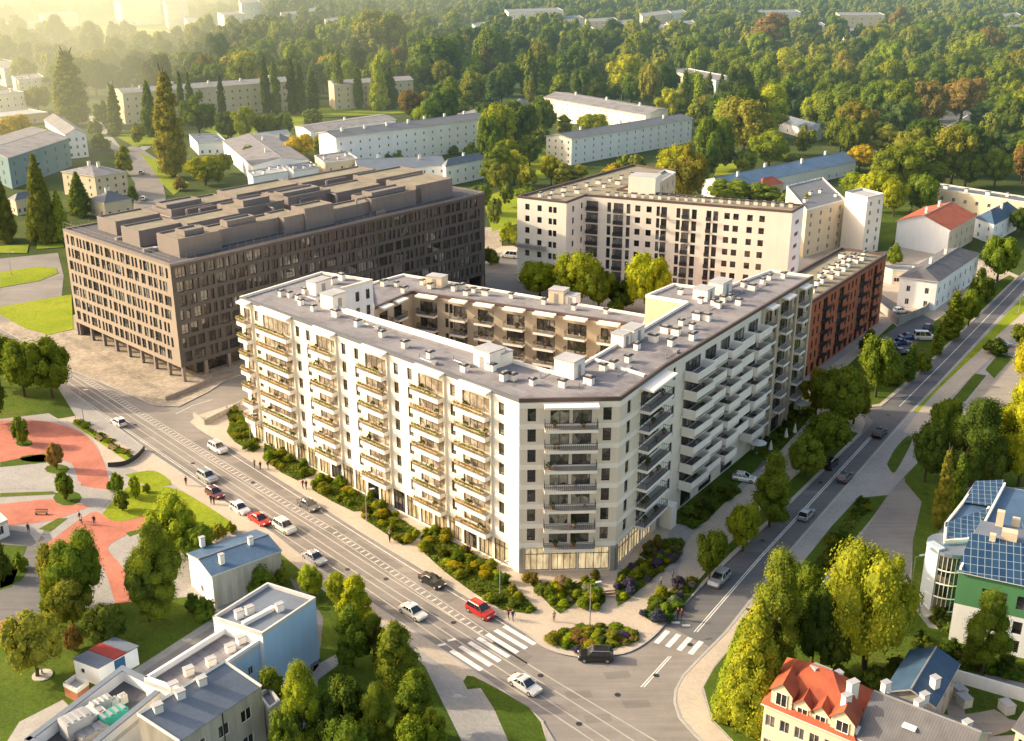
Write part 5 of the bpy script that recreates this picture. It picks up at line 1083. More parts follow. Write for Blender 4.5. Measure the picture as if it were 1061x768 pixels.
# ================================================================ LIGHT, SKY, HAZE
w = bpy.data.worlds.new("World"); scene.world = w; w.use_nodes = True; nt = w.node_tree; nt.nodes.clear()
SUN_EL, SUN_AZ = R(25), R(-79)      # azimuth measured from +Y towards +X
sky = nt.nodes.new('ShaderNodeTexSky'); sky.sky_type = 'NISHITA'; sky.sun_disc = False; sky.sun_elevation = SUN_EL; sky.sun_rotation = SUN_AZ; sky.dust_density = 4.
bg = nt.nodes.new('ShaderNodeBackground'); bg.inputs[1].default_value = .34; ow = nt.nodes.new('ShaderNodeOutputWorld'); nt.links.new(mixc(nt, 1., sky.outputs[0], (1.13, 1.0, .85), 'MULTIPLY'), bg.inputs[0]); nt.links.new(bg.outputs[0], ow.inputs[0])
sl = bpy.data.lights.new('sun', 'SUN'); sl.energy = 6.0; sl.angle = R(.6); sl.color = (1., .85, .60); so = bpy.data.objects.new('sun', sl); COL.objects.link(so)
dirv = Vector((math.sin(SUN_AZ) * math.cos(SUN_EL), math.cos(SUN_AZ) * math.cos(SUN_EL), math.sin(SUN_EL))); so.rotation_euler = dirv.to_track_quat('Z', 'Y').to_euler()
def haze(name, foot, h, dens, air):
    """a box of haze, its emission standing in for scattered sunlight: absorbs with the given density and glows with the airlight colour"""
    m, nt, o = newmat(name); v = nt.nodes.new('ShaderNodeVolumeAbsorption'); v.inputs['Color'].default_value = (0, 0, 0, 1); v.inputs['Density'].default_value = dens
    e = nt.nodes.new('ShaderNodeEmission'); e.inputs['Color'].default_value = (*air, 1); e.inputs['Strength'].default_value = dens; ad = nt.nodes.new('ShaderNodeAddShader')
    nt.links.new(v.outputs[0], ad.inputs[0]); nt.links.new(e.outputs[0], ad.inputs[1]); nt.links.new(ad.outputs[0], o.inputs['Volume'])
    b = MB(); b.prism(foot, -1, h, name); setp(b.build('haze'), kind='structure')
haze('haze_air', [(-2600, 300), (2600, 300), (2600, 5000), (-2600, 5000)], 85, .00026, (.36, .50, .46))
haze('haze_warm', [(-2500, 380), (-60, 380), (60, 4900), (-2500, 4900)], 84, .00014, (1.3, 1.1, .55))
haze('haze_glow', [(-2400, 460), (-170, 460), (-800, 4800), (-2400, 4800)], 83, .0006, (2.1, 1.75, .95))  # warm sun glow at the left, baked into the emission by position
# ================================================================ CARS
def car_parts(kind, paint):
    """local: x forward, origin on the ground"""
    L, Wd, Hh = {'hatch': (4.1, 1.8, 1.5), 'sedan': (4.6, 1.85, 1.45), 'suv': (4.6, 1.95, 1.72), 'van': (5.2, 2.0, 2.2)}[kind]
    sx = L / 2; hw = Wd / 2; bel = {'suv': 1.02, 'van': 1.2}.get(kind, .92); body = MB()
    # lower body lofted from nose to tail: (x, bottom, top, half width)
    hood = {'hatch': .86, 'sedan': .82, 'suv': 1.0, 'van': 1.15}[kind]; tail = {'hatch': bel, 'sedan': .90, 'suv': bel + .03, 'van': bel}[kind]
    st = [(sx, .36, .58, .72), (sx - .08, .26, .70, .84), (sx - .35, .2, hood - .06, .96), (sx - 1.15, .2, hood, 1.), (sx - 1.3, .2, bel, 1.), (-sx + 1.0, .2, bel, 1.), (-sx + .35, .22, tail, .97), (-sx + .08, .28, tail - .08, .90), (-sx, .36, .75, .80)]
    def ring(x, z0, z1, k):
        h_ = hw * k; zm = z0 + (z1 - z0) * .62
        return [(x, -h_ * .93, z0), (x, -h_, z0 + .12), (x, -h_, zm), (x, -h_ * .90, z1), (x, h_ * .90, z1), (x, h_, zm), (x, h_, z0 + .12), (x, h_ * .93, z0)]
    rs = [ring(*s) for s in st]
    for i in range(len(rs) - 1):
        for j in range(8): body.poly([rs[i][j], rs[i + 1][j], rs[i + 1][(j + 1) % 8], rs[i][(j + 1) % 8]], paint)
    body.poly(rs[0], paint); body.poly(rs[-1][::-1], paint)
    # greenhouse: base and roof outlines
    fx, rx = sx - 1.25, {'hatch': -sx + .25, 'sedan': -sx + .85, 'suv': -sx + .22, 'van': -sx + .12}[kind]; tf, tb = {'hatch': (.75, .45), 'sedan': (.8, .75), 'suv': (.7, .35), 'van': (.65, .12)}[kind]
    gb = [(fx, -hw * .88, bel - .02), (fx, hw * .88, bel - .02), (rx, hw * .88, bel - .02), (rx, -hw * .88, bel - .02)]
    gt = [(fx - tf, -hw * .70, Hh - .07), (fx - tf, hw * .70, Hh - .07), (rx + tb, hw * .70, Hh - .07), (rx + tb, -hw * .70, Hh - .07)]
    glass_ = MB()
    for i in range(4): glass_.poly([gb[i], gb[(i + 1) % 4], gt[(i + 1) % 4], gt[i]], 'car_glass')
    roof = MB(); a, c, d, e = gt; up = .07
    dome = [(a[0] - .12, a[1] + .08, Hh), (c[0] - .12, c[1] - .08, Hh), (d[0] + .12, d[1] - .08, Hh), (e[0] + .12, e[1] + .08, Hh)]
    for i in range(4): roof.poly([gt[i], gt[(i + 1) % 4], dome[(i + 1) % 4], dome[i]], paint)
    roof.poly(dome, paint)
    for s in (-1, 1):     # pillars
        for t in (0., .38, .70, 1.):
            p = Vector(gb[0 if s < 0 else 1]).lerp(Vector(gb[3 if s < 0 else 2]), t); q = Vector(gt[0 if s < 0 else 1]).lerp(Vector(gt[3 if s < 0 else 2]), t); roof.tube(p, q, .045, paint, 4)
        p, q = Vector(gt[0 if s < 0 else 1]), Vector(gt[3 if s < 0 else 2]); roof.tube(p, q, .05, 'metal_grey' if kind == 'suv' else paint, 4)
    sun = MB()
    wh, rm, hl, tl, mir = MB(), MB(), MB(), MB(), MB(); rr = .34
    n = 14
    for s in (-1, 1):
        rg_ = [(rr * math.cos(6.2832 * i / n), s * .11, rr * math.sin(6.2832 * i / n)) for i in range(n)]
        wh.poly(rg_ if s > 0 else rg_[::-1], 'tyre_rubber'); rg2 = [(x * .62, s * .118, z * .62) for x, y, z in rg_]; rm.poly(rg2, 'metal_grey')
        for i in range(n): wh.poly([(rr * math.cos(6.2832 * i / n), -.11, rr * math.sin(6.2832 * i / n)), (rr * math.cos(6.2832 * (i + 1) / n), -.11, rr * math.sin(6.2832 * (i + 1) / n)), (rr * math.cos(6.2832 * (i + 1) / n), .11, rr * math.sin(6.2832 * (i + 1) / n)), (rr * math.cos(6.2832 * i / n), .11, rr * math.sin(6.2832 * i / n))], 'tyre_rubber') if s > 0 else None
    hl.box((0, 0, -.07), (.16, .38, .14), 0, 'lamp_lens'); tl.box((0, 0, -.08), (.1, .32, .16), 0, 'lamp_red'); mir.box((0, 0, 0), (.16, .2, .13), 0, paint)
    return dict(dim=(L, Wd, Hh, sx, hw, bel, fx, hood), body=body.mesh('car_body'), glass=glass_.mesh('car_windows'), roof=roof.mesh('car_roof'), wheel=wh.mesh('car_wheel'), rim=rm.mesh('car_rim'), hl=hl.mesh('headlight'), tl=tl.mesh('taillight'), mir=mir.mesh('mirror'))
CP = {}
def car(x, y, kind, paint, a, label, group=None, scale=1.06):
    k = (kind, paint)
    if k not in CP: CP[k] = car_parts(kind, paint)
    c = CP[k]; L, Wd, Hh, sx, hw, bel, fx, hood = c['dim']; z = -.018 if label[0] != '*' else .18; label = label.lstrip('*')
    o = empty('car', P(x, y, z), label, 'car', group, R(a)); o.scale = (scale,) * 3
    inst('body', c['body'], o); inst('window', c['glass'], o); inst('roof', c['roof'], o)
    for sx_ in (1, -1):
        for s in (1, -1):
            w_ = inst('wheel', c['wheel'], o, (sx_ * (sx - .82), s * (hw - .10), .34)); inst('rim', c['rim'], w_)
    for s in (1, -1): inst('headlight', c['hl'], o, (sx - .1, s * (hw - .38), .68)); inst('taillight', c['tl'], o, (-sx + .05, s * (hw - .32), .8)); inst('mirror', c['mir'], o, (fx - .2, s * (hw + .02), bel + .03))
    return o
for c in ((123, 440, 'hatch', 'paint_white', 135, 'white hatchback driving alone near the top of the tram street'), (226, 467, 'suv', 'paint_white', -45, 'white car on the far lane opposite the ramp wall'),
          (215, 497, 'suv', 'paint_silver', -45, 'silver off-roader behind the dark red car at the kerb'), (223, 514, 'hatch', 'paint_maroon', -45, 'dark red hatchback between the silver off-roader and the white car'),
          (249, 530, 'hatch', 'paint_white', -45, 'white hatchback with dark roof just behind the bright red car'), (269, 541, 'sedan', 'paint_red', -45, 'bright red saloon in the queue beside the blue roofed house'),
          (295, 549, 'suv', 'paint_white', -45, 'white car with a roof window in front of the bright red saloon'), (320, 526, 'sedan', 'paint_grey', -45, 'dark grey car on the far lane above the white car'),
          (326, 581, 'sedan', 'paint_silver', -45, 'silver white saloon parked at the kerb by the footpath trees'), (448, 605, 'sedan', 'paint_black', -45, 'black saloon on the far lane before the red car'),
          (428, 637, 'sedan', 'paint_white', -45, 'white saloon on the near lane approaching the zebra crossing'), (498, 636, 'suv', 'paint_red', -45, 'red off-roader stopped just before the zebra crossing'),
          (544, 713, 'sedan', 'paint_white', -45, 'white saloon beyond the zebra crossing at the bottom'), (617, 683, 'suv', 'paint_black', 178, 'black off-roader turning around the planted island'),
          (745, 603, 'suv', 'paint_silver', 235, 'silver estate car nearest the small zebra crossing on the right road'), (835, 536, 'hatch', 'paint_silver', 55, 'silver hatchback alone on the middle of the right road'),
          (875, 497, 'hatch', 'paint_grey', 55, 'grey hatchback second of the pair on the right road'), (860, 483, 'suv', 'paint_black', 55, 'black car of the pair nearer the trees on the right road'), (911, 451, 'sedan', 'paint_black', 55, 'black saloon near the side road mouth on the right road'),
          (771, 498, 'hatch', 'paint_white', -20, '*white hatchback parked beside the white balcony wing'), (1038, 359, 'hatch', 'paint_silver', 10, '*pale car on the gravel lot at the right edge'),
          (933, 357, 'sedan', 'paint_blue', 10, '*dark blue car in front of the pale van in the villa car park'), (941, 351, 'sedan', 'paint_blue', 10, '*dark blue car between the pale van and the other blue car'), (958, 352, 'van', 'paint_white', -5, '*white van in the villa car park'),
          (961, 341, 'hatch', 'paint_blue', 60, '*blue hatchback behind the white van'), (933, 324, 'hatch', 'paint_white', 15, '*white car inside the walled small car park'), (935, 367, 'hatch', 'paint_black', 10, '*black car half hidden under trees in the villa car park'),
          (149, 207, 'hatch', 'paint_white', 95, '*white car on the lane left of the office building'), (147, 180, 'hatch', 'paint_silver', 95, '*silver car farther up the lane left of the office building'), (968, 149, 'hatch', 'paint_silver', 20, '*small pale car on the far road at the upper right'),
          (528, 267, 'van', 'paint_white', 160, '*white van parked by the far corner of the office building'), (965, 158, 'hatch', 'paint_white', 10, '*small white car at the far junction on the right'), (1001, 148, 'van', 'paint_white', 0, '*white delivery van by the far road at the upper right')): car(*c)
# ================================================================ PEOPLE
def person_mesh(name, mat, stride, arms):
    """one continuous skinned body built along joints"""
    J = [(0, 0, .95), (0, 0, 1.15), (0, 0, 1.40), (0, .0, 1.50), (0, .01, 1.60), (0, .02, 1.72)]
    rad = [.14, .125, .15, .055, .085, .075]; E_ = [(0, 1), (1, 2), (2, 3), (3, 4), (4, 5)]
    def add(p, r_, par): J.append(p); rad.append(r_); E_.append((par, len(J) - 1)); return len(J) - 1
    for s in (-1, 1):
        st = stride * s
        h_ = add((s * .09, 0, .88), .10, 0); k = add((s * .10, st * .5 + .03, .49), .062, h_); a = add((s * .10, st - (.06 if st < 0 else 0), .09), .042, k); add((s * .105, st + .15, .04), .035, a)
        sh = add((s * .19, 0, 1.40), .06, 2); el = add((s * .24, -st * .35 - .02, 1.12), .042, sh); wr = add((s * .23, -st * .7 + .08 + arms, .90), .030, el); ha = add((s * .22, -st * .75 + .11 + arms, .82), .034, wr)
    me = bpy.data.meshes.new(name); me.from_pydata(J, E_, []); o = bpy.data.objects.new(name, me)
    md = o.modifiers.new('skin', 'SKIN'); sv = me.skin_vertices[0].data
    for i, r_ in enumerate(rad): sv[i].radius = (r_ * (1.15 if i in (0, 1, 2) else 1), r_ * (.8 if i in (0, 1, 2) else 1))
    sv[0].use_root = True; o.modifiers.new('sub', 'SUBSURF').levels = 1; o.modifiers['sub'].render_levels = 1
    COL.objects.link(o); dg = bpy.context.evaluated_depsgraph_get(); m2 = bpy.data.meshes.new_from_object(o.evaluated_get(dg)); bpy.data.objects.remove(o)
    m2.name = name; m2.materials.clear(); m2.materials.append(M[mat])
    for p in m2.polygons: p.use_smooth = True; p.material_index = 0
    return m2
outfits = [('navy jacket', (.02, .03, .08), (.10, .10, .11)), ('dark coat', (.03, .025, .025), (.02, .02, .022)), ('white shirt', (.65, .64, .6), (.04, .07, .15)), ('dark red top', (.25, .03, .03), (.025, .025, .03)), ('beige jacket', (.40, .30, .20), (.12, .08, .05))]
pms = []
for i, (t, a, c) in enumerate(outfits):
    person_mat('clothes_%d' % i, a, c, (.04, .02, .01)); pms.append((person_mesh('person', 'clothes_%d' % i, (.26, .12, .2, .28, .06)[i], (.0, .05, .02, .0, .1)[i]), t))
hm = MB(); 
for i in range(8):
    for j in range(3):
        t0, t1 = 6.2832 * i / 8, 6.2832 * (i + 1) / 8; a0, a1 = .1 + j * .48, .1 + (j + 1) * .48
        hm.poly([(.098 * math.cos(t) * math.cos(a), .015 - .02 + .105 * math.sin(t) * math.cos(a), 1.665 + .115 * math.sin(a)) for t, a in ((t0, a0), (t1, a0), (t1, a1), (t0, a1))], 'wood_brown')
hm = hm.mesh('hair')
for x, y, k, a, lab in ((193, 503, 1, 40, 'alone on the plaza kerb near the tram street'), (219, 522, 0, 30, 'left one of the pair beside the dark red car'), (222, 523, 1, 30, 'right one of the pair beside the dark red car'),
                        (83, 540, 1, 80, 'walking on the red path, farther from the lawn'), (85, 543, 2, 80, 'walking beside a companion on the red path'), (98, 544, 0, 20, 'alone on the red path left of the lawn'),
                        (264, 485, 4, 50, 'leftmost of the group by the first shrubs'), (270, 487, 1, 50, 'in the middle of the group by the first shrubs'), (278, 486, 0, 230, 'right one of the group by the first shrubs'),
                        (314, 506, 3, 50, 'left one of the pair between two shrub beds'), (317.5, 507, 1, 50, 'right one of the pair between two shrub beds'), (354, 498, 1, 10, 'close to the shop windows'), (404, 558, 4, 40, 'at the kerb beside the long shrub bed'), (404, 562, 1, 40, 'in front at the kerb beside the long shrub bed'),
                        (484, 575, 1, 60, 'left one of the pair before the shops'), (487, 575, 3, 60, 'right one of the pair before the shops'), (527, 641, 3, 210, 'left one of the pair waiting at the large zebra crossing'), (531.5, 643, 0, 210, 'right one of the pair waiting at the large zebra crossing'),
                        (574, 644, 4, 0, 'alone below the triangular flower bed'), (685, 607, 2, 60, 'in the middle of the walkway right of the flower beds'), (697, 601, 4, 60, 'farther along the walkway on the right of the flower beds'),
                        (702, 641, 1, 200, 'left one of the pair waiting at the small zebra crossing'), (706, 642, 3, 200, 'right one of the pair waiting at the small zebra crossing'), (30, 552, 1, 20, 'by the left edge of the plaza'), (788, 285, 1, 0, 'x')):
    if lab == 'x': continue
    m_, t = pms[k]; o = empty('person', P(x, y, .13), 'person in ' + t + ', ' + lab, 'person', rz=R(a)); inst('body', m_, o); inst('hair', hm, o); o.scale = (1.05,) * 3
# ================================================================ STREET FURNITURE
def lamp(x, y, h, label):
    o = empty('street_lamp', P(x, y, .12), label, 'street lamp'); b = MB(); b.cyl((0, 0, 0), .16, .5, 'metal_grey', 8); b.cyl((0, 0, .5), .09, h - .5, 'metal_grey', 8, .05); b.build('pole', o, (0, 0, 0))
    b = MB(); b.tube((0, 0, h - .1), (1.0, .3, h + .1), .05, 'metal_grey'); b.build('arm', o, (0, 0, 0)); b = MB(); b.box((1.1, .33, h), (.8, .35, .14), .3, 'metal_white'); b.build('lamp_head', o, (0, 0, 0))
for x, y, t, l in ((611, 650, 605, 'tall pale street lamp standing behind the planted island'), (518, 617, 583, 'slim street lamp at the end of the long shrub beds'), (87, 437, 405, 'street lamp between the plaza and the tram street'), (943, 617, 577, 'dark street lamp at the car park left of the green building'),
                  (44, 699, 675, 'short lamp on the round slab in the lower left lawn'), (260, 462, 430, 'street lamp by the first shrubs at the left end of the cream block'), (1055, 325, 306, 'street lamp beside the right road near the picture edge'), (380, 540, 508, 'street lamp in the middle of the long shrub beds'), (12, 285, 262, 'lamp on the small lawn at the left edge')): lamp(x, y, hz(x, y, t), l)
for x, y, s, lab in ((784, 470, 3.6, 'open white square parasol below the last white balconies'), (830, 428, 4.0, 'open white parasol at the foot of the sand coloured facade'), (838, 420, 3.4, 'second open white parasol half under the street trees')):
    o = empty('parasol', P(x, y, .15), lab, 'parasol'); b = MB(); b.cyl((0, 0, 0), .04, 2.7, 'metal_grey', 6); b.cyl((0, 0, 0), .3, .12, 'concrete', 10); b.build('pole', o, (0, 0, 0)); b = MB(); b.cyl((0, 0, 2.3), s / 2, .55, 'canvas_white', 8, .05); b.build('canopy', o, (0, 0, 0))
for k, (x, y) in enumerate(((814, 457), (823, 452), (798, 470))):
    o = empty('folded_parasol', P(x, y, .15), ('folded white parasol, middle of the three in the garden strip', 'folded white parasol nearest the street trees', 'folded white parasol nearest the white balconies')[k], 'parasol'); b = MB(); b.cyl((0, 0, 0), .05, 1.2, 'metal_grey', 6); b.build('pole', o, (0, 0, 0)); b = MB(); b.cyl((0, 0, .9), .42, 1.9, 'canvas_white', 9, .05); b.build('canopy', o, (0, 0, 0))
def bench(x, y, a, lab):
    o = empty('park_bench', P(x, y, .15), lab, 'bench', rz=R(a)); b = MB()
    for i in range(3): b.box((0, -.2 + i * .2, .42), (2.2, .15, .05), 0, 'wood_brown')
    b.build('seat', o, (0, 0, 0)); b = MB()
    for i in range(2): b.box((0, .3, .6 + i * .18), (2.2, .04, .12), 0, 'wood_brown')
    b.build('backrest', o, (0, 0, 0))
    for s in (-.9, .9): b = MB(); b.box((s, 0, 0), (.07, .5, .42), 0, 'metal_dark'); b.build('leg', o, (0, 0, 0))
for v in ((633, 618, 10, 'bench between the flower beds in front of the corner shops'), (102, 456, -40, 'farthest bench along the hedge between plaza and street'), (116, 466, -40, 'nearest bench along the hedge between plaza and street'), (43, 533, 0, 'bench at the tip of the small planted wedge on the plaza'), (700, 571, 50, 'bench beside the passage at the right corner of the cream block')): bench(*v)
def rack(x, y, a, n, lab):
    o = empty('bicycle_rack', P(x, y, .13), lab, 'bicycle rack', rz=R(a))
    for i in range(n):
        b = MB(); u = (i - n / 2) * .9; b.tube((u, -.4, 0), (u, -.4, .85), .03, 'metal_white', 4); b.tube((u, .4, 0), (u, .4, .85), .03, 'metal_white', 4); b.tube((u, -.4, .85), (u, .4, .85), .03, 'metal_white', 4); b.build('hoop', o, (0, 0, 0))
for k, (x, y) in enumerate(((107, 373), (122, 382), (138, 391), (155, 401), (70, 352), (88, 362))): rack(x, y, -38, 6, ('bicycle rack on the cobbles before the office building, ' + ('third from the left', 'fourth from the left', 'fifth from the left', 'rightmost of the row', 'leftmost of the row', 'second from the left')[k]))
rack(222, 434, 30, 5, 'bicycle rack behind the low ramp wall'); rack(244, 424, 30, 5, 'bicycle rack farther up behind the low ramp wall')
def bollards(px, grp, lab):
    m = MB(); m.cyl((0, 0, 0), .09, .8, 'metal_dark', 8); m.cyl((0, 0, .8), .11, .08, 'metal_grey', 8); m = m.mesh('bollard')
    for x, y in px: o = inst('bollard', m, None, P(x, y, .13)); setp(o, lab, 'bollard', grp)
bollards([(84 + i * 8, 440 + i * 5.0) for i in range(7)], 'bollards along the plaza hedge', 'short dark bollard in the row along the plaza hedge')
b = MB(); ribbon('x', curve([(112, 484), (130, 482), (143, 474), (150, 466)]), .1, .15, 'metal_dark', .9, build=False, b=b); setp(b.build('guard_rail'), 'curved dark guard rail at the plaza corner by the street', 'railing')
# small kiosk at the far left edge
H_('kiosk', 'small white kiosk cut off by the left edge of the plaza', 'kiosk', (-20, 536), (-8, 548), (8, 541), 2.6, 'cool_white', 'roof_pale', 'flat', floors=1, nl=1, nr=1)
# ticket machine by the far road and container
o = empty('info_board', P(939, 616, .14), 'tall dark information board beside the car park lamp', 'sign'); b = MB(); b.box((0, 0, .3), (.25, 1.6, 2.6), 0, 'metal_dark'); b.build('panel', o, (0, 0, 0)); b = MB(); b.box((-.14, 0, 1.2), (.04, 1.2, 1.2), 0, 'canvas_white'); b.build('poster', o, (0, 0, 0))
for s in (-.6, .6): b = MB(); b.box((0, s, 0), (.1, .1, .3), 0, 'metal_dark'); b.build('leg', o, (0, 0, 0))
# ================================================================ TREES
def crown(name, kind, seed, nl, leaf, mat='foliage', core=True):
    """unit tree crown: height 1 from the ground, width 1; leaf faces on clumps spread through the crown volume"""
    rnd = random.Random(seed); b = MB(); lumps = []
    def rv(): 
        v = Vector((rnd.gauss(0, 1), rnd.gauss(0, 1), rnd.gauss(0, 1))); return v.normalized()
    sk = (rnd.uniform(.93, 1.07), rnd.uniform(.93, 1.07))
    if kind == 'round':
        for i in range(64): v = rv(); k = rnd.uniform(.5, 1.07); v = Vector((v.x * .36 * sk[0], v.y * .36 * sk[1], v.z * .33)) * k; lumps.append((v + Vector((0, 0, .57)), rnd.uniform(.07, .19) * (1 if k < 1 else .7)))
    elif kind == 'bush':
        for i in range(26): v = rv(); v = Vector((v.x * .36, v.y * .36, abs(v.z) * .55)) * rnd.uniform(.4, 1); lumps.append((v + Vector((0, 0, .22)), rnd.uniform(.14, .22)))
    elif kind == 'ball':
        for i in range(60): v = rv(); k = rnd.choice((.3, .8, 1, 1)); v = Vector((v.x * .34, v.y * .34, v.z * .36)) * k; lumps.append((v + Vector((0, 0, .54)), rnd.uniform(.12, .17)))
    elif kind == 'oval':
        for i in range(38): t = rnd.random(); z = .16 + .78 * t; r_ = .38 * math.sin(math.pi * min(1, (t * .85 + .18))) ** .6; a = rnd.uniform(0, 6.28); k = rnd.uniform(.5, 1); lumps.append((Vector((r_ * k * math.cos(a), r_ * k * math.sin(a), z)), rnd.uniform(.13, .2)))
    elif kind == 'loose':
        for i in range(30): v = rv(); k = rnd.uniform(.45, 1.1); v = Vector((v.x * .38, v.y * .38, v.z * .36)) * k; lumps.append((v + Vector((0, 0, .55)), rnd.uniform(.10, .17)))
    elif kind == 'poplar':
        for i in range(110): t = i / 109; z = .07 + .88 * t; r_ = .33 * (math.sin(math.pi * min(1., t * .74 + .22)) ** .8) * rnd.choice((.45, .9, 1.)); a = i * 2.4; lumps.append((Vector((r_ * math.cos(a), r_ * math.sin(a), z)), (.20 * (1 - .68 * t) + .03) * rnd.uniform(.8, 1.15)))
    elif kind == 'cone':
        for i in range(110): t = (i / 109) ** .9; z = .07 + .89 * t; r_ = .40 * (1 - t) ** .72 * rnd.choice((.5, .95, 1.)); a = i * 2.4; lumps.append((Vector((r_ * math.cos(a), r_ * math.sin(a), z)), .17 * (1 - .75 * t) + .02))
    asp = {'poplar': .28, 'cone': .5, 'oval': .62}.get(kind, 1.0)      # width over height: keeps leaves round after scaling
    wsum = sum(r_ ** 2 for _, r_ in lumps)
    for c, r_ in lumps:
        if core:
            n, mseg = 6, 4
            for j in range(mseg):
                for i in range(n):
                    q = []
                    for (ii, jj) in ((i, j), (i + 1, j), (i + 1, j + 1), (i, j + 1)):
                        ph = math.pi * jj / mseg; th = 6.2832 * ii / n
                        zs = r_ * asp if asp < 1 else r_
                        q.append((c.x + r_ * .86 * math.sin(ph) * math.cos(th), c.y + r_ * .86 * math.sin(ph) * math.sin(th), c.z - zs * .86 * math.cos(ph)))
                    b.poly(q, mat)
        for k in range(max(4, int(nl * r_ ** 2 / wsum))):
            d = rv(); 
            if d.z < -.5 and rnd.random() < .6: d.z = -d.z
            rr = r_ * rnd.choice((rnd.uniform(.84, 1.1), rnd.uniform(.9, 1.3))); zs = rr * (asp if asp < 1 else 1)
            p = c + Vector((d.x * rr, d.y * rr, d.z * zs)); nrm = (d + rv() * .5 + Vector((0, 0, .25))).normalized()
            a = nrm.cross(rv()).normalized(); e = nrm.cross(a); s = leaf * rnd.uniform(.6, 1.35); sz = Vector((1, 1, asp))
            q = [p + Vector((v.x, v.y, v.z * asp)) * s for v in (a * 1.1, e * .7, -a * 1.1, -e * .7)]
            b.poly(q, mat)
    return b.mesh(name)
def trunk(name, kind, seed, mat='bark'):
    rnd = random.Random(seed); b = MB(); th = {'poplar': .9, 'cone': .9, 'oval': .6, 'bush': .3, 'ball': .35}.get(kind, .5)
    r0 = {'poplar': .09, 'cone': .06}.get(kind, .035); pts = [Vector((0, 0, 0))]
    for i in range(1, 5): pts.append(Vector((rnd.uniform(-.015, .015), rnd.uniform(-.015, .015), th * i / 4)))
    for i in range(4): b.tube(pts[i], pts[i + 1], r0 * (1 - i * .2), mat, 7, r0 * (1 - (i + 1) * .2))
    for i in range(7):
        t = rnd.uniform(.5, 1); z = th * t; a = rnd.uniform(0, 6.28); l = .22 if kind not in ('poplar', 'cone') else .2; b.tube((0, 0, z), (math.cos(a) * l, math.sin(a) * l, z + (.18 if kind != 'cone' else .02)), r0 * .45, mat, 5, r0 * .12)
    return b.mesh(name)
PR = {}
KINDS = ('round', 'loose', 'oval', 'poplar', 'cone', 'bush', 'ball')
LEAF = {'hi': (14000, .0135), 'mid': (4800, .021), 'lo': (1300, .036)}
def proto(kind, lod, var):
    k = (kind, lod, var)
    if k not in PR:
        n, s = LEAF[lod]
        if kind in ('poplar', 'cone'): s *= 1.5
        if kind in ('bush', 'ball'): n = n // 4; s *= 2.0
        PR[k] = (crown('crown', kind, hash((KINDS.index(kind), var)) & 255 if False else KINDS.index(kind) * 7 + var, n, s), trunk('trunk', kind, var))
    return PR[k]
COLS = {'dark': ('dark green', (.105, .155, .03)), 'mid': ('mid green', (.185, .245, .032)), 'fresh': ('fresh green', (.29, .35, .033)), 'yellow': ('yellow green', (.43, .44, .03)), 'olive': ('olive green', (.28, .28, .045)), 'gold': ('golden', (.50, .40, .03)), 'rust': ('rusty brown green', (.28, .20, .06)), 'blue': ('bluish green', (.12, .18, .06))}
NAME = {'round': ('broadleaf_tree', 'round tree'), 'loose': ('broadleaf_tree', 'loose tree'), 'oval': ('oval_tree', 'tall oval tree'), 'poplar': ('poplar_tree', 'columnar poplar'), 'cone': ('conifer_tree', 'conical tree'), 'bush': ('bush', 'leafy bush'), 'ball': ('clipped_tree', 'small ball tree')}
LAND = [('the cream courtyard block', 520, 400), ('the dark office block', 250, 300), ('the white L-shaped block', 680, 230), ('the red brick block', 880, 330), ('the orange roofed villa', 970, 235), ('the narrow white villa', 975, 300), ('the green building', 1020, 590),
        ('the red tiled town house', 850, 735), ('the navy roofed house', 955, 700), ('the blue roofed house', 243, 590), ('the light blue building', 285, 640), ('the white storage shed', 108, 680), ('the red plaza paths', 80, 500), ('the zebra crossing', 510, 670), ('the right hand road', 860, 480),
        ('the white four-storey block', 640, 150), ('the very long white block', 430, 145), ('the terraced white block', 730, 90), ('the long cream poplar block', 240, 105), ('the teal building', 30, 165), ('the three-storey cream house', 98, 190), ('the long blue roofed building', 810, 185),
        ('the far road', 960, 140), ('the left edge white blocks', 20, 85), ('the sunny far lawn', 130, 40), ('the distant pale terraces', 550, 25), ('the low woodland hall', 826, 135), ('the dark roofed long building', 1020, 210), ('the broad grey roofed hall', 320, 150), ('the distant forest edge', 900, 35), ('the far cream slab', 890, 20),
        ('the short cream poplar block', 385, 95), ('the small twin poplar house', 540, 112), ('the gravel lot', 1040, 370)]
treelist = []
trnd = random.Random(77)
def tree(cx, yt, yb, wpx, kind='round', col='mid', clear=0):
    base = P(cx, yb, 0)
    h = hz(cx, yb, yt); k = Q((base.x, base.y, h / 2)); dist = (Vector((base.x, base.y, h / 2)) - camo.location).length; wd = wpx * dist / F * .98
    if h > 60: h = 60
    hp = yb - yt; lod = 'hi' if hp > 75 else ('mid' if hp > 24 else 'lo'); var = trnd.randrange(3)
    treelist.append(dict(x=cx, y=yb, base=base, h=h, w=wd, kind=kind, col=col, lod=lod, var=var, hp=hp))
T = tree
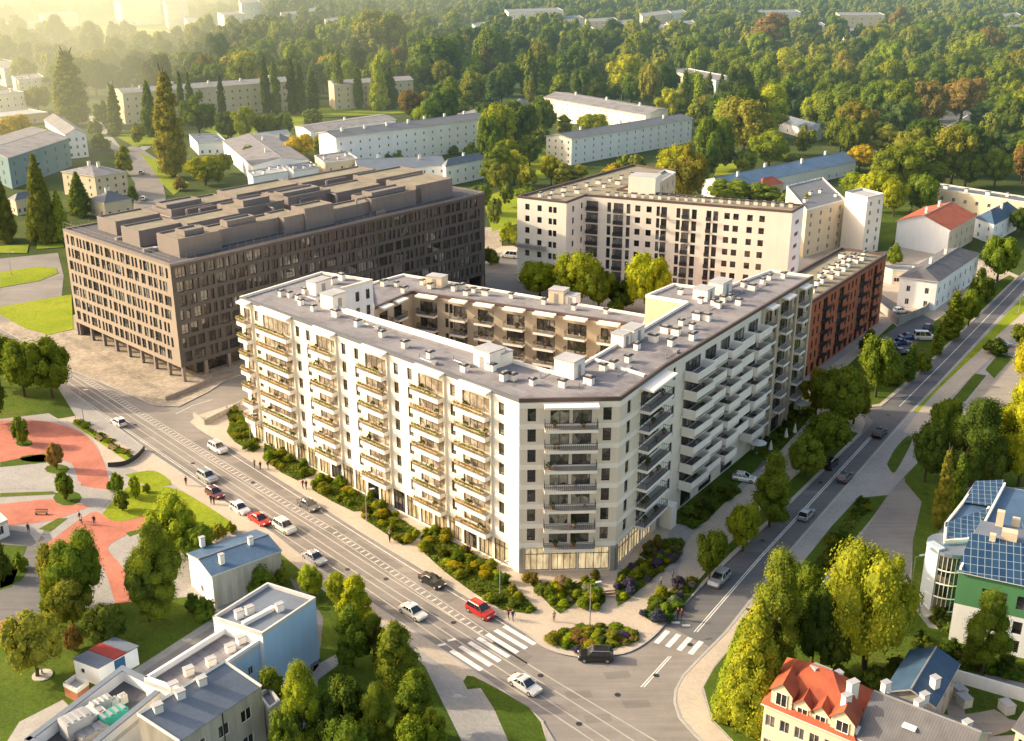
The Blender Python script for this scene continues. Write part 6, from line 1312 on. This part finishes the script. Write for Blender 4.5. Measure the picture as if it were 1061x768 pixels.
# foreground and middle trees: centre x, top y, foot y, width, kind, colour
for a in ((180, 70, 184, 33, 'poplar', 'olive'), (77, 50, 130, 36, 'poplar', 'olive'), (190, 72, 130, 9, 'poplar', 'mid'), (199, 73, 129, 10, 'poplar', 'mid'), (157, 82, 141, 20, 'cone', 'mid'), (121, 86, 138, 15, 'poplar', 'mid'),
          (231, 76, 125, 9, 'poplar', 'dark'), (244, 81, 112, 10, 'poplar', 'dark'), (277, 55, 120, 11, 'poplar', 'dark'), (287, 61, 119, 12, 'poplar', 'mid'), (304, 58, 119, 13, 'poplar', 'dark'), (313, 64, 119, 12, 'poplar', 'dark'), (325, 71, 116, 14, 'poplar', 'dark'),
          (352, 49, 113, 13, 'poplar', 'mid'), (372, 62, 113, 11, 'poplar', 'mid'), (393, 56, 114, 23, 'cone', 'yellow'), (404, 68, 113, 22, 'cone', 'dark'), (549, 48, 104, 14, 'poplar', 'mid'), (562, 46, 104, 17, 'poplar', 'mid'),
          (686, 66, 101, 12, 'poplar', 'dark'), (708, 71, 120, 13, 'poplar', 'mid'), (723, 78, 122, 14, 'poplar', 'fresh'), (733, 74, 117, 13, 'poplar', 'mid'), (746, 75, 112, 10, 'poplar', 'dark'), (715, 84, 120, 12, 'poplar', 'fresh'),
          (47, 158, 252, 30, 'cone', 'olive'), (65, 196, 251, 19, 'cone', 'fresh'), (84, 177, 224, 24, 'cone', 'mid'), (5, 168, 250, 26, 'cone', 'olive'), (213, 160, 192, 40, 'round', 'yellow'), (187, 180, 197, 16, 'bush', 'rust'), (233, 157, 180, 22, 'round', 'yellow'),
          (143, 126, 150, 16, 'round', 'fresh'), (109, 102, 132, 18, 'round', 'olive'), (118, 130, 141, 14, 'bush', 'mid'), (40, 88, 116, 28, 'round', 'olive'), (15, 118, 152, 42, 'round', 'gold'), (45, 130, 150, 24, 'round', 'olive'), (100, 120, 140, 18, 'bush', 'mid'), (105, 136, 156, 22, 'bush', 'mid'), (130, 150, 182, 20, 'round', 'mid'), (138, 185, 210, 12, 'bush', 'dark'),
          (277, 117, 146, 30, 'round', 'mid'), (293, 118, 145, 26, 'round', 'mid'), (312, 138, 166, 34, 'round', 'gold'), (333, 138, 160, 24, 'round', 'yellow'), (345, 147, 161, 16, 'bush', 'yellow'), (368, 143, 166, 24, 'round', 'fresh'), (400, 156, 169, 17, 'bush', 'mid'), (413, 155, 169, 15, 'bush', 'fresh'), (437, 150, 162, 11, 'bush', 'olive'), (470, 148, 160, 12, 'bush', 'mid'), (490, 147, 162, 22, 'bush', 'mid'),
          (55, 350, 413, 46, 'round', 'mid'), (26, 350, 412, 42, 'round', 'mid'), (0, 345, 402, 44, 'round', 'mid'), (-10, 385, 440, 40, 'round', 'dark'),
          (23, 433, 461, 18, 'ball', 'mid'), (59, 460, 487, 18, 'ball', 'rust'), (69, 489, 519, 20, 'ball', 'mid'), (123, 490, 514, 14, 'ball', 'mid'), (127, 510, 530, 17, 'ball', 'mid'), (141, 494, 518, 13, 'ball', 'fresh'), (152, 500, 511, 9, 'bush', 'fresh'), (115, 495, 510, 9, 'bush', 'mid'),
          (86, 551, 632, 60, 'round', 'mid'), (66, 560, 628, 40, 'round', 'olive'), (77, 600, 655, 46, 'loose', 'olive'), (112, 626, 672, 44, 'round', 'dark'), (39, 632, 702, 60, 'round', 'olive'), (77, 645, 675, 20, 'bush', 'rust'), (60, 605, 650, 30, 'loose', 'mid'), (167, 545, 642, 56, 'oval', 'mid'), (183, 513, 580, 54, 'round', 'fresh'), (205, 545, 592, 44, 'round', 'mid'), (155, 570, 645, 40, 'round', 'dark'), (213, 618, 642, 24, 'bush', 'mid'), (200, 612, 636, 18, 'bush', 'dark'), (225, 538, 560, 22, 'bush', 'olive'), (240, 540, 552, 12, 'bush', 'fresh'),
          (5, 560, 600, 22, 'bush', 'dark'), (22, 572, 590, 16, 'bush', 'mid'), (52, 570, 600, 14, 'bush', 'dark'),
          (273, 586, 616, 30, 'bush', 'mid'), (291, 580, 604, 22, 'bush', 'mid'), (322, 586, 620, 30, 'round', 'fresh'), (348, 594, 632, 26, 'round', 'fresh'), (369, 597, 655, 38, 'oval', 'yellow'), (366, 630, 692, 40, 'oval', 'mid'), (388, 634, 690, 32, 'oval', 'mid'), (411, 647, 714, 48, 'oval', 'mid'), (431, 697, 770, 56, 'oval', 'mid'), (316, 690, 790, 52, 'oval', 'fresh'), (284, 690, 745, 30, 'round', 'mid'), (364, 700, 765, 44, 'round', 'dark'), (393, 712, 790, 44, 'oval', 'mid'), (433, 745, 810, 50, 'round', 'fresh'), (362, 742, 810, 50, 'round', 'mid'), (340, 720, 790, 40, 'round', 'dark'), (300, 735, 800, 36, 'round', 'mid'), (450, 735, 790, 30, 'round', 'mid'),
          (735, 548, 600, 37, 'round', 'mid'), (769, 520, 572, 39, 'round', 'fresh'), (797, 471, 546, 46, 'oval', 'mid'), (834, 452, 497, 40, 'round', 'mid'), (855, 425, 478, 50, 'round', 'mid'), (865, 380, 445, 58, 'round', 'mid'), (845, 383, 432, 40, 'loose', 'olive'), (884, 384, 440, 34, 'loose', 'olive'), (907, 345, 412, 42, 'round', 'mid'), (901, 340, 368, 24, 'bush', 'dark'), (941, 355, 396, 14, 'poplar', 'dark'), (970, 333, 368, 13, 'poplar', 'mid'), (985, 300, 352, 22, 'poplar', 'mid'), (1003, 298, 338, 22, 'round', 'mid'), (1033, 242, 292, 38, 'round', 'mid'), (1016, 275, 312, 26, 'bush', 'dark'), (955, 362, 385, 20, 'bush', 'mid'), (925, 380, 400, 20, 'bush', 'mid'),
          (958, 436, 500, 42, 'round', 'dark'), (976, 410, 462, 34, 'round', 'mid'), (1005, 412, 505, 58, 'oval', 'dark'), (1055, 375, 505, 52, 'oval', 'yellow'), (1072, 330, 420, 50, 'round', 'yellow'), (972, 464, 548, 18, 'poplar', 'olive'), (989, 468, 534, 18, 'poplar', 'mid'), (1035, 430, 500, 40, 'round', 'dark'), (1058, 330, 360, 22, 'round', 'gold'), (1030, 348, 368, 24, 'bush', 'dark'), (1020, 450, 510, 36, 'round', 'dark'),
          (895, 560, 694, 96, 'round', 'fresh'), (798, 575, 700, 66, 'oval', 'mid'), (776, 618, 754, 66, 'cone', 'fresh'), (840, 610, 692, 50, 'round', 'dark'), (1017, 616, 700, 52, 'oval', 'mid'), (762, 640, 740, 44, 'cone', 'fresh'), (860, 640, 700, 40, 'round', 'dark'), (925, 600, 640, 16, 'bush', 'rust'), (830, 580, 640, 40, 'round', 'mid'), (930, 680, 700, 26, 'bush', 'dark'), (905, 690, 712, 30, 'bush', 'dark'), (870, 690, 706, 24, 'bush', 'dark'), (985, 640, 660, 18, 'bush', 'dark'),
          (559, 270, 312, 50, 'round', 'fresh'), (598, 258, 322, 56, 'round', 'fresh'), (620, 275, 325, 40, 'round', 'mid'), (670, 262, 325, 50, 'round', 'yellow'), (645, 290, 322, 34, 'round', 'dark'), (637, 304, 328, 22, 'bush', 'mid'), (585, 290, 325, 40, 'round', 'mid'), (525, 188, 215, 18, 'round', 'fresh'), (512, 204, 236, 20, 'round', 'yellow'), (527, 228, 252, 26, 'bush', 'fresh'), (508, 250, 275, 20, 'bush', 'dark'), (545, 190, 205, 26, 'bush', 'mid'),
          (571, 160, 192, 26, 'round', 'yellow'), (533, 155, 192, 30, 'round', 'yellow'), (600, 170, 192, 28, 'round', 'olive'), (549, 140, 172, 28, 'round', 'mid'), (560, 102, 142, 34, 'round', 'mid'), (535, 108, 142, 32, 'round', 'olive'), (508, 118, 172, 30, 'round', 'mid'), (613, 116, 144, 36, 'round', 'fresh'), (584, 118, 140, 20, 'round', 'olive'), (645, 159, 180, 20, 'bush', 'mid'), (637, 167, 182, 28, 'bush', 'gold'), (622, 176, 190, 20, 'bush', 'olive'), (712, 150, 218, 44, 'loose', 'olive'), (737, 117, 178, 46, 'round', 'mid'), (732, 150, 185, 30, 'round', 'dark'),
          (770, 98, 162, 60, 'round', 'olive'), (796, 134, 172, 46, 'round', 'fresh'), (772, 154, 180, 28, 'ball', 'mid'), (822, 156, 168, 34, 'bush', 'mid'), (755, 186, 212, 50, 'round', 'mid'), (790, 190, 212, 40, 'round', 'mid'), (820, 196, 218, 30, 'round', 'olive'), (832, 200, 250, 18, 'oval', 'olive'),
          (905, 175, 220, 40, 'round', 'yellow'), (928, 150, 205, 56, 'round', 'mid'), (925, 185, 225, 34, 'round', 'yellow'), (953, 178, 222, 34, 'round', 'mid'), (917, 130, 168, 34, 'oval', 'olive'), (890, 150, 178, 30, 'round', 'gold'), (888, 178, 204, 36, 'round', 'fresh'), (1000, 155, 195, 34, 'round', 'mid'), (1030, 155, 195, 34, 'round', 'mid'), (981, 135, 165, 24, 'round', 'olive'), (1024, 116, 148, 22, 'round', 'mid'), (1052, 100, 145, 30, 'round', 'dark'), (1034, 60, 108, 34, 'round', 'mid'), (870, 120, 160, 32, 'round', 'mid'), (832, 128, 160, 24, 'loose', 'fresh'), (892, 112, 152, 32, 'round', 'rust'), (965, 190, 218, 24, 'bush', 'fresh'), (1058, 150, 190, 26, 'round', 'rust'), (1012, 152, 170, 16, 'bush', 'mid'),
          (419, 35, 82, 13, 'poplar', 'olive'), (450, 35, 92, 60, 'round', 'mid'), (395, 8, 68, 60, 'round', 'olive'), (508, 28, 80, 44, 'round', 'mid'), (470, 100, 128, 34, 'round', 'fresh'), (427, 92, 128, 30, 'round', 'rust'), (452, 100, 125, 34, 'round', 'yellow'), (490, 72, 112, 34, 'round', 'olive'), (462, 82, 108, 34, 'round', 'mid'), (526, 64, 100, 30, 'round', 'dark'), (645, 56, 104, 42, 'round', 'yellow'), (614, 78, 110, 30, 'round', 'mid'), (672, 64, 112, 26, 'round', 'olive'), (595, 46, 92, 36, 'round', 'dark'), (632, 30, 64, 40, 'round', 'dark'), (580, 70, 100, 24, 'round', 'yellow'), (755, 50, 86, 44, 'round', 'fresh'), (798, 12, 62, 46, 'oval', 'rust'), (745, 14, 42, 50, 'round', 'dark'), (930, 8, 40, 24, 'oval', 'rust'), (960, 82, 134, 40, 'round', 'rust'), (995, 78, 126, 46, 'round', 'rust'), (250, 52, 88, 44, 'round', 'yellow'), (215, 55, 90, 26, 'round', 'rust'), (105, 48, 84, 40, 'round', 'olive'), (160, 50, 82, 44, 'round', 'mid'), (340, 55, 90, 26, 'round', 'gold'), (440, 85, 106, 18, 'round', 'mid'), (497, 190, 222, 28, 'round', 'mid'), (518, 168, 200, 28, 'round', 'olive'), (545, 170, 200, 26, 'round', 'mid'), (583, 168, 194, 24, 'round', 'fresh'), (612, 180, 200, 24, 'round', 'mid'), (660, 158, 178, 20, 'round', 'olive'), (695, 160, 190, 24, 'round', 'mid'), (722, 165, 200, 30, 'round', 'olive'), (750, 150, 176, 28, 'round', 'dark'), (560, 128, 152, 24, 'round', 'dark'), (526, 130, 158, 28, 'round', 'mid'), (352, 140, 162, 22, 'round', 'mid'), (325, 112, 136, 26, 'round', 'mid'), (260, 150, 172, 22, 'round', 'mid'), (222, 168, 192, 26, 'round', 'fresh'), (1015, 205, 225, 20, 'round', 'dark'), (1058, 215, 245, 26, 'round', 'dark'), (925, 250, 275, 18, 'bush', 'mid'), (640, 66, 100, 11, 'poplar', 'mid'), (672, 70, 104, 10, 'poplar', 'dark')): T(*a)
# the tree belt behind: individuals on an uneven grid, keeping off buildings, lawns and roads
houses_px = []
for o in [x for x in scene.objects if x.type == 'EMPTY' and x.get('category') in ('building', 'apartment building', 'house', 'hall', 'garage', 'office building', 'tower')]:
    xs, ys = [], []
    for ch in o.children:
        if ch.name.startswith('wall'):
            for v in ch.data.vertices:
                if abs(v.co.z) > -1: w_ = v.co + o.location; xs.append(w_.x); ys.append(w_.y)
    if xs: houses_px.append((min(xs), max(xs), min(ys), max(ys)))
lawn_boxes = [(205, 440, 108, 142), (940, 1010, 108, 150), (118, 172, 140, 215), (50, 225, 30, 50), (325, 352, 33, 43), (536, 570, 180, 250)]
grid = []
y = 196.
while y > 44:
    stepy = 3.2 + (y - 30) * .062; stepx = 13 + (y - 30) * .10; x = -20 + trnd.uniform(0, 10)
    while x < 1085:
        grid.append((x + trnd.uniform(-.35, .35) * stepx, y + trnd.uniform(-.4, .4) * stepy, stepx)); x += stepx
    y -= stepy
def blocked(x, yb, p, r_):
    for x0, x1, y0, y1 in houses_px:
        if x0 - r_ < p.x < x1 + r_ and y0 - r_ * 1.6 - (6 if yb > 90 else 0) < p.y < y1 + r_: return True
    if 890 < x < 1022 and -5 < yb - (166 - (x - 900) * .42) < 24 - max(0, x - 990) * .3: return True
    for x0, x1, y0, y1 in lawn_boxes:
        if x0 < x < x1 and y0 < yb < y1: return True
    if yb > 150 and not (x > 880 and yb < 205) and not (440 < x < 562) and not (690 < x < 735): return True
    if x < 200 and yb > 105: return True
    if abs((yb - 158) - 0) < 6 and x > 920: return True
    for t in treelist:
        if abs(t['x'] - x) < r_px * .33 and abs(t['y'] - yb) < r_px * .22: return True
    return False
n_ind = 0
for x, yb, stp in grid:
    p = P(x, yb); r_px = stp
    if blocked(x, yb, p, 5): continue
    wpx = stp * trnd.uniform(1.0, 1.75); hp = wpx * trnd.uniform(.95, 1.5)
    k = trnd.choice(('round', 'round', 'round', 'loose', 'oval', 'round')) if trnd.random() > .05 else 'poplar'
    if k == 'poplar': wpx *= .5
    c = trnd.choices(('dark', 'mid', 'fresh', 'yellow', 'olive', 'rust', 'gold', 'blue'), (18, 30, 24, 7, 14, 2, 0, 5))[0]
    T(x, yb - hp, yb, wpx, k, c); n_ind += 1
print('trees', len(treelist), 'grid individuals', n_ind)
# broadleaf trees past the 300 that show largest join the far wood
bro = sorted([t for t in treelist if NAME[t['kind']][0] in ('broadleaf_tree',)], key=lambda t: -t['hp'] * t['w'] / t['base'].y)
drop = set(id(t) for t in bro[300:]); extra = [t for t in treelist if id(t) in drop]; treelist = [t for t in treelist if id(t) not in drop]
# labels
for t in treelist:
    l = min(LAND, key=lambda l: (l[1] - t['x']) ** 2 + ((l[2] - (t['y'] - t['hp'] * .5)) * 1.6) ** 2); t['land'] = l[0]
    dx, dy = t['x'] - l[1], (t['y'] - t['hp'] * .5) - l[2]
    t['side'] = ('left of' if dx < 0 else 'right of') if abs(dx) > abs(dy) * 1.3 else ('before' if dy > 0 else 'behind')
    sz = t['hp']; t['size'] = 'very large' if sz > 95 else ('large' if sz > 60 else ('medium' if sz > 34 else 'small'))
groups = {}
for t in treelist: groups.setdefault((t['kind'], t['col'], t['land'], t['side']), []).append(t)
ordn = ['first', 'second', 'third', 'fourth', 'fifth', 'sixth', 'seventh', 'eighth', 'ninth', 'tenth', 'eleventh', 'twelfth']
for (k, c, l, s), ts in groups.items():
    ts.sort(key=lambda t: t['x'])
    for i, t in enumerate(ts):
        base = '%s %s %s %s' % (COLS[c][0], NAME[k][1], s, l)
        if len(ts) == 1: lab = base
        elif len(ts) == 2: lab = base + (', left one of two', ', right one of two')[i]
        else: lab = base + ', %s from the left' % ordn[min(i, 11)] if i < 12 else base + ', farther right'
        t['label'] = lab
for t in treelist:
    cr, tk = proto(t['kind'], t['lod'], t['var']); nm = NAME[t['kind']][0]; loc = t['base'] + Vector((0, 0, .1 if t['base'].y < 330 else -.02))
    o = empty(nm, loc, t['label'], 'bush' if nm == 'bush' else 'tree', {'poplar_tree': 'columnar poplars', 'conifer_tree': 'conical trees', 'broadleaf_tree': 'broadleaf trees of the town', 'oval_tree': 'oval crowned trees', 'bush': 'bushes', 'clipped_tree': 'clipped ball trees'}[nm], trnd.uniform(0, 6.28))
    o.scale = (t['w'], t['w'], t['h'])
    a = inst('crown', cr, o); inst('trunk', tk, o); c = COLS[t['col']][1]; j = trnd.uniform(.85, 1.18); a.color = (c[0] * j * trnd.uniform(.9, 1.1), c[1] * j, c[2] * j, 1)
# ---- the far wood as one mass: instances scattered by geometry nodes
wood = []
for t in extra: wood.append((t['base'].x, t['base'].y, t['w'], t['h']))
y = 46.
while y > -2.5:
    stepy = 1.0 + (y + 4) * .052; stepx = 6.0 + y * .20; x = -30.
    while x < 1090:
        xx, yy = x + trnd.uniform(-.4, .4) * stepx, y + trnd.uniform(-.4, .4) * stepy; p = P(xx, yy); ok = True
        for x0, x1, y0, y1 in houses_px:
            if x0 - 4 < p.x < x1 + 4 and y0 - (130 if y0 > 1100 else 60) < p.y < y1 + 6: ok = False; break
        for b0 in lawn_boxes[3:5]:
            if b0[0] < xx < b0[1] and b0[2] < yy < b0[3]: ok = False
        if yy > 8 and xx < 520 and trnd.random() < .18: ok = False
        if ok: s = stepx * p.y / F * trnd.uniform(1.0, 1.7); s = min(s, 26); wood.append((p.x, p.y, s, s * trnd.uniform(.8, 1.25)))
        x += stepx
    y -= stepy
print('wood', len(wood))
pc = bpy.data.collections.new('far_wood_sources')
for v in range(5):
    me = crown('far_crown', ('round', 'loose', 'round', 'oval', 'round')[v], 40 + v, 420, .05, 'foliage_far'); oo = bpy.data.objects.new('far_crown', me); pc.objects.link(oo)
me = bpy.data.meshes.new('far_wood'); me.from_pydata([(a, b_y, -.3) for a, b_y, _, _ in wood], [], [])
at = me.attributes.new('siz', 'FLOAT_VECTOR', 'POINT'); flat = []
for _, _, s, h in wood: flat += [s, s, h]
at.data.foreach_set('vector', flat); at2 = me.attributes.new('rot', 'FLOAT_VECTOR', 'POINT'); at2.data.foreach_set('vector', [v for _ in wood for v in (0, 0, trnd.uniform(0, 6.28))])
wo = bpy.data.objects.new('far_wood', me); COL.objects.link(wo); setp(wo, 'distant mixed woodland that closes the view at the top of the picture', 'woodland', kind='stuff')
ng = bpy.data.node_groups.new('scatter_wood', 'GeometryNodeTree'); ng.interface.new_socket('Geometry', in_out='INPUT', socket_type='NodeSocketGeometry'); ng.interface.new_socket('Geometry', in_out='OUTPUT', socket_type='NodeSocketGeometry')
gi, go = ng.nodes.new('NodeGroupInput'), ng.nodes.new('NodeGroupOutput'); ip = ng.nodes.new('GeometryNodeInstanceOnPoints'); ci_ = ng.nodes.new('GeometryNodeCollectionInfo'); ci_.inputs['Collection'].default_value = pc; ci_.inputs['Separate Children'].default_value = True; ci_.inputs['Reset Children'].default_value = True
ip.inputs['Pick Instance'].default_value = True
for nm, sk in (('siz', 'Scale'), ('rot', 'Rotation')):
    na = ng.nodes.new('GeometryNodeInputNamedAttribute'); na.data_type = 'FLOAT_VECTOR'; na.inputs['Name'].default_value = nm; ng.links.new(na.outputs[0], ip.inputs[sk])
rv_ = ng.nodes.new('FunctionNodeRandomValue'); rv_.data_type = 'INT'; rv_.inputs[4].default_value = 0; rv_.inputs[5].default_value = 4; ng.links.new(rv_.outputs[2], ip.inputs['Instance Index'])
ng.links.new(gi.outputs[0], ip.inputs['Points']); ng.links.new(ci_.outputs[0], ip.inputs['Instance']); ng.links.new(ip.outputs[0], go.inputs[0])
wo.modifiers.new('scatter', 'NODES').node_group = ng
# ================================================================ PLANTING BEDS
bush_v = [crown('shrub', 'bush', 60 + i, 1300, .042) for i in range(4)]
def ground_cover(pts, dens=26):
    b = MB(); rnd = trnd; xs = [p.x for p in pts]; ys = [p.y for p in pts]; area = abs(sum(pts[i].x * pts[(i + 1) % len(pts)].y - pts[(i + 1) % len(pts)].x * pts[i].y for i in range(len(pts)))) / 2; n = int(min(6000, area * dens)); k = 0; tr = 0
    while k < n and tr < n * 12:
        tr += 1; x, y = rnd.uniform(min(xs), max(xs)), rnd.uniform(min(ys), max(ys)); ins_ = False; j = len(pts) - 1
        for i in range(len(pts)):
            if (pts[i].y > y) != (pts[j].y > y) and x < (pts[j].x - pts[i].x) * (y - pts[i].y) / (pts[j].y - pts[i].y) + pts[i].x: ins_ = not ins_
            j = i
        if not ins_: continue
        k += 1; h = .1 + .45 * (.5 + .5 * math.sin(x * 1.3 + y * .7) * math.cos(y * 1.1 - x * .4)) * rnd.uniform(.5, 1.1); p = Vector((x, y, .17 + h * rnd.random())); a = Vector((rnd.gauss(0, 1), rnd.gauss(0, 1), rnd.gauss(0, .6))).normalized(); c = a.cross(Vector((rnd.gauss(0, .5), rnd.gauss(0, .5), 1))).normalized(); s = rnd.uniform(.09, .19)
        b.poly([p - a * s, p - c * s, p + a * s, p + c * s], 'foliage')
    o = b.build('ground_cover'); o.color = (.17, .22, .035, 1); return o
def bed(name, px, n, label, cols, hr=(.9, 1.7), nm='bed'):
    sheet('planting_bed', px, .17, 'bed_green', .05, kerb='kerb_stone')
    pts = [P(x, y, .17) for x, y in px]; setp(ground_cover(pts), 'low leafy ground cover filling the ' + label, 'ground cover', kind='stuff'); xs = [p.x for p in pts]; ys = [p.y for p in pts]; k = 0; tries = 0; done = []
    n = max(5, int(n * .56))
    while k < n and tries < 4000:
        tries += 1; x, y = trnd.uniform(min(xs), max(xs)), trnd.uniform(min(ys), max(ys)); ins_ = False
        j = len(pts) - 1
        for i in range(len(pts)):
            if (pts[i].y > y) != (pts[j].y > y) and x < (pts[j].x - pts[i].x) * (y - pts[i].y) / (pts[j].y - pts[i].y) + pts[i].x: ins_ = not ins_
            j = i
        if not ins_ or any((x - a) ** 2 + (y - b) ** 2 < .8 for a, b in done): continue
        done.append((x, y)); s = trnd.choice((trnd.uniform(1.1, 2.), trnd.uniform(1.8, 3.))); c = trnd.choice(cols); o = inst('shrub', trnd.choice(bush_v), None, (x, y, .15), trnd.uniform(0, 6.28), (s, s, s * trnd.uniform(*hr) * .55))
        cw = {'fresh': 'fresh green', 'yellow': 'yellow green', 'mid': 'mid green', 'dark': 'dark green', 'olive': 'olive', 'lav': 'violet blue flowering', 'cream': 'cream white flowering', 'rust': 'reddish brown'}[c]
        cc = {'lav': (.13, .12, .18), 'cream': (.42, .42, .24)}.get(c) or COLS[c][1]; o.color = (*[v * trnd.uniform(.62, .9) for v in cc], 1)
        setp(o, cw + ' low shrub in the ' + label, 'shrub', cw + ' shrubs in the ' + label); k += 1
FY = ('fresh', 'fresh', 'yellow', 'mid')
bed('', [(233, 424), (243, 421), (252, 430), (262, 452), (270, 464), (262, 469), (243, 458), (235, 448), (238, 438)], 20, 'farthest bed at the left end of the cream block', FY)
bed('', [(274, 457), (282, 458), (300, 473), (328, 487), (326, 492), (308, 498), (292, 490), (273, 476)], 24, 'second bed along the tram street', FY)
bed('', [(322, 500), (335, 492), (352, 500), (392, 521), (388, 527), (366, 530), (345, 520), (324, 508)], 28, 'third bed along the tram street', FY)
bed('', [(378, 528), (392, 519), (405, 530), (436, 552), (430, 560), (417, 565), (395, 550), (374, 536)], 26, 'fourth bed along the tram street', FY)
bed('', [(436, 556), (446, 547), (470, 562), (510, 584), (530, 606), (557, 632), (548, 636), (520, 632), (490, 614), (460, 592), (434, 568)], 60, 'longest bed along the tram street', FY)
bed('', [(546, 601), (556, 604), (600, 604), (621, 597), (618, 604), (590, 630), (580, 636), (570, 628)], 34, 'triangular bed before the corner shops', ('fresh', 'yellow', 'cream', 'mid', 'olive'))
bed('', [(603, 629), (612, 619), (627, 614), (627, 624), (618, 632)], 8, 'small bed beside the bench', ('fresh', 'yellow'))
bed('', [(637, 614), (640, 594), (660, 582), (690, 576), (700, 580), (676, 600), (650, 622), (640, 628)], 34, 'bed with violet flowers right of the corner', ('fresh', 'lav', 'mid', 'lav', 'yellow'))
bed('', [(662, 575), (680, 560), (698, 557), (710, 563), (706, 572), (694, 584), (676, 584)], 22, 'bed near the passage at the right corner', ('rust', 'mid', 'fresh', 'olive'))
bed('', [(666, 638), (672, 626), (690, 615), (712, 599), (724, 600), (718, 612), (705, 628), (690, 644), (676, 645)], 36, 'bed between the walkway and the small zebra crossing', ('fresh', 'mid', 'lav', 'cream', 'dark'))
bed('', curve([(568, 661), (585, 652), (615, 649), (645, 653), (663, 662), (650, 668), (625, 674), (600, 675), (578, 669), (568, 661)], 3), 60, 'planted island at the junction', ('olive', 'yellow', 'rust', 'lav', 'mid', 'fresh'), (.5, .9))
bed('', [(704, 541), (716, 527), (738, 510), (760, 503), (768, 510), (750, 522), (732, 540), (718, 549)], 34, 'dark bed below the white balconies', ('dark', 'blue' if False else 'mid', 'dark', 'olive'))
bed('', [(786, 460), (800, 448), (845, 412), (852, 418), (828, 446), (806, 470), (792, 478)], 30, 'garden strip at the foot of the sand coloured facade', ('dark', 'mid', 'dark'))
bed('', [(812, 640), (822, 610), (850, 575), (880, 530), (893, 518), (902, 520), (880, 555), (850, 600), (834, 630)], 40, 'hedge row on the island beside the right road', ('dark', 'dark', 'mid'))
bed('', [(78, 434), (138, 472), (134, 474), (76, 437)], 22, 'low hedge between the plaza and the tram street', ('fresh', 'mid'), (.4, .7))
bed('', [(944, 680), (985, 690), (1061, 708), (1061, 694), (985, 668), (950, 660)], 40, 'dark hedge behind the navy roofed house', ('dark', 'dark', 'mid'), (1.2, 1.6))
bed('', [(962, 640), (975, 634), (988, 645), (975, 655)], 8, 'dark planting at the foot of the curved stair', ('dark',))
for o in (x for x in list(scene.objects) if x.type == 'MESH' and x.name.startswith('pane') and False): pass
